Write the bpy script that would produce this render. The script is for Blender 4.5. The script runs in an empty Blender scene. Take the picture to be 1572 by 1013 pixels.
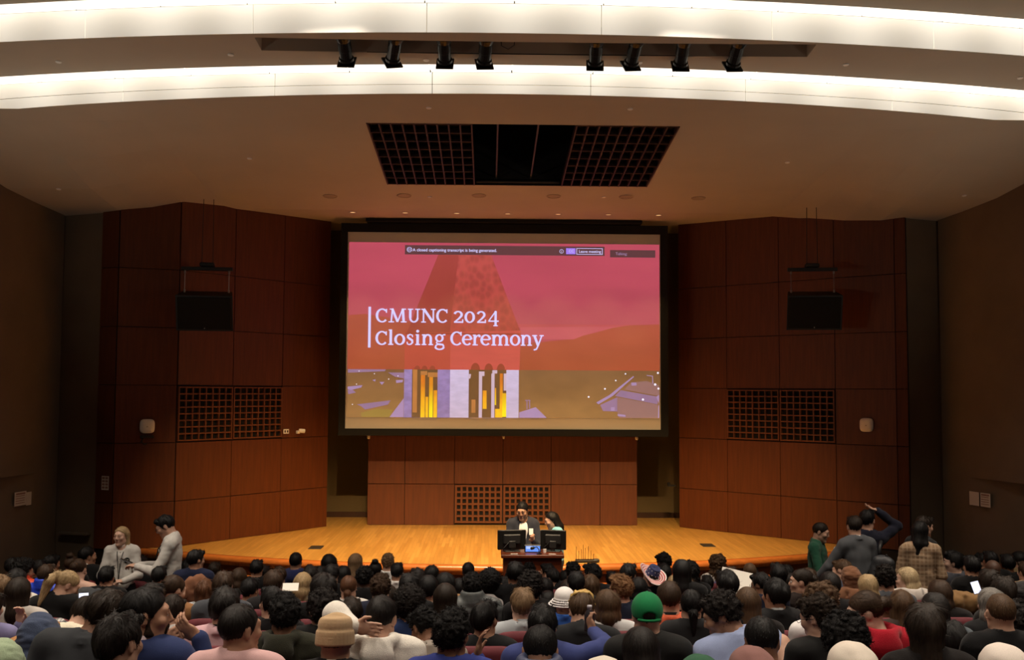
import bpy, math, random
import numpy as np
from mathutils import Matrix, Vector
random.seed(7)
SC = bpy.context.scene
COL = SC.collection
R_ = math.radians

# ---------------------------------------------------------------- camera, world, exposure
cam_d = bpy.data.cameras.new('camera'); cam = bpy.data.objects.new('camera', cam_d); COL.objects.link(cam)
cam_d.sensor_width = 36; cam_d.lens = 36; cam_d.clip_end = 200
cam.matrix_world = Matrix.Translation((-.27, 0, 3.4)) @ Matrix.Rotation(R_(-1.31), 4, 'Z') @ Matrix.Rotation(R_(93.4), 4, 'X') @ Matrix.Rotation(R_(.3), 4, 'Z')
SC.camera = cam
SC.view_settings.view_transform = 'Standard'; SC.view_settings.look = 'None'
SC.view_settings.gamma = 1; SC.view_settings.use_curve_mapping = False
SC.view_settings.exposure = 0.0
w = bpy.data.worlds.new('hall_air'); SC.world = w; w.use_nodes = True
w.node_tree.nodes['Background'].inputs[0].default_value = (.9, .75, .6, 1)
w.node_tree.nodes['Background'].inputs[1].default_value = .004
try:
    SC.cycles.use_denoising = True
    SC.cycles.max_bounces = 8; SC.cycles.diffuse_bounces = 5
except Exception: pass

def lamp(name, kind, loc, energy, color, target=None, **kw):
    d = bpy.data.lights.new(name, kind); d.energy = energy; d.color = color
    for k, v in kw.items(): setattr(d, k, v)
    o = bpy.data.objects.new(name, d); COL.objects.link(o); o.location = loc
    if target is not None:
        o.rotation_euler = (Vector(target) - Vector(loc)).to_track_quat('-Z', 'Y').to_euler()
    return o

# lighting levels
COVE = 1.5  # luminous diffusers of the two ceiling coves
CEIL_FILL = 15.0         # unseen fill lights added by the side walls to brighten the ceiling            
HOUSE = 54.0          # ceiling downlights over the seats
STAGE = 1750.0         # each stage spotlight
WARM = (1, .66, .30)
for i, (hx, hy) in enumerate([(x, y) for y in (11.0, 8.4, 5.6, 2.8, .2) for x in (-6.2, -2.1, 2.1, 6.2)]):
    lamp('house_light', 'AREA', (hx, hy, 7.72), HOUSE * (1 if hy > 5 else .7), (1, .86, .70), (hx, hy, 0), size=.7, spread=R_(100))

for hx, hy in ((-8.6, 9.4), (8.6, 9.4), (-8.3, 12.0), (8.3, 12.0)):
    lamp('ceiling_fill', 'AREA', (hx, hy, 3.4), CEIL_FILL, (1, .84, .66), (hx * .30, hy + 2.2, 7.2), size=.5, spread=R_(125))  # added fill with no fitting, out of view, lifts the ceiling

# ---------------------------------------------------------------- small helpers
def tag(o, label=None, cat=None, group=None, kind=None):
    if label: o['label'] = label
    if cat: o['category'] = cat
    if group: o['group'] = group
    if kind: o['kind'] = kind
    return o

def empty(name, loc=(0, 0, 0), rz=0):
    o = bpy.data.objects.new(name, None); COL.objects.link(o); o.location = loc; o.rotation_euler = (0, 0, rz)
    o.empty_display_size = .1
    return o

def mesh_from(name, V, Fq, Ft=None, smooth=False, mats=(), mi=None):
    """numpy mesh builder: V (n,3), Fq (m,4) quads, Ft (k,3) triangles"""
    me = bpy.data.meshes.new(name)
    V = np.asarray(V, np.float32)
    nq = 0 if Fq is None else len(Fq); nt = 0 if Ft is None else len(Ft)
    me.vertices.add(len(V)); me.vertices.foreach_set('co', V.ravel())
    idx = []
    if nq: idx.append(np.asarray(Fq, np.int32).ravel())
    if nt: idx.append(np.asarray(Ft, np.int32).ravel())
    idx = np.concatenate(idx)
    me.loops.add(len(idx)); me.loops.foreach_set('vertex_index', idx)
    me.polygons.add(nq + nt)
    starts = np.concatenate([np.arange(nq) * 4, nq * 4 + np.arange(nt) * 3]).astype(np.int32)
    me.polygons.foreach_set('loop_start', starts)
    if mi is not None: me.polygons.foreach_set('material_index', np.asarray(mi, np.int32))
    for m in mats: me.materials.append(m)
    me.update(calc_edges=True); me.validate()
    if smooth: me.polygons.foreach_set('use_smooth', np.ones(nq + nt, bool))
    return me

def link(name, me, parent=None, mat=None):
    o = bpy.data.objects.new(name, me); COL.objects.link(o)
    if mat is not None and not me.materials: me.materials.append(mat)
    if parent is not None: o.parent = parent
    return o

class MB:
    """collects boxes, prisms, tubes and lathes into one mesh"""
    def __init__(s): s.v = []; s.f = []; s.m = []; s.cur = 0
    def add(s, vs, fs):
        b = len(s.v); s.v += [tuple(map(float, v)) for v in vs]
        s.f += [tuple(i + b for i in f) for f in fs]; s.m += [s.cur] * len(fs); return s
    def mat(s, i): s.cur = i; return s
    def box(s, c, size, ch=0.0, rot=None):
        hx, hy, hz = (k / 2 for k in size); ch = min(ch, hx * .9, hy * .9, hz * .9)
        vs, fs = [], []
        if ch <= 0:
            for x in (-hx, hx):
                for y in (-hy, hy):
                    for z in (-hz, hz): vs.append((x, y, z))
            fs = [(0, 1, 3, 2), (4, 6, 7, 5), (0, 4, 5, 1), (2, 3, 7, 6), (0, 2, 6, 4), (1, 5, 7, 3)]
        else:
            key = {}
            for sx in (-1, 1):
                for sy in (-1, 1):
                    for sz in (-1, 1):
                        for a in range(3):
                            p = [sx * (hx - ch), sy * (hy - ch), sz * (hz - ch)]
                            p[a] = (sx * hx, sy * hy, sz * hz)[a]
                            key[(sx, sy, sz, a)] = len(vs); vs.append(tuple(p))
            for a in range(3):
                b, c2 = (a + 1) % 3, (a + 2) % 3
                for sg in (-1, 1):
                    q = []
                    for (u, w_) in ((-1, -1), (1, -1), (1, 1), (-1, 1)):
                        t = [0, 0, 0]; t[a] = sg; t[b] = u; t[c2] = w_; q.append(key[(*t, a)])
                    fs.append(tuple(q if sg > 0 else q[::-1]))
            for a in range(3):
                b, c2 = (a + 1) % 3, (a + 2) % 3
                for u in (-1, 1):
                    for w_ in (-1, 1):
                        t0 = [0, 0, 0]; t0[a] = -1; t0[b] = u; t0[c2] = w_; t1 = list(t0); t1[a] = 1
                        q = [key[(*t0, b)], key[(*t1, b)], key[(*t1, c2)], key[(*t0, c2)]]
                        fs.append(tuple(q if u * w_ < 0 else q[::-1]))
            for sx in (-1, 1):
                for sy in (-1, 1):
                    for sz in (-1, 1):
                        q = [key[(sx, sy, sz, a)] for a in range(3)]
                        fs.append(tuple(q if sx * sy * sz > 0 else q[::-1]))
        if rot is not None: vs = [rot @ Vector(v) for v in vs]
        return s.add([(v[0] + c[0], v[1] + c[1], v[2] + c[2]) for v in vs], fs)
    def bar(s, a, b, wd, th, up=(0, 0, 1), ch=0.0):
        a, b = Vector(a), Vector(b); d = b - a; L = d.length; d.normalize(); u = Vector(up)
        x = u.cross(d)
        if x.length < 1e-5: x = Vector((1, 0, 0)).cross(d)
        x.normalize(); z = d.cross(x)
        return s.box((a + b) / 2, (wd, L, th), ch, Matrix((x, d, z)).transposed())
    def prism(s, pts, z0, z1):
        n = len(pts)
        vs = [(p[0], p[1], z0) for p in pts] + [(p[0], p[1], z1) for p in pts]
        fs = [tuple(range(n))[::-1], tuple(range(n, 2 * n))] + [(i, (i + 1) % n, n + (i + 1) % n, n + i) for i in range(n)]
        return s.add(vs, fs)
    def tube(s, pts, r, n=8, cap=True):
        pts = [Vector(p) for p in pts]; rs = r if isinstance(r, (list, tuple)) else [r] * len(pts)
        vs, fs = [], []
        for i, p in enumerate(pts):
            d = (pts[min(i + 1, len(pts) - 1)] - pts[max(i - 1, 0)]).normalized()
            x = d.orthogonal() if i == 0 else (x - d * x.dot(d))
            x.normalize(); y = d.cross(x)
            for k in range(n):
                t = 2 * math.pi * k / n; vs.append(p + (x * math.cos(t) + y * math.sin(t)) * rs[i])
        for i in range(len(pts) - 1):
            for k in range(n):
                k2 = (k + 1) % n; fs.append((i * n + k, i * n + k2, (i + 1) * n + k2, (i + 1) * n + k))
        if cap: fs += [tuple(range(n))[::-1], tuple(range((len(pts) - 1) * n, len(pts) * n))]
        return s.add(vs, fs)
    def lathe(s, prof, c=(0, 0, 0), n=20, axis=(0, 0, 1)):
        q = Vector((0, 0, 1)).rotation_difference(Vector(axis)); vs, fs = [], []
        for r, z in prof:
            for k in range(n):
                t = 2 * math.pi * k / n; vs.append(q @ Vector((r * math.cos(t), r * math.sin(t), z)) + Vector(c))
        for i in range(len(prof) - 1):
            for k in range(n):
                k2 = (k + 1) % n; fs.append((i * n + k, i * n + k2, (i + 1) * n + k2, (i + 1) * n + k))
        fs += [tuple(range(n))[::-1], tuple(range((len(prof) - 1) * n, len(prof) * n))]
        return s.add(vs, fs)
    def mesh(s, name, mats, smooth=False):
        me = bpy.data.meshes.new(name); me.from_pydata(s.v, [], s.f)
        for m in (mats if isinstance(mats, (list, tuple)) else [mats]): me.materials.append(m)
        me.polygons.foreach_set('material_index', s.m)
        if smooth: me.polygons.foreach_set('use_smooth', [True] * len(s.f))
        me.update(); return me
    def build(s, name, mats, parent=None, smooth=False):
        return link(name, s.mesh(name, mats, smooth), parent)

# ---------------------------------------------------------------- materials
def nodes(name):
    m = bpy.data.materials.new(name); m.use_nodes = True; t = m.node_tree
    return m, t, t.nodes['Principled BSDF'], t.nodes, t.links
def pmat(name, col, rough=.6, metal=0, var=.0, scale=6, stretch=(1, 1, 1), bump=0, bscale=60, emit=None, estr=0, spec=.5):
    m, t, b, N, L = nodes(name)
    b.inputs['Base Color'].default_value = (*col, 1); b.inputs['Roughness'].default_value = rough
    b.inputs['Metallic'].default_value = metal; b.inputs['Specular IOR Level'].default_value = spec
    tc = N.new('ShaderNodeTexCoord')
    if var:
        mp = N.new('ShaderNodeMapping'); mp.inputs['Scale'].default_value = stretch; L.new(tc.outputs['Object'], mp.inputs[0])
        n = N.new('ShaderNodeTexNoise'); n.inputs['Scale'].default_value = scale; n.inputs['Detail'].default_value = 6; L.new(mp.outputs[0], n.inputs[0])
        r = N.new('ShaderNodeMapRange'); r.inputs[1].default_value = .25; r.inputs[2].default_value = .75
        r.inputs[3].default_value = 1 - var; r.inputs[4].default_value = 1 + var; L.new(n.outputs[0], r.inputs[0])
        mx = N.new('ShaderNodeMix'); mx.data_type = 'RGBA'; mx.blend_type = 'MULTIPLY'; mx.inputs[0].default_value = 1
        mx.inputs[6].default_value = (*col, 1); L.new(r.outputs[0], mx.inputs[7]); L.new(mx.outputs[2], b.inputs['Base Color'])
    if bump:
        n2 = N.new('ShaderNodeTexNoise'); n2.inputs['Scale'].default_value = bscale; n2.inputs['Detail'].default_value = 3; L.new(tc.outputs['Object'], n2.inputs[0])
        bp = N.new('ShaderNodeBump'); bp.inputs['Strength'].default_value = bump; bp.inputs['Distance'].default_value = .01
        L.new(n2.outputs[0], bp.inputs['Height']); L.new(bp.outputs[0], b.inputs['Normal'])
    if emit:
        b.inputs['Emission Color'].default_value = (*emit, 1); b.inputs['Emission Strength'].default_value = estr
    return m

M_ceil = pmat('ceiling_paint', (.50, .44, .355), .8, var=.05, scale=1.2)
M_fascia = pmat('fascia_added_glow', (.80, .77, .70), .5, var=.02, scale=3, emit=(1, .92, .78), estr=.47)  # emission added to stand in for cove light falling on the fascia
def glow_wave(m, pitch):                      # bright and dim waves of lamp light painted into the emission
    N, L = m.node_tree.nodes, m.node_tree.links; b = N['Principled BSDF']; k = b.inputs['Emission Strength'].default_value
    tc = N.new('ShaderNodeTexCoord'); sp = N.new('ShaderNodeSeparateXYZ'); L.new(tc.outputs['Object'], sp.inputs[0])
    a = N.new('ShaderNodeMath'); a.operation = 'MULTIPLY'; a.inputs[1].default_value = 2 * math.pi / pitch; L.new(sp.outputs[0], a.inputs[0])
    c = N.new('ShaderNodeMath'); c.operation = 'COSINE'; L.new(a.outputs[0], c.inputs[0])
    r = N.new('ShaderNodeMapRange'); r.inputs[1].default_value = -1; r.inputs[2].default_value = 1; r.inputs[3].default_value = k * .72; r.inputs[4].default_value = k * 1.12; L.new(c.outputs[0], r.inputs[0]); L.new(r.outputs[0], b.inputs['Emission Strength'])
glow_wave(M_fascia, 1.02)
M_plaster = pmat('dark_brown_plaster', (.17, .128, .088), .85, var=.12, scale=1.5, bump=.1)
M_olive = pmat('olive_plaster', (.13, .09, .04), .85, var=.1, scale=1.5)
M_wood = pmat('mahogany_veneer', (.105, .0245, .005), .5, var=.22, scale=5, stretch=(5, 5, .35))
M_woodback = pmat('dark_joint', (.012, .006, .004), .8)
M_lattice = pmat('mahogany_lattice', (.14, .040, .011), .5, var=.15, scale=8)
M_grid = pmat('dark_grid_bars', (.032, .011, .006), .6)
M_void = pmat('dark_void', (.004, .003, .003), .9)
M_nosing = pmat('varnished_stage_edge', (.42, .13, .03), .22, var=.2, scale=4, stretch=(.4, 6, 6))
M_stageface = pmat('dark_stage_face', (.045, .014, .007), .5, var=.2, scale=4)
M_carpet = pmat('dark_carpet', (.03, .015, .013), .95, var=.2, scale=40)
M_black = pmat('black_metal', (.008, .008, .008), .35, bump=.05)
M_blackmatte = pmat('black_plastic', (.012, .012, .013), .5)
M_screenframe = pmat('black_masking_cloth', (.003, .003, .003), .9)
M_steel = pmat('brushed_steel', (.4, .4, .4), .35, metal=1)
M_pipe = pmat('dark_steel', (.05, .045, .04), .5)
M_white = pmat('white_plastic', (.92, .9, .86), .45)
M_paper = pmat('paper_white', (.72, .67, .6), .7)
M_ink = pmat('faded_print', (.32, .18, .14), .7)
M_greyink = pmat('grey_print', (.25, .23, .22), .7)
M_seat = pmat('burgundy_upholstery', (.12, .010, .018), .75, var=.12, scale=20, bump=.2, bscale=300)
M_seatshell = pmat('seat_shell_plastic', (.02, .008, .009), .5)
M_armwood = pmat('oak_armrest', (.38, .18, .06), .4, var=.2, scale=8, stretch=(1, 8, 8))
M_grille = pmat('floor_grate_metal', (.05, .045, .04), .5, metal=.5)
M_podium = pmat('podium_wood', (.16, .035, .012), .35, var=.2, scale=6, stretch=(6, 6, .5))

def stage_floor_mat():
    m, t, b, N, L = nodes('stage_strip_flooring')
    tc = N.new('ShaderNodeTexCoord'); mp = N.new('ShaderNodeMapping'); mp.inputs['Rotation'].default_value = (0, 0, R_(90))
    L.new(tc.outputs['Object'], mp.inputs[0])
    br = N.new('ShaderNodeTexBrick'); br.inputs['Scale'].default_value = 1
    br.inputs['Brick Width'].default_value = 1.1; br.inputs['Row Height'].default_value = .062; br.inputs['Mortar Size'].default_value = .0012
    br.inputs['Color1'].default_value = (.60, .33, .085, 1); br.inputs['Color2'].default_value = (.47, .24, .055, 1); br.inputs['Mortar'].default_value = (.22, .1, .025, 1)
    br.offset = .37; L.new(mp.outputs[0], br.inputs[0])
    n = N.new('ShaderNodeTexNoise'); n.inputs['Scale'].default_value = 3; n.inputs['Detail'].default_value = 5
    mp2 = N.new('ShaderNodeMapping'); mp2.inputs['Scale'].default_value = (8, .5, 1); L.new(tc.outputs['Object'], mp2.inputs[0]); L.new(mp2.outputs[0], n.inputs[0])
    r = N.new('ShaderNodeMapRange'); r.inputs[3].default_value = .75; r.inputs[4].default_value = 1.2; L.new(n.outputs[0], r.inputs[0])
    mx = N.new('ShaderNodeMix'); mx.data_type = 'RGBA'; mx.blend_type = 'MULTIPLY'; mx.inputs[0].default_value = 1
    L.new(br.outputs[0], mx.inputs[6]); L.new(r.outputs[0], mx.inputs[7]); L.new(mx.outputs[2], b.inputs['Base Color'])
    b.inputs['Roughness'].default_value = .34
    return m
M_stage = stage_floor_mat()

def objcol(name, rough, streak=None, amp=.25, bump=.3, sheen=0, spec=.5):
    """base colour taken from the object's own colour, with strand or weave variation"""
    m, t, b, N, L = nodes(name)
    oi = N.new('ShaderNodeObjectInfo'); tc = N.new('ShaderNodeTexCoord'); mp = N.new('ShaderNodeMapping')
    L.new(tc.outputs['Object'], mp.inputs[0]); mp.inputs['Scale'].default_value = streak or (60, 60, 60)
    n = N.new('ShaderNodeTexNoise'); n.inputs['Scale'].default_value = 1; n.inputs['Detail'].default_value = 4; L.new(mp.outputs[0], n.inputs[0])
    r = N.new('ShaderNodeMapRange'); r.inputs[1].default_value = .3; r.inputs[2].default_value = .7; r.inputs[3].default_value = 1 - amp; r.inputs[4].default_value = 1 + amp
    L.new(n.outputs[0], r.inputs[0])
    mx = N.new('ShaderNodeMix'); mx.data_type = 'RGBA'; mx.blend_type = 'MULTIPLY'; mx.inputs[0].default_value = 1
    L.new(oi.outputs['Color'], mx.inputs[6]); L.new(r.outputs[0], mx.inputs[7]); L.new(mx.outputs[2], b.inputs['Base Color'])
    b.inputs['Roughness'].default_value = rough; b.inputs['Specular IOR Level'].default_value = spec
    if sheen: b.inputs['Sheen Weight'].default_value = sheen
    if bump:
        bp = N.new('ShaderNodeBump'); bp.inputs['Strength'].default_value = bump; bp.inputs['Distance'].default_value = .006
        L.new(n.outputs[0], bp.inputs['Height']); L.new(bp.outputs[0], b.inputs['Normal'])
    return m
M_skin = objcol('skin', .6, (30, 30, 30), .08, .05); M_skin.node_tree.nodes['Principled BSDF'].inputs['Subsurface Weight'].default_value = .0
M_hair = objcol('hair_straight', .55, (150, 150, 14), .35, .3, spec=.2)
M_curl = objcol('hair_curly', .7, (130, 130, 130), .4, .4, spec=.15)
M_cloth = objcol('cloth', .85, (420, 420, 420), .10, .25, sheen=.06, spec=.25)
M_knit = objcol('knit', .95, (320, 320, 260), .18, .5, sheen=.1, spec=.2)
M_puffer = objcol('quilted_nylon', .5, (40, 40, 40), .15, .2)
def plaid_mat(name, base, dark, light, sc):
    m, t, b, N, L = nodes(name); tc = N.new('ShaderNodeTexCoord'); last = None
    for ax, k, colr in (('X', sc, dark), ('Z', sc, dark), ('X', sc * 2.3, light), ('Z', sc * 2.3, light)):
        w_ = N.new('ShaderNodeTexWave'); w_.wave_type = 'BANDS'; w_.bands_direction = ax; w_.inputs['Scale'].default_value = k; w_.inputs['Distortion'].default_value = .4
        L.new(tc.outputs['Object'], w_.inputs[0])
        r = N.new('ShaderNodeMapRange'); r.inputs[1].default_value = .62; r.inputs[2].default_value = .72; r.inputs[3].default_value = 0; r.inputs[4].default_value = .5; L.new(w_.outputs[1], r.inputs[0])
        mx = N.new('ShaderNodeMix'); mx.data_type = 'RGBA'; L.new(r.outputs[0], mx.inputs[0]); mx.inputs[7].default_value = (*colr, 1)
        if last is None: mx.inputs[6].default_value = (*base, 1)
        else: L.new(last.outputs[2], mx.inputs[6])
        last = mx
    L.new(last.outputs[2], b.inputs['Base Color']); b.inputs['Roughness'].default_value = .9
    return m
# ---------------------------------------------------------------- the setting
def ss(a, b, x):
    t = min(1, max(0, (x - a) / (b - a))); return t * t * (3 - 2 * t)
def zc(X, Y):                                   # underside of the big ceiling slab
    if Y > 18.4: return 6.65 + .04 * (Y - 18.4)
    return 6.65 + .0835 * (18.4 - Y) - .36 * ss(4.9, 6.6, abs(X)) * ss(13.2, 16.5, Y)
def e1(X): return 12.68 + .0172 * X * X         # front edge of the slab (first cove)
def e2(X): return 11.46 + .015 * X * X          # second cove
ZT1, ZT2 = 7.398, 7.816
def zs2(X, Y): return ZT1 + .0835 * (12.376 + .0172 * X * X - Y)

def struct(name, mb, mats, parent=None, smooth=False):
    o = mb.build(name, mats, parent, smooth)
    if parent is None: o['kind'] = 'structure'
    return o

def zfloor(Y): return max(0.0, 1.66 - .125 * Y)

# floor: raked, one slab
mb = MB()
ys = [-5, 0, 4, 8, 12, 13.28, 19.0]
for a, b in zip(ys, ys[1:]):
    mb.add([(-12, a, zfloor(a)), (12, a, zfloor(a)), (12, b, zfloor(b)), (-12, b, zfloor(b))], [(0, 1, 2, 3)])
mb.add([(-12, -5, -.3), (12, -5, -.3), (12, 19, -.3), (-12, 19, -.3)], [(3, 2, 1, 0)])
struct('floor', mb, M_carpet)

# ceiling slabs
HX0, HX1, HY0, HY1 = -1.96, 2.34, 13.8, 16.75   # hatch opening
def ceil_grid(f, xs, yrows, hole=None):
    mb = MB()
    for i in range(len(xs) - 1):
        for j in range(len(yrows(xs[i])) - 1):
            xa, xb = xs[i], xs[i + 1]; ra, rb = yrows(xa), yrows(xb)
            if hole and hole((xa + xb) / 2, (ra[j] + ra[j + 1]) / 2): continue
            q = [(xa, ra[j]), (xb, rb[j]), (xb, rb[j + 1]), (xa, ra[j + 1])]
            mb.add([(x, y, f(x, y)) for x, y in q], [(3, 2, 1, 0)])
    return mb
xs = sorted(set([-9.5 + .5 * i for i in range(39)] + [HX0, HX1]))
def rows1(X): return [e1(X), min(13.4, (e1(X) + HY0) / 2) if e1(X) < HY0 else e1(X) + .02] + ([HY0, 15, 16, HY1] if e1(X) < HY0 else [e1(X) + .1, 15, 16, HY1]) + [17.5, 18.4, 19.4, 22.2]
mb = ceil_grid(zc, xs, rows1, lambda x, y: HX0 < x < HX1 and HY0 < y < HY1)
# roof slab over the void so that no light leaks
mb.add([(-13, 12.9, 8.6), (13, 12.9, 8.6), (13, 22.4, 8.6), (-13, 22.4, 8.6)], [(3, 2, 1, 0)])
ceil = struct('ceiling', mb, M_ceil, smooth=True)
# second slab with the lighting slot
RX0, RX1, RY0, RY1 = -3.0, 3.55, 11.70, 12.06
xs2 = sorted(set([-9.5 + .5 * i for i in range(39)] + [RX0, RX1]))
def rows2(X):
    lo, hi = e2(X), e1(X) - .31
    return [lo, max(lo + .03, RY0), min(hi - .02, RY1), hi] if hi > RY1 and lo < RY0 else [lo, lo + (hi - lo) / 3, lo + (hi - lo) * 2 / 3, hi]
mb = ceil_grid(zs2, xs2, rows2, lambda x, y: RX0 < x < RX1 and RY0 <= y <= RY1 and rows2(x)[1] == RY0)
zt = zs2(0, RY0) + .42
for (xa, ya, xb, yb) in ((RX0, RY0, RX1, RY0), (RX1, RY0, RX1, RY1), (RX1, RY1, RX0, RY1), (RX0, RY1, RX0, RY0)):
    mb.add([(xa, ya, zs2(xa, ya) - .002), (xb, yb, zs2(xb, yb) - .002), (xb, yb, zt), (xa, ya, zt)], [(0, 1, 2, 3)])
mb.add([(RX0, RY0, zt), (RX1, RY0, zt), (RX1, RY1, zt), (RX0, RY1, zt)], [(3, 2, 1, 0)])
struct('ceiling_step', mb, M_ceil, smooth=False)
# third slab, over the seats and the camera
mb = MB()
for i in range(len(xs) - 1):
    xa, xb = xs[i], xs[i + 1]
    ya, yb = e2(xa) - .28, e2(xb) - .28
    mb.add([(xa, -5, 8.5), (xb, -5, 8.5), (xb, yb, ZT2), (xa, ya, ZT2)], [(3, 2, 1, 0)])
    mb.add([(xa, -5, 8.7), (xb, -5, 8.7), (xb, 13, 8.7), (xa, 13, 8.7)], [(3, 2, 1, 0)])
struct('ceiling_house', mb, M_ceil)

# cove fascias and luminous strips
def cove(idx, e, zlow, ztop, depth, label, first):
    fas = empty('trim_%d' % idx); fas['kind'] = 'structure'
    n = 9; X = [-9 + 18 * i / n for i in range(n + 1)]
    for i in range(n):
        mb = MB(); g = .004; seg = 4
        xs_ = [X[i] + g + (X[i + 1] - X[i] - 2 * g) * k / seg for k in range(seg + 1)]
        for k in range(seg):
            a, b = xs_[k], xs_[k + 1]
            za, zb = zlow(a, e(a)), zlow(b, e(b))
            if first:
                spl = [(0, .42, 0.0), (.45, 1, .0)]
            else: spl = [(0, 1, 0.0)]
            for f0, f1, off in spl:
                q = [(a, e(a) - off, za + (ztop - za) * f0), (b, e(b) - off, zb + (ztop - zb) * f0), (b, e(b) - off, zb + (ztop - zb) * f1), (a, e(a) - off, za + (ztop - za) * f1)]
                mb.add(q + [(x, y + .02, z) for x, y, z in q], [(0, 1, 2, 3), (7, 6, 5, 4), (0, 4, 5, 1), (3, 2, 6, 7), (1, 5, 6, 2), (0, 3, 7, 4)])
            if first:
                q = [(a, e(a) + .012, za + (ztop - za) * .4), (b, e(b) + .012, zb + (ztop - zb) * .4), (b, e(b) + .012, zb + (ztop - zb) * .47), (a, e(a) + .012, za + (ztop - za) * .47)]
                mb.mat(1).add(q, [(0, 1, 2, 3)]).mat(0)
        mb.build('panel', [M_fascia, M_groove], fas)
    t = empty('cove_light', (0, e(0), ztop))
    tag(t, label, 'ceiling light', 'curved ceiling coves')
    n = 18; x0, x1 = -9.2, 9.2
    me = None
    for i in range(n):
        a = x0 + (x1 - x0) * i / n + .008; b = x0 + (x1 - x0) * (i + 1) / n - .008
        mb = MB()
        q = [(a, e(a) - depth, ztop), (b, e(b) - depth, ztop), (b, e(b) - .012, ztop), (a, e(a) - .012, ztop)]
        mb.add(q + [(x, y, z + .03) for x, y, z in q], [(3, 2, 1, 0), (4, 5, 6, 7), (0, 1, 5, 4), (1, 2, 6, 5), (2, 3, 7, 6), (3, 0, 4, 7)])
        o = mb.build('diffuser', M_cove, t); o.location = (0, -e(0), -ztop)
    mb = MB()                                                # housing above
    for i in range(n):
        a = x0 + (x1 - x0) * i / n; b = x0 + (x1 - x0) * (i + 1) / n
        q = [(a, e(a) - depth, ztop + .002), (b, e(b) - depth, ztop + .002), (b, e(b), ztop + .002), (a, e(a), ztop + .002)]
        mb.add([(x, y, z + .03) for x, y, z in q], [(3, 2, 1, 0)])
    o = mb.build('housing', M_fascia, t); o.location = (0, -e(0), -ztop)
M_groove = pmat('grey_groove', (.12, .10, .08), .8, var=.8, scale=14, stretch=(1, 1, 12))
M_cove = pmat('cove_diffuser', (.9, .88, .82), .5, emit=(1, .90, .76), estr=COVE)
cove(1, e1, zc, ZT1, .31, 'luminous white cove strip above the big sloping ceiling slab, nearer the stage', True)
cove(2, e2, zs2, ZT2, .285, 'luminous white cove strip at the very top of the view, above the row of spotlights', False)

# plaster side walls (fan shaped) with the overhang over the exit bays
def side(sg, E, F, name, soff):
    mb = MB(); sl = (F[0] - E[0]) / (F[1] - E[1])
    def xw(y): return E[0] + sl * (y - E[1])
    n = 12
    for a, b in zip([-5 + (E[1] + 5) * i / n for i in range(n)], [-5 + (E[1] + 5) * (i + 1) / n for i in range(n)]):
        q = [(xw(a), a, 2.02), (xw(b), b, 2.02), (xw(b), b, 8.7), (xw(a), a, 8.7)]
        mb.add(q, [(0, 1, 2, 3) if sg < 0 else (3, 2, 1, 0)])
    ys_, st = soff                                            # below: wall drifts back from the overhang
    def xl(y): return xw(y) + sg * max(0, (ys_ - y)) * .12
    yy = [-5, 0, 5, 10, 13, 15, ys_, E[1]]
    for a, b in zip(yy, yy[1:]):
        q = [(xl(a), a, -.2), (xl(b), b, -.2), (xl(b), b, 2.02), (xl(a), a, 2.02)]
        mb.add(q, [(0, 1, 2, 3) if sg < 0 else (3, 2, 1, 0)])
        q = [(xl(a), a, 2.02), (xl(b), b, 2.02), (xw(b), b, 2.02), (xw(a), a, 2.02)]
        mb.add(q, [(0, 1, 2, 3) if sg < 0 else (3, 2, 1, 0)])
    struct(name, mb, M_plaster); return xl
xl_left = side(-1, (-7.54, 17.58), (-7.83, 15.84), 'wall_left', (16.95, .12))
xl_right = side(1, (7.47, 17.36), (7.97, 15.46), 'wall_right', (16.70, .12))
mb = MB().box((0, -5.05, 4), (26, .1, 9.5)); struct('wall_rear', mb, M_plaster)
# plaster piece between the wood panels and the side walls, with the low ledge
for nm, pts in (('wall_corner_left', [(-7.6, 17.62), (-6.75, 17.36)]), ('wall_corner_right', [(6.78, 17.22), (7.6, 17.45)])):
    (ax, ay), (bx, by) = pts
    mb = MB().add([(ax, ay, -.2), (bx, by, -.2), (bx, by, 7.4), (ax, ay, 7.4)], [(0, 1, 2, 3)])
    mb.add([(ax, ay + .1, -.2), (bx, by + .1, -.2), (bx, by + .1, 7.4), (ax, ay + .1, 7.4)], [(3, 2, 1, 0)])
    struct(nm, mb, M_plaster)
mb = MB().bar((-7.45, 17.5, .99), (-6.9, 17.32, .99), .12, .03); struct('trim_3', mb, M_plaster)

# recess behind the projection screen
mb = MB()
mb.box((0, 21.75, 3.9), (8.4, .12, 6.4))
mb.box((-4.0, 21.1, 3.9), (.12, 1.7, 6.4)).box((4.1, 21.1, 3.9), (.12, 1.7, 6.4))
struct('wall_back', mb, M_olive)
mb = MB().box((0, 21.66, .80), (8.0, .03, .12), .004); struct('baseboard_back', mb, M_stageface)

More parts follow.
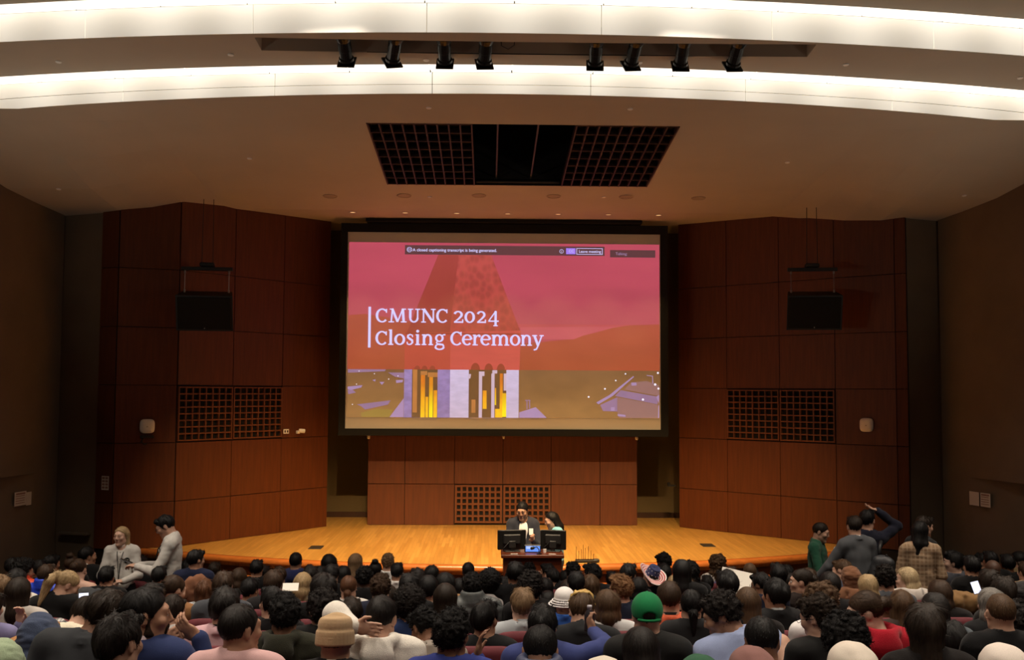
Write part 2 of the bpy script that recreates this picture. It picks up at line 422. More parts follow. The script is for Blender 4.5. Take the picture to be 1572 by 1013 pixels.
# wood panelled walls: backing + separate panels + lattice grilles
ZR = [.75, 1.512, 2.497, 3.465, 4.44, 5.43, 7.15]
def along(P, Q, t): return (P[0] + (Q[0] - P[0]) * t, P[1] + (Q[1] - P[1]) * t)
def inset(P, Q, g):
    L = math.dist(P, Q); return along(P, Q, g / L), along(P, Q, 1 - g / L)
def panel(P, Q, z0, z1, parent, th=.025, g=.005):
    """one veneer panel standing proud of the backing; P to Q runs left to right seen from the seats"""
    P, Q = inset(P, Q, g); d = Vector((Q[0] - P[0], Q[1] - P[1], 0)); L = d.length; d.normalize(); nrm = Vector((d.y, -d.x, 0))
    c = Vector(((P[0] + Q[0]) / 2, (P[1] + Q[1]) / 2, (z0 + z1) / 2)) + nrm * th / 2
    mb = MB().box((0, 0, 0), (L, th, z1 - z0 - 2 * g), .003)
    o = mb.build('panel', M_wood, parent); o.location = c; o.rotation_euler = (0, 0, math.atan2(d.y, d.x)); return o
def grille(P, Q, z0, z1, nx, nz, parent_root, bw=.024, depth=.05):
    """lattice: every bar a slat of its own"""
    L = math.dist(P, Q); ang = math.atan2(Q[1] - P[1], Q[0] - P[0])
    root = empty('lattice_grille', (P[0], P[1], z0), ang)
    H = z1 - z0
    bk = MB().box((L / 2, -.002, H / 2), (L, .004, H)).build('backing', M_void, root)
    vm = MB().box((0, -depth / 2, H / 2), (bw, depth, H), .002).mesh('slat', M_lattice)
    hm = MB().box((L / 2, -depth / 2 - .002, 0), (L, depth - .006, bw), .002).mesh('slat', M_lattice)
    for i in range(nx + 1):
        o = link('slat', vm, root); o.location = (bw / 2 + (L - bw) * i / nx, 0, 0)
    for j in range(nz + 1):
        o = link('slat', hm, root); o.location = (0, 0, bw / 2 + (H - bw) * j / nz)
    return root
def backing(pts, name):
    root = empty(name); root['kind'] = 'structure'
    mb = MB()
    for P, Q in zip(pts, pts[1:]):
        d = Vector((Q[0] - P[0], Q[1] - P[1], 0)).normalized(); n_ = Vector((-d.y, d.x, 0)) * .12
        q = [(P[0], P[1], -.1), (Q[0], Q[1], -.1), (Q[0], Q[1], 7.2), (P[0], P[1], 7.2)]
        mb.add(q + [(x + n_.x, y + n_.y, z) for x, y, z in q], [(0, 1, 2, 3), (7, 6, 5, 4), (0, 3, 7, 4), (1, 5, 6, 2), (3, 2, 6, 7), (0, 4, 5, 1)])
    mb.build('backing', M_woodback, root); return root
# left wall, seen left to right: D, C, B, columns, A
LD, LC, LB, LA = (-6.80, 17.36), (-6.47, 17.22), (-5.56, 17.55), (-3.41, 20.18)
Lc = [LB, (-4.845, 18.425), (-4.14, 19.287), LA]
wl = backing([LD, LC, LB, LA], 'wall_front_left')
for i in range(6):
    panel(LD, LC, ZR[i], ZR[i + 1], wl); panel(LC, LB, ZR[i], ZR[i + 1], wl)
    for k in range(3):
        if i == 2 and k < 2: continue
        panel(Lc[k], Lc[k + 1], ZR[i], ZR[i + 1], wl)
RA, RB, RC, RD = (3.51, 20.20), (5.87, 17.98), (6.68, 17.30), (6.84, 17.20)
Rc = [RA, (4.293, 19.463), (5.09, 18.713), RB]
wr = backing([RA, RB, RC, RD], 'wall_front_right')
for i in range(6):
    panel(RB, RC, ZR[i], ZR[i + 1], wr); panel(RC, RD, ZR[i], ZR[i + 1], wr)
    for k in range(3):
        if i == 2 and k > 0: continue
        panel(Rc[k], Rc[k + 1], ZR[i], ZR[i + 1], wr)
for k, (P, Q, side_, wh) in enumerate(((Lc[0], Lc[1], 'left', 'outer'), (Lc[1], Lc[2], 'left', 'inner'), (Rc[1], Rc[2], 'right', 'inner'), (Rc[2], Rc[3], 'right', 'outer'))):
    P, Q = inset(P, Q, .012)
    g = grille(P, Q, ZR[2] + .02, ZR[3] - .02, 8, 8, None)
    tag(g, 'dark lattice grille in the %s angled wood wall, half %s the screen' % (side_, 'farther from' if wh == 'outer' else 'nearer'), 'grille', 'lattice grilles in the wood walls')
# centre wall under the screen
CX_ = [-2.64, -1.907, -.927, .03, .988, 1.962, 2.703]; CY_ = 20.45; CZ = [.75, 1.552, 2.58, 3.6, 4.6, 5.6]
wc = backing([(CX_[0], CY_), (CX_[-1], CY_)], 'wall_front_center')
for i in range(5):
    for k in range(6):
        if i == 0 and k in (2, 3): continue
        panel((CX_[k], CY_), (CX_[k + 1], CY_), CZ[i], CZ[i + 1], wc)
for k, sd in ((2, 'left'), (3, 'right')):
    g = grille((CX_[k] + .012, CY_), (CX_[k + 1] - .012, CY_), .79, 1.535, 8, 6, None, .04, .04)
    tag(g, 'square lattice grille low in the centre wood wall, %s half behind the presenters' % sd, 'grille', 'lattice grilles behind the podium')

# stage platform
def fe(X): return 15.72 + .045 * X * X
pts = [(-6.9 + 13.8 * i / 40, fe(-6.9 + 13.8 * i / 40)) for i in range(41)]
mb = MB().prism([(x, y + .06) for x, y in pts] + [(7.2, 22), (-7.2, 22)], .60, .75)
struct('stage_floor', mb, M_stage)
mb = MB()
prof = [(.10, .75), (.03, .752), (.0, .748), (-.02, .735), (-.03, .71), (-.03, .68), (-.02, .655), (.1, .645)]
vs = []; fs = []
for i, (x, y) in enumerate(pts):
    for dy, z in prof: vs.append((x, y + dy, z))
n = len(prof)
for i in range(len(pts) - 1):
    for k in range(n - 1): fs.append((i * n + k, i * n + k + 1, (i + 1) * n + k + 1, (i + 1) * n + k))
mb.add(vs, fs); struct('trim_4', mb, M_nosing, smooth=True)
mb = MB()
for a, b in zip(pts, pts[1:]):
    mb.add([(a[0], a[1] + .1, -.1), (b[0], b[1] + .1, -.1), (b[0], b[1] + .1, .62), (a[0], a[1] + .1, .62)], [(0, 1, 2, 3)])
struct('stage_face_wall', mb, M_stageface)
mb = MB()
for (x, y), (x2, y2) in zip(pts, pts[1:]):
    q = [(x, y - .02, .40), (x2, y2 - .02, .40), (x2, y2 - .02, .46), (x, y - .02, .46)]
    mb.add(q + [(a, b + .14, c) for a, b, c in q], [(0, 1, 2, 3), (3, 2, 6, 7), (0, 4, 5, 1)])
struct('trim_5', mb, M_nosing)
# ---------------------------------------------------------------- fixtures on the ceiling
def cnormal(X, Y, f=zc):
    dx = (f(X + .05, Y) - f(X - .05, Y)) / .1; dy = (f(X, Y + .05) - f(X, Y - .05)) / .1
    return Vector((dx, dy, -1)).normalized()
def disc_on_ceiling(name, X, Y, prof, mats, f=zc, n=24):
    o = MB().lathe(prof, n=n).build(name, mats, smooth=False)
    o.location = (X, Y, f(X, Y) - .0005); o.rotation_mode = 'QUATERNION'
    o.rotation_quaternion = Vector((0, 0, 1)).rotation_difference(cnormal(X, Y, f)); return o
M_cspk = pmat('ceiling_speaker_cover', (.40, .32, .24), .7, bump=.3, bscale=400)
pos = ['first from the left', 'second from the left', 'third from the left', 'third from the right', 'second from the right', 'last on the right']
for k, (x, y) in enumerate([(-3.01, 17.5), (-1.73, 17.42), (-.45, 17.37), (.83, 17.37), (2.08, 17.37), (3.33, 17.4)]):
    o = disc_on_ceiling('ceiling_speaker', x, y, [(.11, 0), (.125, .004), (.122, .010), (.108, .010), (.104, .005), (.02, .004)], M_cspk)
    tag(o, 'flush round ceiling speaker in the row before the screen, %s' % pos[k], 'speaker', 'round ceiling speakers')
M_glow = pmat('downlight_lamp', (.9, .7, .4), .5, emit=(1, .62, .28), estr=1.2)
dlp = ['leftmost', 'second from the left', 'third from the left', 'middle', 'third from the right', 'second from the right', 'rightmost']
for k, x in enumerate((-2.78, -1.82, -.87, .07, 1.0, 1.93, 2.86)):
    y = 18.72
    t = disc_on_ceiling('recessed_downlight', x, y, [(.055, 0), (.075, .002), (.075, .008), (.06, .009), (.052, .002)], M_ceil)
    tag(t, 'small recessed downlight over the stage, %s of the row of seven' % dlp[k], 'ceiling light', 'stage downlights')
    MB().lathe([(.048, .0035), (.046, .0045)], n=16).build('lens', M_glow, t)
    lamp('downlight_beam', 'SPOT', (x, y, zc(x, y) - .03), 95, (1, .62, .26), (x, y + .35, .75), spot_size=R_(62), spot_blend=.6, shadow_soft_size=.04)
spr = [(-1.07, 13.19, zc, 'above the grid opening, left one'), (1.56, 13.15, zc, 'above the grid opening, right one'), (-3.91, 15.43, zc, 'out on the slab left of the grid opening'),
       (-7.0, 16.0, zc, 'far out near the left side wall'), (-1.3, 17.48, zc, 'between the round ceiling speakers, left one'), (1.69, 17.38, zc, 'between the round ceiling speakers, right one'),
       (4.27, 15.35, zc, 'out on the slab right of the grid opening'), (7.25, 15.9, zc, 'far out near the right side wall'),
       (-1.05, 12.25, zs2, 'under the cove between the left spotlights'), (1.55, 12.25, zs2, 'under the cove between the right spotlights'),
       (-3.4, 12.2, zs2, 'under the cove left of the lighting slot'), (-5.6, 12.55, zs2, 'under the cove at the far left'), (4.1, 12.28, zs2, 'under the cove right of the lighting slot'), (6.5, 12.72, zs2, 'under the cove at the far right')]
for x, y, f, where in spr:
    o = disc_on_ceiling('sprinkler_cover', x, y, [(.036, 0), (.038, .006), (.034, .012), (.01, .014)], M_white, f, 16)
    tag(o, 'small white sprinkler disc on the ceiling, ' + where, 'sprinkler', 'sprinkler discs')

# hatch: shaft box, two egg-crate panels, pipes in the dark middle
def hz(Y): return 6.65 + .0835 * (18.4 - Y)
mb = MB()
for (xa, ya), (xb, yb) in (((HX0, HY0), (HX1, HY0)), ((HX1, HY0), (HX1, HY1)), ((HX1, HY1), (HX0, HY1)), ((HX0, HY1), (HX0, HY0))):
    mb.add([(xa, ya, hz(ya) + .001), (xb, yb, hz(yb) + .001), (xb, yb, 8.3), (xa, ya, 8.3)], [(0, 1, 2, 3)])
mb.add([(HX0, HY0, 8.3), (HX1, HY0, 8.3), (HX1, HY1, 8.3), (HX0, HY1, 8.3)], [(3, 2, 1, 0)])
struct('ceiling_shaft', mb, M_void)
def eggcrate(x0, x1, nx, ny, label):
    root = empty('ceiling_grid', (x0, HY0, hz(HY0))); tag(root, label, 'grille', 'egg-crate ceiling grids')
    W = x1 - x0; L = math.hypot(HY1 - HY0, hz(HY1) - hz(HY0)); tilt = math.atan2(hz(HY1) - hz(HY0), HY1 - HY0)
    root.rotation_euler = (tilt, 0, 0)
    MB().box((W / 2, L / 2, .085), (W - .004, L - .02, .004)).build('backing', M_void, root)
    vm = MB().box((0, L / 2, .035), (.022, L - .01, .09), .002).mesh('slat', M_grid)
    hm = MB().box((W / 2, 0, .037), (W - .004, .022, .084), .002).mesh('slat', M_grid)
    for i in range(nx + 1): link('slat', vm, root).location = (.012 + (W - .024) * i / nx, 0, 0)
    for j in range(ny + 1): link('slat', hm, root).location = (0, .016 + (L - .032) * j / ny, 0)
eggcrate(HX0, -.51, 9, 8, 'dark egg-crate grid filling the left end of the ceiling opening')
eggcrate(.91, HX1, 9, 8, 'dark egg-crate grid filling the right end of the ceiling opening')
for x, nm in ((-.16, 'left'), (.41, 'right')):
    o = MB().tube([(x, HY0 + .02, hz(HY0) + .12), (x, HY1 - .02, hz(HY1) + .12)], .014, 8).build('steel_pipe', M_pipe)
    tag(o, 'thin metal pipe crossing the dark middle of the ceiling opening, %s one' % nm, 'pipe', 'pipes in the ceiling opening')
o = MB().box((.2, HY1 - .05, hz(HY1) + .05), (1.38, .03, .03), .003).build('shaft_rail', M_pipe); tag(o, 'grey metal rail along the lower edge of the dark ceiling opening', 'rail')

# slot of the screen housing
mb = MB().box((.02, 19.62, zc(0, 19.62) - .045), (5.3, .3, .06), .004).build('screen_housing', M_screenframe)
tag(mb, 'long black slot housing of the roll-down screen under the ceiling', 'screen housing')

# spotlights in the ceiling slot
def spotlight(x, yaw, roll, label, tgt, power, cone):
    top = Vector((x, 11.80, zs2(x, 11.80) + .30))
    root = empty('stage_spotlight', top); tag(root, label, 'spotlight', 'stage spotlights in the ceiling slot')
    d = Vector((math.sin(R_(yaw)) * .75, .72, -.60)).normalized()
    q = Vector((0, 0, 1)).rotation_difference(d); Q = q.to_matrix()
    piv = Vector((0, .03, -.20))
    def P(r, l): return piv + d * l
    body = MB().lathe([(.04, -.16), (.09, -.15), (.108, -.09), (.108, .0), (.09, .05), (.08, .07), (.08, .19), (.07, .20)], piv, 16, d).build('lamp_body', M_black, root)
    barrel = MB().lathe([(.074, .19), (.074, .29), (.09, .30), (.09, .33), (.06, .335)], piv, 16, d).build('barrel', M_black, root)
    gm = MB().box(piv + d * .36, (.21, .21, .022), .004, Q).box(piv + d * .335, (.15, .02, .04), .003, Q).build('gel_frame', M_black, root)
    MB().lathe([(.045, .372), (.043, .374)], piv, 16, d).build('lens', M_spotlens, root)
    MB().bar((-.13, .03, -.20), (-.13, .0, .02), .012, .035).bar((.13, .03, -.20), (.13, 0, .02), .012, .035).bar((-.136, 0, .02), (.136, 0, .02), .035, .012).build('yoke', M_black, root)
    MB().tube([(-.18, .03, -.20), (.18, .03, -.20)], .012, 8).lathe([(.024, -.19), (.024, -.16)], (0, .03, -.20), 8, (1, 0, 0)).lathe([(.024, .16), (.024, .19)], (0, .03, -.20), 8, (1, 0, 0)).build('knob', M_black, root)
    MB().box((0, 0, .05), (.05, .06, .07), .006).build('clamp', M_black, root)
    w_ = top + d * .40 + piv
    l = lamp('spot_beam', 'SPOT', w_, power, WARM if cone > 30 else (1, .78, .52), tgt, spot_size=R_(cone), spot_blend=.85, shadow_soft_size=.05)
M_spotlens = pmat('lens_glass', (.3, .25, .2), .1, emit=(1, .7, .4), estr=2.0)
names = ['first spotlight from the left in the ceiling slot', 'second spotlight from the left, tilted outward', 'third spotlight from the left in the ceiling slot', 'fourth spotlight from the left, last of the left four',
         'fifth spotlight from the left, first after the gap', 'sixth spotlight from the left, leaning outward', 'seventh spotlight from the left, next to last', 'eighth spotlight, rightmost in the ceiling slot']
for (x, yaw, tx), nm in zip([(-2.0, 2, -3.3), (-1.38, -14, -2.1), (-.82, 1, -.8), (-.32, -5, None), (.98, 2, None), (1.46, -8, .9), (2.02, 0, 2.2), (2.68, -5, 3.4)], names):
    if tx is None: spotlight(x, yaw, 0, 'black ' + nm, (.40, 15.1, 1.35), 950, 24)
    else: spotlight(x, yaw, 0, 'black ' + nm, (tx, 17.5, .75), STAGE * 1.2, 46)
bar = MB().tube([(-2.8, 11.80, zs2(0, 11.80) + .37), (3.4, 11.80, zs2(0, 11.80) + .37)], .024, 10).build('lighting_pipe', M_black)
tag(bar, 'black lighting pipe in the ceiling slot carrying the spotlights', 'pipe')
o = MB().tube([(-.18, 11.8, zs2(0, 11.8) + .36), (-.14, 11.86, zs2(0, 11.86) + .02), (-.06, 11.88, zs2(0, 11.9) - .01), (.01, 11.86, zs2(0, 11.86) + .03), (.04, 11.8, zs2(0, 11.8) + .36)], .006, 6).build('cable', M_black, smooth=True)
tag(o, 'thin black cable looping below the lighting pipe after the fourth spotlight', 'cable')

# ---------------------------------------------------------------- projection screen with its slide
SY = 19.6
def sx(px): return -2.95 + (px - 535) * .0125
def sz(py): return 6.223 - (py - 374.5) * .0125
root = empty('projection_screen', (0.03, SY, 2.58)); tag(root, 'large black-framed projection screen showing a red closing ceremony slide', 'projection screen')
def sobj(name, mb, mats): o = mb.build(name, mats, root); o.location = (-.03, -SY, -2.58); return o
mb = MB()
X0, X1, Z0, Z1, x0, x1, z0, z1 = -3.11, 3.18, 2.575, 6.60, -2.985, 3.035, 2.672, 6.432
for a in (((X0 + x0) / 2, (Z0 + Z1) / 2, x0 - X0, Z1 - Z0), ((X1 + x1) / 2, (Z0 + Z1) / 2, X1 - x1, Z1 - Z0), ((x0 + x1) / 2, (Z0 + z0) / 2, x1 - x0, z0 - Z0), ((x0 + x1) / 2, (Z1 + z1) / 2, x1 - x0, Z1 - z1)):
    mb.box((a[0], SY - .012, a[1]), (a[2], .03, a[3]))
sobj('masking_border', mb, M_screenframe)
sobj('screen_cloth', MB().box((.025, SY + .008, 4.55), (6.1, .012, 3.84)), pmat('screen_cloth', (.62, .58, .52), .8))
sobj('weight_bar', MB().box((.03, SY, 2.56), (6.3, .05, .05), .01), M_screenframe)

def lin(c): return tuple(((v / 255) / 12.92 if v <= 10 else ((v / 255 + .055) / 1.055) ** 2.4) for v in c)
def pic(name, rgb, rgb2=None, noise=0, sc=(3, 3, 3), tex='noise', k=1.0):
    """light thrown on the cloth: emission, optional vertical blend (object Z, world metres) and mottling"""
    m = bpy.data.materials.new(name); m.use_nodes = True; t = m.node_tree; N = t.nodes; L = t.links
    b = N['Principled BSDF']; b.inputs['Base Color'].default_value = (.18, .16, .14, 1); b.inputs['Roughness'].default_value = .8
    b.inputs['Emission Strength'].default_value = k
    tc = N.new('ShaderNodeTexCoord'); c1 = (*lin(rgb), 1); src = None
    if rgb2:
        sp = N.new('ShaderNodeSeparateXYZ'); L.new(tc.outputs['Object'], sp.inputs[0])
        r = N.new('ShaderNodeMapRange'); r.inputs[1].default_value = rgb2[1]; r.inputs[2].default_value = rgb2[2]; L.new(sp.outputs[2], r.inputs[0])
        mx = N.new('ShaderNodeMix'); mx.data_type = 'RGBA'; mx.inputs[6].default_value = c1; mx.inputs[7].default_value = (*lin(rgb2[0]), 1); L.new(r.outputs[0], mx.inputs[0]); src = mx.outputs[2]
    if noise:
        mp = N.new('ShaderNodeMapping'); mp.inputs['Scale'].default_value = sc; L.new(tc.outputs['Object'], mp.inputs[0])
        if tex == 'noise': n = N.new('ShaderNodeTexNoise'); n.inputs['Scale'].default_value = 1; n.inputs['Detail'].default_value = 5
        elif tex == 'voronoi': n = N.new('ShaderNodeTexVoronoi'); n.inputs['Scale'].default_value = 1
        else: n = N.new('ShaderNodeTexWave'); n.inputs['Scale'].default_value = 1; n.inputs['Distortion'].default_value = 3
        L.new(mp.outputs[0], n.inputs[0])
        r2 = N.new('ShaderNodeMapRange'); r2.inputs[1].default_value = .25; r2.inputs[2].default_value = .75; r2.inputs[3].default_value = 1 - noise; r2.inputs[4].default_value = 1 + noise; L.new(n.outputs[0], r2.inputs[0])
        m2 = N.new('ShaderNodeMix'); m2.data_type = 'RGBA'; m2.blend_type = 'MULTIPLY'; m2.inputs[0].default_value = 1
        if src is None: m2.inputs[6].default_value = c1
        else: L.new(src, m2.inputs[6])
        L.new(r2.outputs[0], m2.inputs[7]); src = m2.outputs[2]
    if src is None: b.inputs['Emission Color'].default_value = c1
    else: L.new(src, b.inputs['Emission Color'])
    return m
_ly = [0.0]
def _flat(o): o['kind'] = 'stuff'; return o
def poly(name, pts, mat, layer):
    y = SY - .0005 - layer * .0022
    mb = MB(); mb.add([(sx(a), y, sz(b)) for a, b in pts], [tuple(range(len(pts)))]); return sobj(name, mb, mat)
def polys(name, plist, mats, layer):
    y = SY - .0005 - layer * .0022; mb = MB()
    for i_, (mi, pts) in enumerate(plist): mb.mat(mi).add([(sx(a), y - i_ * .00004, sz(b)) for a, b in pts], [tuple(range(len(pts)))])
    return _flat(sobj(name, mb, mats))
def R4(a, b, c, d): return [(a, b), (c, b), (c, d), (a, d)]
def ell(cx, cy, rx, ry, n=20, a0=0, a1=360): return [(cx + rx * math.cos(R_(a0 + (a1 - a0) * i / n)), cy - ry * math.sin(R_(a0 + (a1 - a0) * i / n))) for i in range(n + (a1 - a0 < 360))]
def crop5(pts): return [(525 + a / 7.79, 540 + b / 7.79) for a, b in pts]
def crop4(pts): return [(860 + a / 9.21, 555 + b / 9.21) for a, b in pts]
def crop3(pts): return [(600 + a / 7.145, 555 + b / 7.145) for a, b in pts]
P_sky = pic('slide_sky', (168, 64, 80), ((184, 70, 92), 4.2, 6.1), .10, (.35, 1, 1.6))
P_hill = pic('slide_hills', (158, 66, 42), ((160, 66, 52), 3.9, 4.7), .12, (.8, 1, 2.5))
P_far = pic('slide_far_shore', (176, 66, 76), None, .05, (1, 1, 4))
P_lake = pic('slide_lake', (184, 76, 90), None, .06, (1, 1, 6))
P_land = pic('slide_land', (138, 98, 54), ((112, 78, 48), 3.0, 3.75), .22, (1.6, 1, 3))
P_spL = pic('slide_spire_shade', (146, 50, 44), ((158, 60, 58), 4.6, 6.0), .08, (1.5, 1, 1.5))
P_spR = pic('slide_spire_tiles', (162, 58, 52), ((174, 70, 68), 4.6, 6.0), .16, (9, 1, 7), 'voronoi')
P_shL = pic('slide_shaft_shade', (172, 60, 50), None, .06, (2, 1, 3))
P_shR = pic('slide_shaft_front', (188, 70, 66), None, .06, (2, 1, 9))
P_stL = pic('slide_stone_shade', (132, 112, 160), ((138, 118, 172), 2.9, 3.7), .22, (7, 1, 12))
P_stR = pic('slide_stone_front', (190, 172, 196), ((196, 182, 214), 2.9, 3.7), .12, (5, 1, 16))
P_dark = pic('slide_openings', (92, 62, 34), None, .15, (8, 1, 3))
P_arch = pic('slide_arches', (140, 48, 36))
P_col = pic('slide_columns', (196, 172, 190), None, .05)
P_or = pic('slide_amber', (250, 190, 10), ((205, 110, 20), 2.95, 3.55), .18, (14, 1, 7))
P_tan = pic('slide_tan_column', (176, 112, 56), None, .12, (9, 1, 4))
P_yel = pic('slide_yellow', (246, 226, 0), ((214, 130, 20), 3.0, 3.5), .08, (10, 1, 5))
P_lav = pic('slide_lavender', (138, 108, 142), None, .08, (3, 1, 3))
P_lav2 = pic('slide_pale_lavender', (158, 130, 172), None, .05)
P_grass = pic('slide_lawn', (142, 116, 50), None, .08)
P_wall = pic('slide_building', (138, 100, 98), None, .06)
P_bar = pic('slide_dark_bar', (84, 50, 58))
P_txt = pic('slide_text', (208, 204, 255), k=1.0)
P_dot = pic('slide_lights', (245, 240, 255))
P_btn = pic('slide_button', (158, 122, 238))
polys('picture', [(0, R4(534.5, 373.5, 1012.5, 568.5)), (1, R4(534.5, 568.5, 1012.5, 641.5))], [P_sky, P_land], 1)
polys('hills', [(1, R4(535, 498, 1012.5, 503)), (2, [(798, 503), (1012, 500), (1012, 521), (798, 521)]),
    (0, [(535, 486), (560, 484), (600, 490), (640, 497), (640, 568.4), (535, 568.4)]),
    (0, [(797, 528), (835, 525), (862, 522), (880, 521), (895, 515), (915, 510), (940, 503), (965, 499), (1012.5, 497), (1012.5, 568.4), (797, 568.4)])], [P_hill, P_far, P_lake], 2)
polys('tower', [(0, [(674, 385), (703, 385), (690, 512), (624, 513)]), (1, [(703, 385), (750, 385), (797.5, 508), (690, 512)]),
    (2, [(621, 513), (691, 511), (691, 568.5), (621.5, 568.5)]), (3, [(691, 511), (799, 508), (797, 568.5), (691, 568.5)]),
    (4, R4(621, 568.5, 691, 641.5)), (5, R4(691, 568.5, 796, 641.5))], [P_spL, P_spR, P_shL, P_shR, P_stL, P_stR], 3)
pl = [(0, R4(633, 568.5, 672, 641.4)), (0, R4(719.6, 568.5, 777, 641.4))]
for cx, cy, r in ((729.5, 568.5, 7), (750, 568.5, 6.5), (768.5, 568.5, 6.3)): pl.append((1, ell(cx, cy, r, r * 1.5, 12, 0, 180)))
for cx in (641, 652, 664): pl.append((1, ell(cx, 568.5, 4.5, 6, 10, 0, 180)))
pl.append((1, R4(622, 512.5, 798.5, 514.5)))
polys('tower_openings', pl, [P_dark, P_arch], 4)
pl = [(2, R4(634.3, 569, 641, 634)), (1, R4(646.5, 575, 653, 641.3)), (3, R4(659.3, 578, 665, 641.3)), (1, R4(666, 600, 671.5, 641.3)), (1, R4(654, 610, 658, 641.3)),
      (0, R4(735, 576, 740, 641.3)), (0, R4(754, 574, 759, 641.3)), (0, R4(735, 571, 743.5, 578)), (0, R4(755.5, 569, 763, 574)), (0, [(719, 575), (723, 575), (722, 582), (719, 582)]),
      (1, R4(767, 574, 771.5, 628)), (3, R4(771, 604, 777, 640)), (0, R4(773, 574, 777, 600)), (1, R4(741, 600, 747, 628)), (3, R4(759.5, 596, 761.5, 622)), (1, R4(760, 628, 771, 641)),
      (2, R4(634, 568.6, 641, 575)), (2, R4(646, 571, 656, 577)), (2, R4(657, 573, 672, 580)), (2, R4(724, 614, 730, 634))]
polys('tower_columns', pl, [P_col, P_or, P_tan, P_yel], 5)
pl = [(0, crop5([(80, 223), (530, 223), (520, 245), (80, 265)])), (0, crop5([(555, 260), (745, 260), (745, 330), (640, 310)])), (1, crop5([(650, 350), (735, 345), (730, 375), (655, 385)])),
      (1, crop5([(455, 372), (515, 372), (485, 408)])), (1, crop5([(80, 430), (255, 412), (240, 440), (120, 470), (80, 460)])), (0, crop5([(80, 470), (140, 466), (180, 500), (90, 520)])), (1, crop5([(370, 350), (410, 342), (405, 370)])),
      (0, crop5([(190, 640), (590, 590), (560, 640), (290, 700), (240, 660)])), (2, crop5([(240, 740), (430, 690), (620, 700), (580, 788), (250, 788)])), (1, crop5([(580, 788), (745, 565), (745, 788)])),
      (1, [(797, 641.3), (797, 633), (822, 625), (839, 641.3)]), (0, R4(806, 614, 814, 615.5)), (0, R4(808, 615, 809.5, 628)), (0, R4(812, 615, 813.5, 627)),
      (1, crop4([(505, 575), (690, 470), (850, 340), (1030, 200), (1040, 212), (905, 330), (740, 480), (535, 602)])), (0, crop4([(560, 610), (800, 500), (800, 700), (600, 695)])),
      (0, crop4([(850, 400), (1380, 490), (1370, 596), (770, 482)])), (3, crop4([(800, 700), (800, 500), (1370, 600), (1370, 790), (830, 790)])), (3, crop4([(900, 390), (1000, 290), (1220, 270), (1395, 330), (1395, 480)])),
      (1, crop4([(1355, 490), (1395, 460), (1395, 590)])), (1, crop4([(1380, 620), (1395, 600), (1395, 790), (1375, 790)]))]
polys('landscape_buildings', pl, [P_lav, P_lav2, P_grass, P_wall], 3)
pl = [(0, ell(860 + a / 9.21, 555 + b / 9.21, r, r, 8)) for a, b, r in ((918, 170, 1.2), (780, 265, 1.2), (627, 383, 1.4), (397, 497, 1.4), (1165, 530, 1.8), (1338, 318, 1.9), (1385, 375, 1.7), (1378, 155, 1.6))]
pl += [(1, crop4([(1000, 292), (1072, 292), (1076, 332), (1004, 336)])), (1, R4(937.2, 624.6, 943, 630)), (1, crop4([(805, 735), (915, 748), (920, 775), (810, 765)])),
       (1, crop4([(1218, 185), (1305, 195), (1312, 305), (1300, 305), (1296, 205), (1218, 194)]))]
for a, b in ((213, 245), (395, 275), (675, 300), (185, 400), (565, 338), (140, 640)): pl.append((0, ell(525 + a / 7.79, 540 + b / 7.79, .8, .8, 6)))
polys('landscape_lights', pl, [P_dot, P_lav2], 4)

# slide lettering: a drawn book face (stems, arcs and slab serifs)
class Glyphs:
    def __init__(s): s.mb = MB()
    def put(s, f, ox, oy, kx):                       # glyph units are 1/5.33 of a slide pixel, y upward from the baseline
        s.T = lambda p: (sx(555 + (ox + p[0] * kx) / 5.329), SY - .0150, sz(460 + (oy - p[1]) / 5.333)); f(s)
    def rect(s, x0, y0, x1, y1): s.mb.add([s.T(p) for p in ((x0, y0), (x1, y0), (x1, y1), (x0, y1))], [(0, 1, 2, 3)])
    def st(s, pts, ws):
        pts = [Vector((p[0], p[1], 0)) for p in pts]; n = len(pts)
        if not isinstance(ws, (list, tuple)): ws = [ws] * n
        vs = []
        for i, p in enumerate(pts):
            d = (pts[min(i + 1, n - 1)] - pts[max(i - 1, 0)]).normalized(); nn = Vector((-d.y, d.x, 0)) * ws[i] / 2
            vs += [s.T(p + nn), s.T(p - nn)]
        s.mb.add(vs, [(2 * i, 2 * i + 1, 2 * i + 3, 2 * i + 2) for i in range(n - 1)])
    def arc(s, cx, cy, rx, ry, a0, a1, thick=20, thin=10, n=26):
        A = [R_(a0 + (a1 - a0) * i / n) for i in range(n + 1)]
        s.st([(cx + rx * math.cos(a), cy + ry * math.sin(a)) for a in A], [thin + (thick - thin) * abs(math.cos(a)) ** 1.5 for a in A])
    def dot(s, cx, cy, r): s.mb.add([s.T((cx + r * math.cos(R_(30 * i)), cy + r * math.sin(R_(30 * i)))) for i in range(12)], [tuple(range(12))])
def gC(g): g.arc(54, 56, 42, 52, 52, 318, 20, 11); g.rect(84, 78, 93, 110); g.st([(80, 97), (90, 84)], 8)
def gM(g):
    g.st([(26, 0), (36, 113)], 12); g.st([(34, 112), (78, 6)], 19); g.st([(78, 4), (120, 112)], 11); g.st([(120, 113), (128, 0)], 20)
    for a in ((4, 0, 50, 9), (104, 0, 152, 9), (14, 104, 44, 113), (112, 104, 146, 113)): g.rect(*a)
def gU(g):
    g.st([(24, 113), (24, 38)], 20); g.arc(54, 38, 30, 33, 180, 360, 16, 12); g.st([(84, 36), (84, 113)], 12); g.rect(4, 104, 48, 113); g.rect(64, 104, 106, 113)
def gN(g):
    g.st([(20, 0), (20, 113)], 12); g.st([(22, 112), (98, 2)], 20); g.st([(100, 0), (100, 113)], 12)
    for a in ((1, 0, 40, 9), (2, 104, 30, 113), (80, 104, 119, 113)): g.rect(*a)
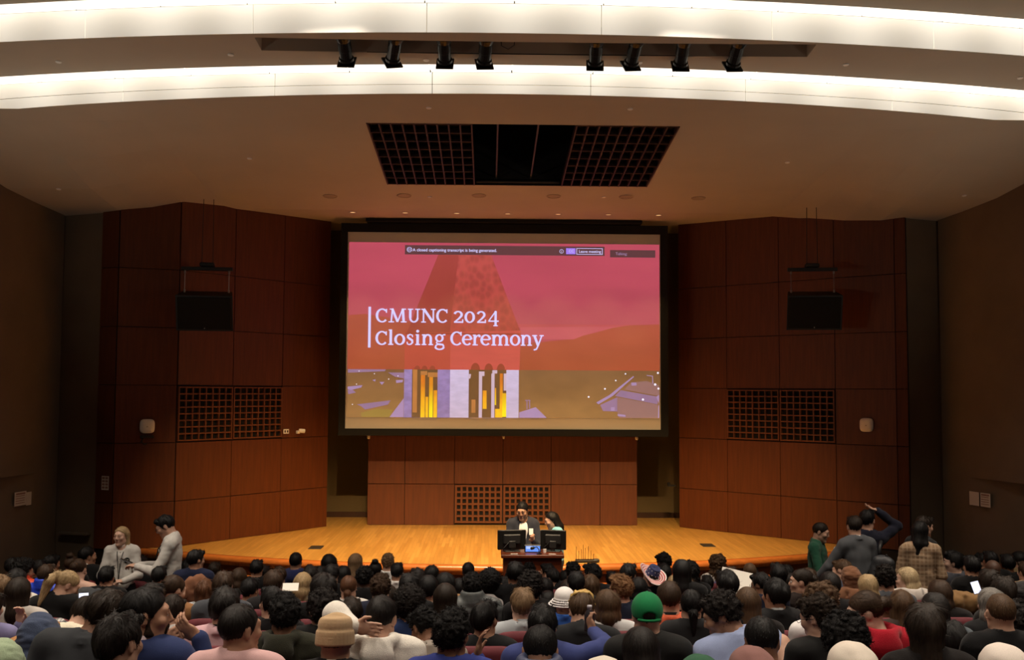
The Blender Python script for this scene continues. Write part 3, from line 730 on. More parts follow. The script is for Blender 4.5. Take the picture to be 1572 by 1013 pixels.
def g2(g): g.arc(38, 66, 28, 26, 165, -25, 19, 11); g.st([(64, 56), (44, 34), (12, 8)], [18, 14, 10]); g.rect(6, 0, 76, 12); g.rect(70, 0, 80, 28)
def g0(g): g.arc(41, 47, 32, 42, 0, 360, 20, 11, 36)
def g4(g): g.st([(64, 98), (8, 18)], 10); g.rect(4, 10, 87, 21); g.st([(62, 98), (62, -22)], 18); g.rect(44, -26, 80, -18)
def gl(g): g.st([(20, 0), (20, 126)], 20); g.rect(0, 0, 41, 9); g.rect(3, 117, 20, 126)
def go(g): g.arc(42, 45, 33, 40, 0, 360, 20, 11, 36)
def gs(g): g.st([(47, 64), (45, 80), (27, 86), (11, 78), (10, 64), (26, 50), (44, 38), (46, 20), (34, 7), (20, 4), (7, 9), (5, 26)], [9, 10, 11, 15, 17, 18, 18, 16, 12, 11, 10, 9])
def gi(g): g.st([(20, 0), (20, 88)], 20); g.rect(1, 0, 41, 9); g.rect(4, 79, 20, 88); g.dot(20, 113, 12)
def gn(g):
    g.st([(20, 0), (20, 88)], 20); g.arc(50, 56, 25, 28, 170, 0, 19, 13, 14); g.st([(75, 58), (75, 0)], 20)
    for a in ((1, 0, 40, 9), (56, 0, 95, 9), (3, 79, 20, 88)): g.rect(*a)
def gg(g):
    g.arc(38, 58, 26, 27, 0, 360, 17, 11, 30); g.st([(58, 76), (70, 85), (86, 86)], [8, 10, 12]); g.st([(24, 34), (15, 22), (22, 10), (44, 7), (66, 4), (74, -12)], [9, 11, 15, 16, 15, 13])
    g.arc(40, -14, 33, 20, 0, -180, 16, 11, 18); g.st([(8, -14), (12, -2), (24, 6)], [14, 12, 10])
def ge(g): g.arc(40, 45, 33, 40, 5, 318, 20, 11, 30); g.rect(14, 43, 72, 53)
def gr(g): g.st([(20, 0), (20, 88)], 20); g.rect(1, 0, 46, 9); g.rect(3, 79, 20, 88); g.st([(26, 58), (36, 76), (52, 84), (62, 82)], [9, 11, 12, 14]); g.dot(60, 76, 10)
def gm(g):
    g.st([(20, 0), (20, 88)], 20); g.arc(48, 56, 24, 28, 170, 0, 19, 13, 14); g.st([(72, 58), (72, 0)], 20); g.arc(100, 56, 24, 28, 170, 0, 19, 13, 14); g.st([(124, 58), (124, 0)], 20)
    for a in ((1, 0, 40, 9), (54, 0, 91, 9), (106, 0, 145, 9), (3, 79, 20, 88)): g.rect(*a)
def gy(g): g.st([(18, 86), (50, 2)], 20); g.st([(82, 86), (50, 0), (36, -28), (14, -34)], [11, 12, 13, 12]); g.rect(1, 79, 42, 88); g.rect(62, 79, 97, 88)
for nm, by, row in (('title_line', 196, ((gC, 113, 98, 97), (gM, 215, 153, 153), (gU, 372, 106, 106), (gN, 484, 120, 120), (gC, 605, 98, 97), (g2, 747, 84, 82), (g0, 839, 84, 82), (g2, 936, 80, 82), (g4, 1029, 90, 88))),
                    ('title_line', 380, ((gC, 113, 98, 97), (gl, 219, 43, 42), (go, 269, 87, 84), (gs, 368, 56, 54), (gi, 437, 46, 44), (gn, 490, 96, 96), (gg, 596, 90, 88), (gC, 722, 98, 97), (ge, 822, 76, 76), (gr, 904, 68, 70), (ge, 972, 78, 76), (gm, 1058, 149, 147), (go, 1211, 84, 84), (gn, 1298, 94, 96), (gy, 1391, 97, 98)))):
    G = Glyphs()
    for f, ox, wd, nat in row: G.put(f, ox, by, wd / nat)
    o = G.mb.build(nm, P_txt, root); o.location = (-.03, -SY, -2.58)
poly('title_rule', R4(565.4, 473, 569.2, 535.5), P_txt, 6)
# meeting bar of the video call
polys('caption_bar', [(0, R4(620, 377.6, 927.5, 392)), (0, R4(936, 382.5, 1006, 394)), (1, R4(868, 380.3, 882.5, 389.6)),
    (2, R4(884, 380.2, 924.5, 381)), (2, R4(884, 389.2, 924.5, 390)), (2, R4(884, 380.2, 884.9, 390)), (2, R4(923.6, 380.2, 924.5, 390))], [P_bar, P_btn, P_txt], 7)
def words(name, body, px, py, size_px, mat, bold=0):
    c = bpy.data.curves.new(name, 'FONT'); c.body = body; c.size = size_px * .0125 * 1.38; c.fill_mode = 'FRONT' if hasattr(c, 'fill_mode') else c.fill_mode
    c.offset = bold
    o = bpy.data.objects.new('tmp', c); COL.objects.link(o); dg = bpy.context.evaluated_depsgraph_get()
    me = bpy.data.meshes.new_from_object(o.evaluated_get(dg)); bpy.data.objects.remove(o)
    me.materials.clear(); me.materials.append(mat)
    o = link(name, me, root); o.rotation_euler = (R_(90), 0, 0); o.location = (sx(px) - .03, SY - .0185 - SY, sz(py) - 2.58); return o
words('caption_text', 'A closed captioning transcript is being generated.', 632, 387, 4.7, P_txt, .0012)
words('caption_text', 'Leave meeting', 887.6, 387.2, 4.3, P_txt, .0008)
words('caption_text', 'Talking:', 944.5, 390.3, 4.3, P_lav2)
words('caption_text', 'CC', 624.2, 386, 3.4, P_txt, .001)
words('caption_text', 'CC', 872, 386.8, 4.2, P_txt)
words('caption_text', 'i', 860.3, 387.2, 4.4, P_txt)
G = MB()
def ring(cx, cy, r, w_):
    a = ell(cx, cy, r, r, 20); b = ell(cx, cy, r - w_, r - w_, 20); n = 20
    G.add([(sx(p), SY - .0185, sz(q)) for p, q in a + b], [(i, (i + 1) % n, n + (i + 1) % n, n + i) for i in range(n)])
ring(861, 385.3, 3.2, .6); ring(627, 384.5, 4.0, .7); sobj('caption_icons', G, P_txt)

# small brackets under the screen
for x, nm in ((-2.62, 'left'), (2.68, 'right')):
    o = MB().box((x, 20.40, 2.55), (.07, .10, .09), .01).lathe([(.03, 0), (.03, .05), (.015, .06)], (x, 20.34, 2.50), 10, (0, -.3, -1)).build('sensor_box', M_white)
    tag(o, 'small white sensor box just below the %s end of the screen' % nm, 'sensor')
o = MB().box((.04, 20.40, 2.50), (.05, .05, .05), .008).lathe([(.014, 0), (.02, .04)], (.04, 20.37, 2.48), 8, (0, -1, -.4)).build('screen_switch', M_white); tag(o, 'tiny pale fitting under the middle of the screen', 'switch')

# hanging loudspeakers
def hung_speaker(x, y, z, yaw, ztop, label):
    root = empty('hanging_loudspeaker', (x, y, z), R_(yaw)); tag(root, label, 'loudspeaker', 'loudspeakers hung before the wood walls')
    tl = Matrix.Rotation(R_(16), 3, 'X')
    cab = MB()
    prof = [(-.46, -.16), (-.40, .22), (.40, .22), (.46, -.16)]
    vs = [tl @ Vector((px_, py_, zz)) for zz in (-.30, .30) for px_, py_ in prof]
    cab.add(vs, [(0, 3, 2, 1), (4, 5, 6, 7), (0, 1, 5, 4), (1, 2, 6, 5), (2, 3, 7, 6), (3, 0, 4, 7)])
    cab.build('cabinet', M_blackmatte, root)
    g = MB().box((0, 0, 0), (.86, .02, .54), .01).build('grille', M_screenframe, root); g.location = tl @ Vector((0, -.172, 0)); g.rotation_euler = (R_(16), 0, 0)
    b_ = MB().lathe([(.012, 0), (.010, .004)], (0, 0, 0), 10, (0, -1, 0)).build('badge', M_steel, root); b_.location = tl @ Vector((0, -.183, -.25))
    MB().box((0, .03, .72), (.84, .07, .06), .006).build('flying_bar', M_blackmatte, root)
    MB().box((0, .03, .79), (.24, .12, .07), .015).build('clamp_plate', M_blackmatte, root)
    for sx_ in (-.36, .36):
        MB().tube([(sx_, .03, .69), (sx_, .03, .33)], .008, 6).box((sx_, .03, .67), (.03, .03, .06), .004).box((sx_, .03, .33), (.03, .03, .08), .004).build('chain', M_steel, root)
    for sx_ in (-.09, .09):
        MB().tube([(sx_, .03, .82), (sx_ * .9, .03, ztop - z)], .006, 6).build('cable', M_blackmatte, root)
hung_speaker(-5.0, 17.2, 4.70, 6, 6.6, 'black loudspeaker hung on cables before the left wood wall')
hung_speaker(5.31, 17.45, 4.80, -8, 6.6, 'black loudspeaker hung on cables before the right wood wall')

# wall fittings
def rot_on(P, Q): return math.atan2(Q[1] - P[1], Q[0] - P[0])
def access_point(x, y, z, ang, label):
    root = empty('access_point', (x, y, z), ang); tag(root, label, 'access point', 'white access points on the wood walls')
    mb = MB(); n = 32
    for k, (r, d) in enumerate(((.125, 0), (.128, .02), (.118, .038), (.06, .046), (.0, .047))): pass
    vs, fs = [], []
    for r, d in ((.125, 0), (.128, .02), (.118, .038), (.06, .046), (.004, .047)):
        for i in range(n):
            t = 2 * math.pi * i / n; c, s_ = math.cos(t), math.sin(t); k = r / (abs(c) ** 4 + abs(s_) ** 4) ** .25 * .93
            vs.append((k * c, -d, k * s_))
    for j in range(4): fs += [(j * n + i, j * n + (i + 1) % n, (j + 1) * n + (i + 1) % n, (j + 1) * n + i) for i in range(n)]
    mb.add(vs, fs); mb.build('cover', M_white, root, True)
    MB().box((0, -.047, -.01), (.03, .002, .006)).build('mark', M_greyink, root)
aL = rot_on(LC, LB); aR = rot_on(RB, RC)
access_point(-5.98, 17.365, 2.777, aL, 'white rounded-square access point on the left wood wall')
access_point(6.27, 17.60, 2.844, aR, 'white rounded-square access point on the right wood wall')
root = empty('wall_camera', (-5.98, 17.365, 2.58), aL); tag(root, 'dark little camera on a wall arm under the left access point', 'camera')
MB().box((0, -.03, .02), (.22, .06, .05), .01).build('wall_mount', M_blackmatte, root); MB().tube([(-.07, -.05, 0), (-.09, -.09, -.06), (-.05, -.11, -.10), (.0, -.1, -.09)], .012, 8).build('arm', M_blackmatte, root, True)
dA = rot_on(LB, LA)
root = empty('wall_plate', (-4.07, 19.36, 2.62), dA); tag(root, 'white double socket plate right of the left lattice grille', 'socket plate')
MB().box((0, -.03, 0), (.13, .012, .085), .004).build('plate', M_white, root)
for xx in (-.03, .03): MB().box((xx, -.037, 0), (.03, .004, .045), .001).build('socket', M_black, root)
root = empty('wall_sensor', (-3.9, 19.57, 2.60), dA); tag(root, 'small beige camera on a bracket beside the socket plate', 'camera')
MB().box((0, -.05, 0), (.06, .06, .06), .008).build('bracket', M_white, root); MB().lathe([(.035, 0), (.04, .05), (.038, .11), (.02, .115)], (-.02, -.10, .03), 12, (.9, -.45, -.1)).build('camera_body', M_white, root); MB().lathe([(.02, .112), (.018, .12)], (-.02, -.10, .03), 10, (.9, -.45, -.1)).build('lens', M_black, root)
# bracket edge at the right recess
o = MB().box((3.42, 20.6, 1.52), (.16, .10, .035), .006).box((3.36, 20.6, 1.56), (.05, .06, .05), .006).build('wall_hook', M_blackmatte); tag(o, 'dark bracket in the recess beside the right wood wall', 'bracket')

def sheet(x, y, z, ang, wd, ht, label, lines, name, header=True, ink=None):
    root = empty(name, (x, y, z), ang); tag(root, label, 'notice', None)
    MB().box((0, -.006, 0), (wd, .006, ht), .001).build('paper', M_paper, root)
    mb = MB()
    if header: mb.box((0, -.0096, ht * .36), (wd * .8, .001, ht * .12))
    for k in range(lines): mb.box((-wd * .03, -.0096, ht * (.20 - .17 * k)), (wd * .78, .001, ht * .05))
    if lines or header: mb.build('print', ink or M_ink, root)
aS = math.atan2(17.58 - 15.84, -7.54 + 7.83)
sheet(-7.715, 16.62, 1.645, aS, .30, .22, 'paper notice with brown print on the left side wall', 4, 'paper_notice')
sheet(-7.665, 16.92, 1.625, aS, .30, .21, 'blank white paper beside the printed notice on the left side wall', 0, 'paper_notice', False)
aS2 = math.atan2(15.46 - 17.36, 7.97 - 7.47)
sheet(7.655, 16.62, 1.69, aS2, .22, .22, 'blank white paper on the right side wall, left of the printed one', 0, 'paper_notice', False)
sheet(7.72, 16.38, 1.69, aS2, .22, .22, 'paper notice with brown print on the right side wall', 4, 'paper_notice')
root = empty('safety_notice', (-6.60, 17.262, 1.84), rot_on(LD, LC)); tag(root, 'small upright printed card on the wood edge above the standing blonde woman', 'notice')
MB().box((0, -.02, 0), (.15, .006, .23), .001).build('paper', M_paper, root)
mb = MB()
for r in range(4):
    for c in range(2): mb.box((-.034 + c * .068, -.0235, .082 - r * .052), (.055, .001, .036))
mb.build('print', M_ink, root)

# floor boxes on the stage
for x, y, nm in ((-3.15, 17.49, 'left'), (3.54, 17.81, 'right')):
    root = empty('floor_box', (x, y, .75)); tag(root, 'dark metal floor box let into the %s side of the stage' % nm, 'floor box', 'stage floor boxes')
    MB().box((0, 0, .004), (.22, .34, .008), .003).build('frame', M_grille, root); MB().box((0, 0, .009), (.19, .31, .006), .002).build('lid', M_grille, root)

# ---------------------------------------------------------------- podium and what stands on it
PX, PY = .35, 14.42
root = empty('podium', (PX, PY, 0)); tag(root, 'dark reddish wooden lectern desk in front of the stage, loaded with monitors', 'podium')
MB().box((0, 0, .56), (.80, .60, 1.12), .008).build('body', M_podium, root)
MB().box((0, -.01, 1.15), (.86, .68, .045), .008).build('top', M_podium, root)
MB().box((0, -.302, .55), (.66, .012, .80), .004).build('front_panel', M_podium, root)
MB().box((0, 0, .04), (.82, .62, .08), .006).build('plinth', M_podium, root)
TZ = 1.1725
def monitor(x, y, yaw, label, wd=.46, ht=.30):
    root = empty('monitor', (x, y, TZ), R_(yaw)); tag(root, label, 'monitor', 'monitors on the podium')
    MB().box((0, 0, .16), (wd, .035, ht), .008).build('casing', M_black, root)
    MB().box((0, -.03, .17), (wd * .62, .04, ht * .5), .014).box((0, -.045, .10), (.10, .03, .10), .008).build('back_cover', M_blackmatte, root)
    MB().box((0, -.04, .06), (.06, .03, .14), .008).build('neck', M_black, root)
    MB().box((0, -.0, .008), (.22, .17, .015), .006).build('base', M_black, root)
    MB().box((0, .0185, .165), (wd - .03, .002, ht - .04)).build('display', M_mon, root)
    MB().tube([(-.05, -.05, .13), (-.12, -.07, .06), (-.13, -.04, .012)], .005, 6).build('cable', M_black, root)
M_mon = pmat('monitor_glow', (.02, .02, .02), .3, emit=(.7, .8, 1), estr=.6)
monitor(.07, 14.40, 9, 'black monitor seen from behind on the left end of the podium', .40, .27)
monitor(.65, 14.40, -12, 'black monitor seen from behind on the right end of the podium', .36, .27)
root = empty('touch_panel', (.36, 14.34, TZ)); tag(root, 'small blue-lit touch panel between the two monitors', 'touch panel')
MB().bar((0, .06, .0), (0, -.03, .10), .22, .012, (0, .5, .9)).build('casing', M_black, root)
pr = MB(); pr.add([(-.10, -.052, .012), (.10, -.052, .012), (.10, -.052, .09), (-.10, -.052, .09)], [(0, 1, 2, 3)]); pr.build('display', pmat('panel_glow', (.02, .02, .02), .3, emit=(.12, .28, .85), estr=1.1), root)
MB().box((0, 0, .05), (.23, .09, .10), .008).build('housing', M_black, root)
pr = MB(); pr.add([(-.09, -.0525, .05), (.0, -.0525, .05), (.0, -.0525, .085), (-.09, -.0525, .085)], [(0, 1, 2, 3)]); pr.build('window', pmat('panel_glow_pale', (.02, .02, .02), .3, emit=(.5, .62, 1), estr=1.0), root).location = (0, -.0006, 0)
root = empty('podium_microphone', (.44, 14.15, TZ)); tag(root, 'black microphone on a short gooseneck at the front edge of the podium', 'microphone')
MB().lathe([(.035, 0), (.035, .012), (.01, .016)], n=14).build('base', M_black, root); MB().tube([(0, 0, .012), (0, .02, .06), (-.03, .05, .09), (-.06, .05, .08)], .007, 6).build('gooseneck', M_black, root, True)
MB().lathe([(.012, 0), (.02, .015), (.02, .05), (.008, .06)], (-.06, .05, .08), 12, (-.9, .1, -.25)).build('capsule', M_black, root, True)
o = MB().lathe([(.02, 0), (.026, .05), (.024, .05), (.019, .004)], (.525, 14.28, TZ), 14).build('paper_cup', M_white); tag(o, 'small white cup beside the right monitor on the podium', 'cup')
for x, y, a, nm in ((.10, 14.15, 8, 'left'), (.62, 14.14, -5, 'right')):
    o = MB().box((0, 0, .003), (.10, .05, .006), .001).build('paper_slip', M_paper, None); o.location = (x, y, TZ); o.rotation_euler = (0, 0, R_(a)); tag(o, 'white paper slip lying under the %s monitor' % nm, 'paper')
# little wire rack on the stage edge
root = empty('wire_rack', (1.22, 16.05, .75)); tag(root, 'small dark rack of thin upright wires on the stage edge, right of the podium', 'wire rack')
MB().box((.05, 0, .02), (.34, .14, .04), .006).build('base', M_black, root)
for i, (dx, h_) in enumerate(((-.11, .24), (-.07, .17), (-.03, .20), (.0, .27), (.03, .22), (.08, .25), (.12, .18), (.16, .13))):
    MB().tube([(dx, 0, .04), (dx + .004, .01, h_)], .0035, 5).build('wire', M_stageface, root)
MB().box((.2, -.02, .03), (.10, .08, .05), .01).build('transmitter', M_blackmatte, root)
# ---------------------------------------------------------------- people: signed-distance bodies turned into one continuous mesh each
f32 = np.float32
_rng = np.random.RandomState(5)
_NT = _rng.rand(32, 32, 32).astype(f32)
def vnoise(p, f):
    """smooth value noise in [-1,1]"""
    q = p * f; i = np.floor(q).astype(np.int32); t = (q - i).astype(f32); t = t * t * (3 - 2 * t)
    i &= 31; j = (i + 1) & 31
    x0, y0, z0 = i[..., 0], i[..., 1], i[..., 2]; x1, y1, z1 = j[..., 0], j[..., 1], j[..., 2]
    tx, ty, tz = t[..., 0], t[..., 1], t[..., 2]
    def l(a, b, k): return a + (b - a) * k
    return l(l(l(_NT[x0, y0, z0], _NT[x1, y0, z0], tx), l(_NT[x0, y1, z0], _NT[x1, y1, z0], tx), ty),
             l(l(_NT[x0, y0, z1], _NT[x1, y0, z1], tx), l(_NT[x0, y1, z1], _NT[x1, y1, z1], tx), ty), tz) * 2 - 1

class Field:
    """distance samples on a rectilinear grid"""
    def __init__(s, ax, ay, az):
        s.ax = [np.asarray(a, f32) for a in (ax, ay, az)]; s.v = np.full([len(a) for a in s.ax], 9.0, f32)
    @staticmethod
    def box(lo, hi, h): return Field(*[np.arange(a, b + h, h) for a, b in zip(lo, hi)])
    def sub(s, lo, hi):
        sl = tuple(slice(max(0, np.searchsorted(a, l) - 1), np.searchsorted(a, h) + 1) for a, l, h in zip(s.ax, lo, hi))
        g = np.stack(np.meshgrid(*[a[q] for a, q in zip(s.ax, sl)], indexing='ij'), -1); return sl, g
    def mix(s, sl, d, k, op='u'):
        a = s.v[sl]
        if op == 'u':
            if k > 0: h = np.clip(.5 + .5 * (a - d) / k, 0, 1); s.v[sl] = a + (d - a) * h - k * h * (1 - h)
            else: s.v[sl] = np.minimum(a, d)
        else:
            d = -d
            if k > 0: h = np.clip(.5 - .5 * (a - d) / k, 0, 1); s.v[sl] = a + (d - a) * h + k * h * (1 - h)
            else: s.v[sl] = np.maximum(a, d)
    def cap(s, a, b, ra, rb=None, k=.02, op='u'):
        rb = ra if rb is None else rb; a = np.asarray(a, f32); b = np.asarray(b, f32); m = max(ra, rb) + k + .02
        sl, g = s.sub(np.minimum(a, b) - m, np.maximum(a, b) + m)
        if 0 in g.shape: return s
        ab = b - a; t = np.clip(((g - a) @ ab) / max(1e-9, float(ab @ ab)), 0, 1)
        d = np.linalg.norm(g - a - t[..., None] * ab, axis=-1) - (ra + (rb - ra) * t); s.mix(sl, d, k, op); return s
    def ell(s, c, r, k=.02, op='u', R=None):
        c = np.asarray(c, f32); r = np.asarray(r, f32); m = max(r) + k + .02
        sl, g = s.sub(c - m, c + m)
        if 0 in g.shape: return s
        q = g - c
        if R is not None: q = q @ np.asarray(R, f32)
        k0 = np.linalg.norm(q / r, axis=-1); k1 = np.linalg.norm(q / (r * r), axis=-1) + 1e-9
        s.mix(sl, k0 * (k0 - 1) / k1, k, op); return s
    def half(s, p, n, k=.01):
        """keep the side where (x-p).n > 0"""
        sl, g = s.sub([-9] * 3, [9] * 3); n = np.asarray(n, f32); n = n / np.linalg.norm(n)
        s.mix(sl, (g - np.asarray(p, f32)) @ n, k, 's') if False else s.mix(sl, (g - np.asarray(p, f32)) @ n * 1.0, k, 'i')
    def grid(s): return s.sub([-9] * 3, [9] * 3)[1]
    def mesh(s, name, mats=(), smooth=True):
        v = s.v; n = v < 0
        nx, ny, nz = v.shape
        c = n[:-1, :-1, :-1].astype(np.int8)
        tot = sum(n[i:nx - 1 + i, j:ny - 1 + j, k:nz - 1 + k].astype(np.int8) for i in (0, 1) for j in (0, 1) for k in (0, 1))
        act = (tot > 0) & (tot < 8); I = np.argwhere(act)
        idx = np.full(act.shape, -1, np.int32); idx[act] = np.arange(len(I))
        cor = np.array([(i, j, k) for i in (0, 1) for j in (0, 1) for k in (0, 1)])
        vals = np.stack([v[I[:, 0] + i, I[:, 1] + j, I[:, 2] + k] for i, j, k in cor], 1)
        acc = np.zeros((len(I), 3), f32); cnt = np.zeros((len(I), 1), f32)
        for a in range(8):
            for ax in range(3):
                if cor[a][ax]: continue
                bidx = a + (4, 2, 1)[ax]; va, vb = vals[:, a], vals[:, bidx]; cr = (va < 0) != (vb < 0)
                t = np.where(cr, va / np.where(cr, va - vb, 1), 0); p = np.repeat(cor[a][None].astype(f32), len(I), 0); p[:, ax] += t
                acc += p * cr[:, None]; cnt += cr[:, None]
        loc = acc / np.maximum(cnt, 1); P = np.empty((len(I), 3), f32)
        for ax in range(3):
            A = s.ax[ax]; P[:, ax] = A[I[:, ax]] + loc[:, ax] * (A[I[:, ax] + 1] - A[I[:, ax]])
        F = []
        for ax in range(3):
            o = [(1, 2), (2, 0), (0, 1)][ax]
            sl0 = [slice(None)] * 3; sl1 = [slice(None)] * 3; sl0[ax] = slice(0, -1); sl1[ax] = slice(1, None)
            for d in o:
                sl0[d] = slice(1, -1); sl1[d] = slice(1, -1)
            a, b = n[tuple(sl0)], n[tuple(sl1)]; E = np.argwhere(a != b)
            if not len(E): continue
            fl = a[tuple(E.T)]; base = E.copy()
            q = []
            for (u, w_) in ((0, 0), (1, 0), (1, 1), (0, 1)):
                t = base.copy(); t[:, o[0]] += u; t[:, o[1]] += w_; q.append(idx[t[:, 0], t[:, 1], t[:, 2]])
            q = np.stack(q, 1); q[~fl] = q[~fl][:, ::-1]; F.append(q)
        F = np.concatenate(F); F = F[(F >= 0).all(1)]
        return mesh_from(name, P, F, smooth=smooth, mats=mats)
def _mix_i(s, sl, d, k):
    a = s.v[sl]; d = -d
    if k > 0: h = np.clip(.5 - .5 * (a - d) / k, 0, 1); s.v[sl] = a + (d - a) * h + k * h * (1 - h)
    else: s.v[sl] = np.maximum(a, d)
_m0 = Field.mix
def _mix(s, sl, d, k, op='u'):
    if op == 'i': _mix_i(s, sl, d, k)          # intersect with the region d>0
    else: _m0(s, sl, d, k, op)
Field.mix = _mix

def rotm(yaw, pitch=0, roll=0):
    """head rotation: yaw>0 turns the face towards +X, pitch>0 looks down, roll>0 tips the crown towards +X"""
    return np.array(Matrix.Rotation(R_(-yaw), 3, 'Z') @ Matrix.Rotation(R_(-pitch), 3, 'X') @ Matrix.Rotation(R_(roll), 3, 'Y'), f32)

# ---- skeleton, person frame: faces +Y, feet at z 0
LAP = dict(e=(.228, .01, .71), w=(.10, .25, .615), d=(-.5, .8, -.2), n=(0, .2, 1), curl=.5)
HANG = dict(e=(.235, -.02, 1.11), w=(.245, .05, .87), d=(0, .15, -1), n=(-1, 0, 0), curl=.45)
def mirror(p): return (-p[0], p[1], p[2])
def skeleton(kind='sit', yaw=0, pitch=0, roll=0, lean=0, side=0, L=None, R=None, headfwd=0):
    z = 0 if kind == 'sit' else .42
    S = dict(kind=kind, z=z)
    base = np.array([0, 0, .53 + z])
    Rb = np.array(Matrix.Rotation(R_(-lean), 3, 'X') @ Matrix.Rotation(R_(side), 3, 'Y'))
    def T(p): return Rb @ (np.array(p, float) + [0, 0, z] - base) + base
    S['T'] = T; S['Rb'] = Rb.astype(f32)
    S['neck'] = T((0, -.05, 1.03)); piv = T((0, -.045, 1.048 if kind == 'sit' else 1.062)); Rh = rotm(yaw, pitch, roll)
    Rh = (Rb.astype(f32) @ Rh) if kind == 'x' else Rh
    S['Rh'] = Rh; S['hc'] = piv + Rh @ np.array([0, .028 + headfwd, .105])
    for sd, sg, arm in (('L', -1, L), ('R', 1, R)):
        arm = dict(LAP if kind == 'sit' else HANG) if arm is None else dict(arm)
        m = arm.pop('world', False)
        f = (lambda p: np.array((p[0] * sg, p[1], p[2]), float))
        S['sh' + sd] = T((.178 * sg, -.05, .978) if kind == 'sit' else (.160 * sg, -.05, .966))
        S['el' + sd] = f(arm['e']); S['wr' + sd] = f(arm['w'])
        d = f(arm['d']); S['hd' + sd] = d / np.linalg.norm(d); nn = f(arm['n']); nn = nn - d * (nn @ d) / (d @ d); S['hn' + sd] = nn / np.linalg.norm(nn)
        S['curl' + sd] = arm.get('curl', .4); S['spread' + sd] = arm.get('spread', .15); S['tw' + sd] = sg * arm.get('thumb', 1)
    for sd, sg in (('L', -1), ('R', 1)):
        if kind == 'sit':
            S['hip' + sd] = np.array((.095 * sg, .0, .53)); S['kn' + sd] = np.array((.115 * sg, .43, .53)); S['an' + sd] = np.array((.115 * sg, .42, .09)); S['to' + sd] = np.array((.125 * sg, .58, .035))
        else:
            S['hip' + sd] = np.array((.09 * sg, .0, .92)); S['kn' + sd] = np.array((.10 * sg, .02, .50)); S['an' + sd] = np.array((.11 * sg, -.02, .09)); S['to' + sd] = np.array((.13 * sg, .15, .035))
    return S

def head_prims(F, S):
    c, R = S['hc'], S['Rh']
    def W(p): return c + R @ np.array(p, f32)
    F.ell(W((0, -.014, .034)), (.074, .094, .083), .02, R=R)
    F.ell(W((0, .026, -.028)), (.061, .064, .082), .03, R=R)
    for s in (-1, 1):
        F.cap(W((.05 * s, -.002, -.055)), W((.012 * s, .066, -.098)), .021, .019, .025)
        F.ell(W((.043 * s, .062, -.016)), (.024, .024, .022), .02)
        F.ell(W((.077 * s, -.012, .002)), (.009, .019, .031), .008, R=R @ rotm(18 * s, 0, 0))
        F.ell(W((.086 * s, -.010, .004)), (.005, .010, .018), .005, 's', R=R)
    F.cap(W((-.034, .078, .033)), W((.034, .078, .033)), .014, .014, .02)
    for s in (-1, 1): F.ell(W((.031 * s, .101, .012)), (.017, .013, .012), .012, 's', R=R)
    F.cap(W((0, .088, .024)), W((0, .107, -.020)), .0075, .0105, .012)
    for s in (-1, 1): F.cap(W((.010 * s, .096, -.025)), W((.011 * s, .092, -.026)), .0075, .0075, .008)
    for s in (-1, 1):
        F.cap(W((.021 * s, .0885, .019)), W((.042 * s, .084, .017)), .0065, .006, .006); F.cap(W((.022 * s, .0865, .002)), W((.041 * s, .082, .002)), .006, .006, .006)
    F.cap(W((-.019, .085, -.052)), W((.019, .085, -.052)), .0075, .0075, .006)
    F.cap(W((-.016, .084, -.065)), W((.016, .084, -.065)), .0085, .0085, .006)
    F.ell(W((0, .094, -.0585)), (.024, .006, .0022), .003, 's', R=R)
    F.ell(W((0, .072, -.098)), (.02, .017, .017), .02)
    F.cap(W((0, -.03, -.05)), S['neck'] + np.array([0, .0, -.02]), .052, .058, .035)

def hand(F, S, sd, k=.006):
    w, d, n = S['wr' + sd], S['hd' + sd], S['hn' + sd]; s = np.cross(d, n) * S['tw' + sd] * (-1)      # s points to the thumb side
    cu = S['curl' + sd]; sp = S['spread' + sd]
    M3 = np.stack([s, d, n], 1).astype(f32)
    F.ell(w + d * .045, (.040, .050, .016), .012, R=M3)
    for i, (off, ln) in enumerate(((.028, .92), (.009, 1.0), (-.010, .94), (-.029, .76))):
        p = w + d * .085 + s * off; a = 0.0; L = .075 * ln; dirv = d + s * off * sp * 12
        dirv = dirv / np.linalg.norm(dirv)
        for j, (q, r0, r1) in enumerate(((.45, .0095, .009), (.32, .009, .008), (.26, .008, .0068))):
            a += cu * (.75 if j == 0 else 1.0); dd = dirv * math.cos(a) - n * math.sin(a); p2 = p + dd * L * q
            F.cap(p, p2, r0, r1, .004); p = p2
    p = w + d * .028 + s * .030; t1 = p + d * .030 + s * .026 - n * .012; t2 = t1 + d * .030 + s * (.012 - .02 * cu) - n * .012 * (1 + cu)
    F.cap(p, t1, .013, .011, .01); F.cap(t1, t2, .0105, .0085, .004)

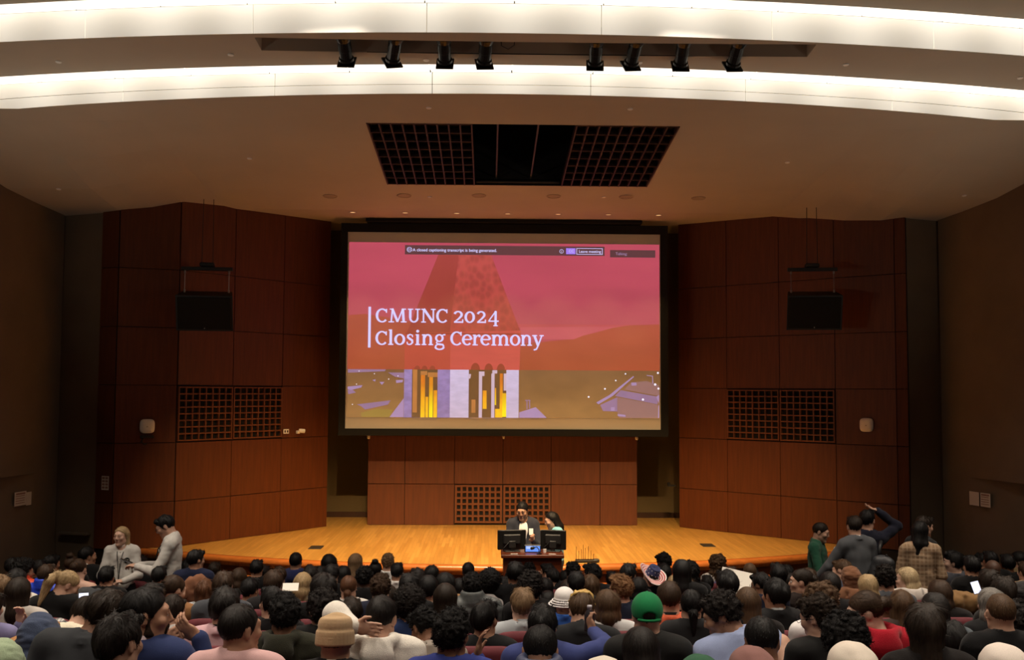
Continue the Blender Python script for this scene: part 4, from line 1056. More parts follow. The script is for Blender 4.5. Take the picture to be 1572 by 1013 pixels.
def body_mesh(S, h=.0085, hh=None, hands=True):
    """one continuous body: head, neck, trunk, arms with hands, legs"""
    zs = S['z']; top = S['hc'][2] + .16
    pts = np.array([S[k] for k in S if k[:2] in ('el', 'wr', 'sh', 'kn', 'to', 'hc', 'hi')])
    lo = pts.min(0) - .16; hi = pts.max(0) + .18
    hh = hh or h; hb = S['hc'][2] - .16
    az = np.concatenate([np.arange(-.01, .60 + zs * .4, .02), np.arange(.60 + zs * .4, hb, h), np.arange(hb, top, hh)])
    wl = min(S['wrL'][2], S['wrR'][2]) - .2
    if hands == 'fine' : az = np.concatenate([np.arange(-.01, max(.1, wl), .02), np.arange(max(.1, wl), top, h)])
    if hi[2] > top: az = np.concatenate([az, np.arange(top, hi[2], h)])
    F = Field(np.arange(lo[0], hi[0], h), np.arange(lo[1], hi[1], h), az); T = S['T']
    F.ell(T((0, -.035, .855)), (.150, .10, .165), .05, R=S['Rb']); F.ell(T((0, -.012, .66)), (.138, .10, .16), .05); F.ell(T((0, 0, .54)), (.165, .115, .10), .05)
    F.cap(S['shL'], S['shR'], .052, .052, .05)
    for sd in 'LR':
        F.cap(S['neck'] + [0, 0, .005], (S['sh' + sd] * .72 + S['neck'] * .28) + [0, 0, .012], .048, .04, .04)
        F.cap(S['sh' + sd], S['el' + sd], .05, .038, .03); F.cap(S['el' + sd], S['wr' + sd], .040, .027, .015)
        F.cap(S['wr' + sd], S['wr' + sd] + S['hd' + sd] * .02, .026, .024, .01)
        F.cap(S['hip' + sd], S['kn' + sd], .082, .055, .03); F.cap(S['kn' + sd], S['an' + sd], .054, .036, .02); F.cap(S['an' + sd] + [0, -.02, -.03], S['to' + sd], .042, .032, .02)
        if hands: hand(F, S, sd)
        else: F.ell(S['wr' + sd] + S['hd' + sd] * .07, (.035, .035, .03), .02)
    head_prims(F, S)
    return F.mesh('body', [M_skin])

def garment_mesh(S, style, h=.0095, seed=0, sleeves=1.0, open_=False):
    zs = S['z']; T = S['T']; o = dict(tee=.010, shirt=.013, blazer=.019, hoodie=.024, puffer=.036, sweater=.016, bare=.004)[style]
    pts = np.array([S[k] for k in S if k[:2] in ('el', 'wr', 'sh')])
    lo = np.minimum(pts.min(0), [-.26, -.26, .5 + zs]) - .09; hi = np.maximum(pts.max(0), [.26, .2, S['neck'][2]]) + .13
    lo[2] = min(pts.min(0)[2] - .08, .44 + zs)
    F = Field.box(lo, hi, h)
    F.ell(T((0, -.035, .865)), (.152 + o, .102 + o, .165 + o), .05, R=S['Rb']); F.ell(T((0, -.012, .66)), (.142 + o * 1.2, .105 + o, .17), .06); F.ell(T((0, 0, .55)), (.165 + o, .12 + o, .10), .05)
    F.cap(S['shL'] * .97 + S['neck'] * .03, S['shR'] * .97 + S['neck'] * .03, .054 + o, .054 + o, .05)
    for sd in 'LR':
        F.cap(S['neck'] + [0, 0, -.005], (S['sh' + sd] * .75 + S['neck'] * .25) + [0, 0, .008], .052 + o, .046 + o, .05)
        if style == 'bare': continue
        F.cap(S['sh' + sd], S['el' + sd], .047 + o, .040 + o, .03)
        if sleeves > 1 - 1e-6 or style not in ('tee',):
            e, w_ = S['el' + sd], S['wr' + sd]; w2 = e + (w_ - e) * (.97 if style != 'tee' else .0)
            if style != 'tee': F.cap(e, w2, .042 + o * .9, .032 + o * .55, .02)
    if style == 'tee':
        for sd in 'LR':
            e, s_ = S['el' + sd], S['sh' + sd]; dd = (e - s_) / np.linalg.norm(e - s_); c = e + dd * .05
            F.cap(e - dd * .02, e + dd * .12, .07, .07, .008, 's')
    sl, g = F.sub([-9] * 3, [9] * 3)
    d = vnoise(g + seed * 3.7, 9) * .006 + vnoise(g * np.array([1, 1, .45], f32) + seed, 22) * .005
    if style == 'puffer': d += -np.abs(np.sin(g[..., 2] * 46)) ** .6 * .012
    if style in ('hoodie', 'sweater'): d += vnoise(g * np.array([.5, 1, 1.6], f32), 26) * .004
    F.v += d
    nk = S['neck']; up = (S['hc'] - nk); up = up / np.linalg.norm(up)
    rk = dict(bare=.10, puffer=.066).get(style, .062)
    F.cap(nk + up * .005, nk + up * .2, rk, rk + .03, .012, 's')
    F.cap(nk + [0, .06, .02], nk + [0, .1, .1], rk * .9, rk, .02, 's')
    if style == 'bare':
        F.cap(T((0, -.02, .99)), T((0, -.06, 1.1)), .20, .2, .02, 's')
        for s in (-1, 1): F.ell(T((.16 * s, -.06, .98)), (.07, .1, .12), .02, 's')
        for s in (-1, 1): F.cap(T((.085 * s, -.15, .86)), T((.10 * s, -.11, .99)), .006, .006, .004); F.cap(T((.10 * s, -.11, .99)), T((.10 * s, .02, .99)), .006, .006, .004)
    if open_: F.cap(T((0, .10, .99)), T((0, .15, .58)), .075, .045, .008, 's')
    if style == 'hoodie':
        for i in range(9):
            a = R_(200 + 140 * i / 8); a2 = R_(200 + 140 * (i + 1) / 8)
            def q(a, z): return nk + np.array([.085 * math.cos(a), -.02 + .095 * math.sin(a), z])
            F.cap(q(a, .03), q(a2, .03), .030, .030, .02)
        F.ell(nk + [0, -.13, -.035], (.095, .045, .075), .03); F.ell(nk + [0, -.07, .05], (.062, .05, .05), .015, 's')
        for s in (-1, 1): F.cap(nk + [.085 * s, -.05, .03], nk + [.05 * s, .065, -.01], .026, .02, .02)
    elif style in ('blazer', 'shirt'):
        for i in range(14):
            a = R_(150 + 240 * i / 14); a2 = R_(150 + 240 * (i + 1) / 14)
            def q(a, z, r): return nk + np.array([r * math.cos(a), -.005 + r * 1.08 * math.sin(a), z + .02 * max(0, -math.sin(a))])
            F.cap(q(a, .012, .069), q(a2, .012, .069), .011, .011, .006); F.cap(q(a, -.006, .078), q(a2, -.006, .078), .011, .011, .006)
    elif style == 'puffer':
        for i in range(16):
            a = R_(360 * i / 16); a2 = R_(360 * (i + 1) / 16)
            def q(a, z): return nk + np.array([.082 * math.cos(a), -.005 + .085 * math.sin(a), z])
            F.cap(q(a, .02), q(a2, .02), .028, .028, .015); F.cap(q(a, .058), q(a2, .058), .026, .026, .010); F.cap(q(a, .092), q(a2, .092), .022, .022, .010)
    else:
        for i in range(16):
            a = R_(360 * i / 16); a2 = R_(360 * (i + 1) / 16)
            def q(a): return nk + np.array([.063 * math.cos(a), -.004 + .068 * math.sin(a), .004 + .012 * -math.sin(a)])
            if style != 'bare': F.cap(q(a), q(a2), .009, .009, .006)
    return F.mesh('garment_' + style, [M_puffer if style == 'puffer' else M_knit if style in ('sweater', 'hoodie') else M_cloth])

def collar_mesh(S, r=.064, hgt=.046):
    mb = MB(); nk = S['neck']; up = S['hc'] - nk; up = up / np.linalg.norm(up); n = 24; vs = []
    for rr, z in ((r, -.02), (r - .002, hgt), (r - .006, hgt + .001), (r - .006, -.02)):
        for i in range(n):
            a = 2 * math.pi * i / n; vs.append(nk + np.array([rr * math.cos(a), -.002 + rr * 1.08 * math.sin(a), 0]) + up * z + np.array([0, 0, .012 * -math.sin(a)]))
    fs = []
    for j in range(3): fs += [(j * n + i, j * n + (i + 1) % n, (j + 1) * n + (i + 1) % n, (j + 1) * n + i) for i in range(n)]
    mb.add(vs, fs); return mb.mesh('collar', M_cloth, True)

def trousers_mesh(S, h=.016):
    F = Field.box((-.32, -.24, .02), (.32, .62, .64 + S['z'] * 1.05), h)
    z = S['z']
    F.ell((0, 0, .545 + z), (.182, .135, .105), .05)
    for sd in 'LR':
        F.cap(S['hip' + sd], S['kn' + sd], .10, .075, .03); F.cap(S['kn' + sd], S['an' + sd] + [0, 0, .0], .074, .062, .02)
    return F.mesh('trousers', [M_cloth])
def shoes_mesh(S, h=.014):
    F = Field.box((-.24, -.16, -.02), (.24, .70, .20), h)
    for sd in 'LR': F.cap(S['an' + sd] + [0, -.025, -.035], S['to' + sd] + [0, .02, .005], .05, .042, .02); F.cap(S['an' + sd], S['an' + sd] + [0, 0, -.03], .05, .052, .02)
    F.mix((slice(None),) * 3, F.grid()[..., 2], .004, 'i')
    return F.mesh('shoes', [M_shoe])
M_shoe = pmat('shoe_leather', (.02, .018, .016), .5)

# ---- hair, hats, veils: modelled in the head frame (origin between the ears)
def hair_mesh(style, seed=0, h=.0055):
    big = style in ('long', 'longback', 'longwavy', 'longcurly', 'longsleek', 'braids', 'hijab', 'hoodup')
    z0 = -.38 if big else (-.24 if style in ('bob', 'ponytail', 'lowpony') else -.13)
    if style in ('hijab', 'hoodup'): z0 = -.24
    R = .17 if style in ('afro', 'longcurly', 'bigcurly', 'hijab', 'hoodup', 'cowboy', 'bucket', 'longwavy') else .135
    if style == 'cowboy': R = .26
    if style in ('bucket', 'cap'): R = .2
    F = Field.box((-R, -R - .05, z0), (R, R + .01, .22), h if not big else .0065)
    W = F.grid(); curly = style in ('curly', 'afro', 'longcurly', 'bigcurly', 'curlytop')
    dims = dict(short=(.082, .102, .094), neat=(.080, .100, .091), wavy=(.086, .106, .098), curly=(.088, .106, .100), bigcurly=(.106, .120, .118), afro=(.118, .126, .128), curlytop=(.084, .102, .101), buzz=(.0765, .0965, .086),
                crew=(.079, .099, .089), long=(.088, .106, .095), longback=(.082, .102, .091), longwavy=(.094, .110, .102), longsleek=(.084, .103, .091), longcurly=(.112, .120, .112), bob=(.090, .107, .096),
                ponytail=(.079, .099, .089), lowpony=(.080, .100, .090), bun=(.079, .099, .088), topbun=(.082, .101, .090), braids=(.084, .102, .090))
    if style in dims:
        r = dims[style]; F.ell((0, -.016, .040), r, 0)
        tall = style in ('bob', 'long', 'longback', 'longwavy', 'longsleek', 'longcurly', 'braids')
        # hairline: keep what lies above and behind the plane from forehead to nape
        if not tall:
            nap = -.086 if style not in ('buzz', 'crew', 'neat') else -.070
            p0 = np.array([0, .082, .070]); p1 = np.array([0, -.045, nap]); dv = p1 - p0; nrm = np.array([0, dv[2], -dv[1]]); 
            F.half(p0, nrm, .012)
            for s in (-1, 1): F.ell((.082 * s, -.006, -.006), (.022, .026, .034), .012, 's')
        else:
            if style == 'longback': F.half((0, .068, .072), (0, -1, .9), .012); F.half((0, .03, 0), (0, -1, .55), .01)
            else: F.half((0, .060, .06), (0, -1, .75), .02)
        if style in ('short', 'wavy', 'curly', 'bigcurly', 'curlytop'):
            F.cap((-.04, .066, .098), (.04, .066, .098), .024 if style != 'short' else .018, .024, .02)
        if tall:
            L = dict(bob=-.125, long=-.27, longback=-.25, longwavy=-.29, longsleek=-.30, longcurly=-.22, braids=-.24)[style]; k = 1.25 if style == 'longcurly' else 1
            for s in (-1, 1):
                F.cap((.050 * s, -.030, .03), (.062 * s * k, -.045, L * .5), .040, .036 * k, .03); F.cap((.062 * s * k, -.045, L * .5), (.055 * s * k, -.075, L), .036 * k, .024 * k, .03)
            F.cap((0, -.06, .02), (0, -.085, L * .5), .058, .055, .03); F.cap((0, -.085, L * .5), (0, -.105, L), .055 * k, .03, .03)
            F.ell((0, .075, -.055), (.058, .085, .10), .02, 's')
        if style == 'ponytail':
            F.ell((0, -.112, .055), (.022, .022, .022), .01); F.cap((0, -.12, .050), (0, -.155, -.02), .032, .046, .02); F.cap((0, -.155, -.02), (0, -.12, -.215), .046, .02, .02)
        if style == 'lowpony':
            F.ell((0, -.105, -.02), (.026, .022, .022), .012); F.cap((0, -.115, -.03), (0, -.12, -.20), .032, .014, .02)
        if style == 'bun': F.ell((0, -.118, .035), (.042, .036, .040), .008)
        if style == 'topbun': F.ell((0, -.06, .135), (.045, .042, .034), .01)
        amp, fq = dict(short=(.006, 40), neat=(.003, 40), wavy=(.011, 30), curly=(.013, 46), bigcurly=(.016, 42), afro=(.010, 60), curlytop=(.013, 50), buzz=(.001, 60), crew=(.0025, 60), long=(.004, 26), longback=(.004, 26), longwavy=(.010, 26), longsleek=(.0015, 20), longcurly=(.017, 42),
                       bob=(.004, 26), ponytail=(.003, 40), lowpony=(.003, 40), bun=(.003, 40), topbun=(.004, 40), braids=(.002, 30))[style]
        if curly: F.v += -np.abs(vnoise(W + seed, fq)) * amp * 1.6 + vnoise(W + seed * 2, 14) * .008 + .006
        else:
            q = W * np.array([1, 1, .22], f32); F.v += vnoise(q + seed, fq) * amp + vnoise(W + seed, 12) * amp * .9
            q2 = np.stack([np.arctan2(W[..., 0], W[..., 1] * -1 + .03) * 1.2, W[..., 2] * .35, np.linalg.norm(W, axis=-1) * .4], -1); F.v += vnoise(q2 + seed, 26) * min(.004, amp * .7)
        if style == 'braids': F.v += np.sin(W[..., 0] * 330) * np.cos(W[..., 2] * 110) * .004
        if curly: m = M_curl
        else: m = M_hair
    elif style == 'fringe':
        F.ell((0, -.008, .046), (.089, .110, .104), 0); F.half((0, -.02, .075), (0, .5, 1), .008); F.half((0, 0, .06), (0, 0, 1), .008)
        F.v += vnoise(W, 44) * .012; m = M_hair
    elif style == 'kufi':
        n = 30
        for i in range(n):
            t, t2 = R_(360 * i / n), R_(360 * (i + 1) / n)
            for z, r, th in ((-.004, .0, .010), (.010, -.0005, .010), (.024, -.001, .010), (.038, -.002, .010), (.050, -.003, .009), (.064, -.012, .009), (.078, -.014, .010), (.092, -.017, .011), (.104, -.022, .012)):
                k = lambda q: ((.086 + r) * math.cos(q), -.012 + (.104 + r) * math.sin(q), z - .016 * math.sin(q))
                F.cap(k(t), k(t2), th, th, .004)
        F.ell((0, -.014, .092), (.074, .092, .047), .02); F.ell((0, -.02, .140), (.04, .012, .016), .03, 's')
        F.v += vnoise(W, 14) * .003; m = M_cloth
    elif style == 'cap':
        F.ell((0, -.012, .045), (.088, .106, .096), 0); F.half((0, 0, .004), (0, .05, 1), .006)
        F.ell((0, -.118, .018), (.045, .03, .030), .004, 's')
        F.cap((-.05, -.085, .0), (.05, -.085, .0), .0, .0, 0)
        for i in range(8):
            a, a2 = R_(228 + 84 * i / 8), R_(228 + 84 * (i + 1) / 8); F.cap((.087 * math.cos(a), -.012 + .106 * math.sin(a), .004), (.087 * math.cos(a2), -.012 + .106 * math.sin(a2), .004), .008, .008, .002)
        F.ell((0, .115, .012), (.072, .075, .012), .008); F.ell((0, -.012, .14), (.009, .009, .006), .003)
        sl, g = F.sub([-9] * 3, [9] * 3); F.v += .002 * np.abs(np.sin(3 * np.arctan2(g[..., 0], g[..., 1]))) ** .3 * 0; m = M_cloth
    elif style == 'bucket':
        F.ell((0, -.012, .052), (.088, .104, .082), 0); F.half((0, 0, .03), (0, 0, 1), .006)
        for i in range(32):
            a, a2 = R_(360 * i / 32), R_(360 * (i + 1) / 32)
            for t in (0, .33, .66, 1): F.cap(((.088 + .045 * t) * math.cos(a), -.012 + (.104 + .045 * t) * math.sin(a), .034 - .045 * t), ((.088 + .045 * t) * math.cos(a2), -.012 + (.104 + .045 * t) * math.sin(a2), .034 - .045 * t), .006, .006, .006)
        m = M_cloth
    elif style == 'beanie':
        F.ell((0, -.014, .048), (.087, .106, .096), 0); F.half((0, 0, .002), (0, -.15, 1), .006)
        F.v += np.sin(np.arctan2(W[..., 0], W[..., 1]) * 60) * .0012; m = M_knit
    elif style == 'hijab':
        F.ell((0, -.014, .040), (.090, .112, .100), 0); F.cap((0, -.02, -.02), (0, -.035, -.14), .085, .10, .04); F.ell((0, -.05, -.20), (.17, .13, .09), .05)
        F.ell((0, .115, -.015), (.062, .07, .092), .012, 's')
        F.v += vnoise(W * np.array([1, 1, .5], f32) + seed, 14) * .008 + vnoise(W + seed, 30) * .003; m = M_cloth
    elif style == 'hoodup':
        F.ell((0, -.02, .040), (.100, .122, .108), 0); F.ell((0, -.075, .065), (.065, .075, .075), .05); F.cap((0, -.03, -.03), (0, -.05, -.15), .09, .105, .04); F.ell((0, -.05, -.19), (.16, .12, .07), .05)
        F.ell((0, .12, -.01), (.070, .10, .096), .012, 's')
        F.v += vnoise(W * np.array([.5, 1, 1.3], f32) + seed, 16) * .009 + vnoise(W * np.array([.6, 1, 2], f32) + seed, 34) * .005; m = M_knit
    me = F.mesh('hair_' + style, [m])
    if style in dims: add_strands(me, style, curly, seed)
    return me

def add_strands(me, style, curly, seed):
    """thin tapering locks laid over the hair surface, combed away from the crown and downwards"""
    rg = np.random.RandomState(int(seed * 10) + len(style))
    nv = len(me.vertices); P = np.empty(nv * 3, f32); me.vertices.foreach_get('co', P); P = P.reshape(-1, 3)
    N = np.empty(nv * 3, f32); me.vertices.foreach_get('normal', N); N = N.reshape(-1, 3)
    big = nv > 9000; cnt = dict(buzz=500, crew=700, neat=900, short=1000, bun=800, ponytail=900, lowpony=900).get(style, 1100 if not big else 1700)
    ok = np.flatnonzero(((P[:, 2] > -.02) | (P[:, 1] < .0)) & ((P[:, 1] < .035) | (P[:, 2] > .098))); I = rg.choice(ok, cnt); p = P[I].copy(); n = N[I]
    tail = style in ('long', 'longback', 'longwavy', 'longsleek', 'longcurly', 'bob', 'braids')
    crown_ = np.array([.008, -.055, .135], f32)
    if curly: d = rg.normal(size=p.shape).astype(f32) + [0, 0, -.2]; L = rg.uniform(.012, .024, cnt); lift = rg.uniform(.001, .007, cnt)
    else:
        d = (p - crown_) * 7 + np.array([0, 0, -.75], f32) * np.clip((.16 - p[:, 2:3]) * 7, .1, 1.6) + rg.normal(size=p.shape) * dict(short=.14, wavy=.26, longsleek=.05, bob=.08, long=.10, neat=.10).get(style, .14)
        if style not in ('long', 'longcurly', 'bob', 'longsleek', 'longwavy', 'braids'): d = d + np.array([.5, -1.6, .4], f32) * np.clip((p[:, 1:2] - .0) * 14, 0, 1)
        if style in ('bun', 'ponytail', 'lowpony', 'topbun'):
            c = dict(bun=(0, -.12, .035), ponytail=(0, -.115, .055), lowpony=(0, -.105, -.02), topbun=(0, -.06, .13))[style]; d = np.where(p[:, 2:3] > c[2] - .06, np.array(c) - p, np.array([0, 0, -1.0])) * 8 + rg.normal(size=p.shape) * .12
        L = rg.uniform(.03, .055, cnt) if not tail else rg.uniform(.05, .10, cnt)
        if style in ('buzz', 'crew'): L = rg.uniform(.008, .014, cnt)
        lift = rg.uniform(.001, .006, cnt) * dict(short=.7, wavy=.7, longsleek=.3, buzz=.5, crew=.5, longwavy=.8, neat=.5).get(style, .6)
    d = d - n * (d * n).sum(1, keepdims=True); d /= np.linalg.norm(d, axis=1, keepdims=True) + 1e-6
    sd = np.cross(d, n); seg = 4; V = []; wd = rg.uniform(.0011, .0024, cnt) * (1.25 if curly else 1)
    ph = rg.uniform(0, 6.28, cnt)
    q = p - n * .002
    for k in range(seg + 1):
        t = k / seg
        pos = q + d * (L * t)[:, None] + n * (lift * math.sin(min(1, t * 1.2) * 1.57) - (L * L * t * t * 4.5 if not curly else 0))[:, None] + n * .002
        if curly: pos = pos + sd * (.007 * np.sin(ph + t * 5))[:, None] + n * (.004 * np.cos(ph + t * 5))[:, None]
        elif style in ('wavy', 'longwavy'): pos = pos + sd * (.004 * np.sin(ph + t * 4))[:, None]
        w_ = (wd * (1 - .8 * t))[:, None]; V += [pos - sd * w_, pos + sd * w_]
    V = np.stack(V, 1).reshape(-1, 3); m = 2 * (seg + 1)
    base = (np.arange(cnt) * m)[:, None] + nv
    Fq = np.concatenate([base + np.array([2 * k, 2 * k + 1, 2 * k + 3, 2 * k + 2]) for k in range(seg)])
    nf = len(me.polygons); old = np.empty(nf * 4, np.int32); me.loops.foreach_get('vertex_index', old)
    mats = list(me.materials); me.clear_geometry()
    allV = np.concatenate([P, V.astype(f32)]); allF = np.concatenate([old.reshape(-1, 4), Fq.astype(np.int32)])
    me.vertices.add(len(allV)); me.vertices.foreach_set('co', allV.ravel()); me.loops.add(allF.size); me.loops.foreach_set('vertex_index', allF.ravel().astype(np.int32))
    me.polygons.add(len(allF)); me.polygons.foreach_set('loop_start', (np.arange(len(allF)) * 4).astype(np.int32)); me.update(calc_edges=True)
    me.polygons.foreach_set('use_smooth', np.ones(len(allF), bool))

def flag_hat_mesh():
    """cowboy hat: starred blue crown, red and white striped brim"""
    mb = MB(); n = 48
    prof = [(.0, .155, 0), (.05, .16, 0), (.075, .15, 0), (.088, .10, 0), (.095, .055, 0), (.098, .04, 0)]
    vs, fs = [], []
    for r, z, _ in prof:
        for i in range(n):
            t = 2 * math.pi * i / n; vs.append((r * math.cos(t) * .92, -.012 + r * math.sin(t) * 1.1, z - (.02 if r < .06 else 0) * (1 - abs(math.sin(t)))))
    for j in range(len(prof) - 1): fs += [(j * n + i, j * n + (i + 1) % n, (j + 1) * n + (i + 1) % n, (j + 1) * n + i) for i in range(n)]
    mb.mat(0).add(vs, fs)
    k = 7
    for j in range(k):
        r0, r1 = .096 + .1 * j / k, .096 + .1 * (j + 1) / k; vs = []
        for dz in (0, -.006):
            for r in (r0, r1):
                for i in range(n):
                    t = 2 * math.pi * i / n; up = .07 * max(0, abs(math.cos(t)) - .25) * ((r - .096) / .1) ** 1.3; vs.append((r * math.cos(t) * .9, -.012 + r * math.sin(t) * 1.12, .042 + up + dz))
        fs = []
        for i in range(n):
            i2 = (i + 1) % n; fs += [(i, i2, n + i2, n + i), (2 * n + i, 3 * n + i, 3 * n + i2, 2 * n + i2), (n + i, n + i2, 3 * n + i2, 3 * n + i), (i, 2 * n + i, 2 * n + i2, i2)]
        mb.mat(1 + j % 2).add(vs, fs)
    rr = random.Random(3)
    for j, (r, z) in enumerate(((.0825, .125), (.0915, .08), (.097, .05))):
        for i in range(11):
            t = 2 * math.pi * (i + .5 * (j % 2)) / 11; c = Vector((r * math.cos(t) * .925, -.012 + r * math.sin(t) * 1.105, z)); nn = Vector((math.cos(t), math.sin(t), .2)).normalized(); u = Vector((-math.sin(t), math.cos(t), 0)); w_ = nn.cross(u)
            q = [c + nn * .002 + (u * math.cos(R_(90 + 36 * m)) + w_ * math.sin(R_(90 + 36 * m))) * (.009 if m % 2 == 0 else .004) for m in range(10)]
            mb.mat(1).add(q, [tuple(range(10))])
    mb.v = [(x * .92, y * .92, z * .95) for x, y, z in mb.v]
    return mb.mesh('flag_hat', [M_flagblue, M_flagwhite, M_flagred], False)
M_flagblue = pmat('hat_blue', (.03, .04, .12), .8); M_flagwhite = pmat('hat_white', (.75, .70, .66), .8); M_flagred = pmat('hat_red', (.55, .06, .07), .8)

# face details in the head frame
def eye_mesh():
    return MB().mat(0).lathe([(.0, -.012), (.007, -.0098), (.0115, -.004), (.0121, .0), (.0115, .004), (.0078, .0092), (.0066, .0102)], (0, 0, 0), 14, (0, 1, 0)).mat(1).lathe([(.0066, .0104), (.004, .0115), (.0, .012)], (0, 0, 0), 14, (0, 1, 0)).mesh('eye', [M_eyew, M_iris], True)
M_eyew = pmat('eye_white', (.62, .58, .54), .3); M_iris = pmat('eye_iris', (.025, .014, .008), .2); M_brow = objcol('brow_hair', .8, (80, 80, 80), .3, .2)
M_lip = pmat('lips', (.32, .10, .08), .5)
def brow_mesh(s): return MB().tube([(.013 * s, .0925, .031), (.028 * s, .0915, .037), (.046 * s, .079, .031)], [.0035, .0042, .0022], 6).mesh('eyebrow', [M_brow], True)
def lips_mesh(): return MB().tube([(-.021, .0865, -.0575), (-.009, .0925, -.0545), (0, .0932, -.0555), (.009, .0925, -.0545), (.021, .0865, -.0575)], [.001, .0034, .0036, .0034, .001], 6).tube([(-.018, .0868, -.0605), (0, .0928, -.0635), (.018, .0868, -.0605)], [.001, .0042, .001], 6).mesh('lips', [M_lip], True)
def beard_mesh():
    F = Field.box((-.085, -.03, -.135), (.085, .125, .01), .005)
    for s in (-1, 1):
        F.cap((.0655 * s, .004, .0), (.0525 * s, .005, -.058), .0105, .0145, .01); F.cap((.0515 * s, .003, -.0590), (.0125 * s, .067, -.101), .0231, .0223, .02)
        F.cap((.024 * s, .085, -.047), (.024 * s, .08, -.07), .007, .008, .006)
    F.cap((-.02, .094, -.043), (.02, .094, -.043), .006, .006, .005); F.ell((0, .074, -.102), (.0235, .020, .0205), .015)
    F.v += vnoise(F.grid(), 60) * .0008
    return F.mesh('beard', [M_curl])
def glasses_mesh():
    mb = MB()
    for s in (-1, 1):
        n = 16; c = Vector((.032 * s, .108, .010))
        mb.tube([c + Vector((.024 * math.cos(R_(360 * i / n)), -.006 * abs(math.cos(R_(360 * i / n))), .018 * math.sin(R_(360 * i / n)))) for i in range(n + 1)], .0018, 5)
        mb.tube([(.055 * s, .102, .014), (.078 * s, .05, .014), (.081 * s, -.02, .012)], .0018, 5)
    mb.tube([(-.009, .109, .014), (.009, .109, .014)], .0018, 5)
    return mb.mesh('glasses', [M_black])
_cache = {}
def cached(key, fn):
    if key not in _cache: _cache[key] = fn()
    return _cache[key]

HAIRC = dict(black=(.007, .006, .006), soft=(.012, .009, .008), dark=(.019, .012, .008), brown=(.042, .023, .013), mid=(.075, .042, .022), auburn=(.10, .042, .020), ginger=(.17, .085, .038), light=(.18, .11, .058), blond=(.36, .25, .13), pale=(.50, .38, .22), gray=(.17, .155, .14), bald=(0, 0, 0))
SKINC = dict(light=(.52, .30, .21), fair=(.58, .36, .27), tan=(.38, .20, .125), brown=(.22, .10, .055), deep=(.075, .034, .02))
HEADONLY = ('hijab', 'hoodup')
def mat4(c, R): m = Matrix(np.asarray(R, float).tolist()).to_4x4(); m.translation = Vector([float(x) for x in c]); return m

def dress(root, S, key, hair, hcol, gar, gcol, trous=(.02, .02, .025), face=False, collar=None, glasses=False, beard=False, seed=0, h=.0095, hat=None, hatc=None):
    """children of a body mesh: garment, trousers, shoes, hair, face details"""
    g = link('jacket' if gar in ('blazer', 'puffer') else 'hoodie' if gar == 'hoodie' else 'shirt', cached(('g', key, gar, seed % 2, h), lambda: garment_mesh(S, gar, h, seed % 2)), root); g.color = (*gcol, 1)
    t = link('trousers', cached(('t', S['kind']) if S.get('std', True) else ('t', key), lambda: trousers_mesh(S)), root); t.color = (*trous, 1)
    s = link('shoes', cached(('s', S['kind']) if S.get('std', True) else ('s', key), lambda: shoes_mesh(S)), root)
    M = mat4(S['hc'], S['Rh']); out = [g]
    if hair and hair != 'bald':
        o = link('hood' if hair == 'hoodup' else 'headscarf' if hair == 'hijab' else 'hair', cached(('h', hair, seed % 3), lambda: hair_mesh(hair, seed % 3 * 5.3)), root); o.matrix_local = M; o.color = (*(gcol if hair in HEADONLY else hcol), 1)
    if hat:
        hm = cached(('h', hat, 0), lambda: flag_hat_mesh() if hat == 'cowboy' else hair_mesh(hat)); o = link('hat', hm, root); o.matrix_local = M
        if hatc: o.color = (*hatc, 1)
    if collar: o = link('collar', cached(('c', key), lambda: collar_mesh(S)), root); o.color = (*collar, 1)
    if face:
        em = cached('eye', eye_mesh)
        for sg in (-1, 1):
            o = link('eye', em, root); o.matrix_local = M @ Matrix.Translation((.031 * sg, .0800, .0105))
            o = link('eyebrow', cached(('brow', sg), lambda: brow_mesh(sg)), root); o.matrix_local = M; o.color = (*hcol, 1)
        o = link('lips', cached('lips', lips_mesh), root); o.matrix_local = M
    if glasses: o = link('glasses', cached('glasses', glasses_mesh), root); o.matrix_local = M
    if beard: o = link('beard', cached('beard', beard_mesh), root); o.matrix_local = M; o.color = (.030, .018, .012, 1)
    return g
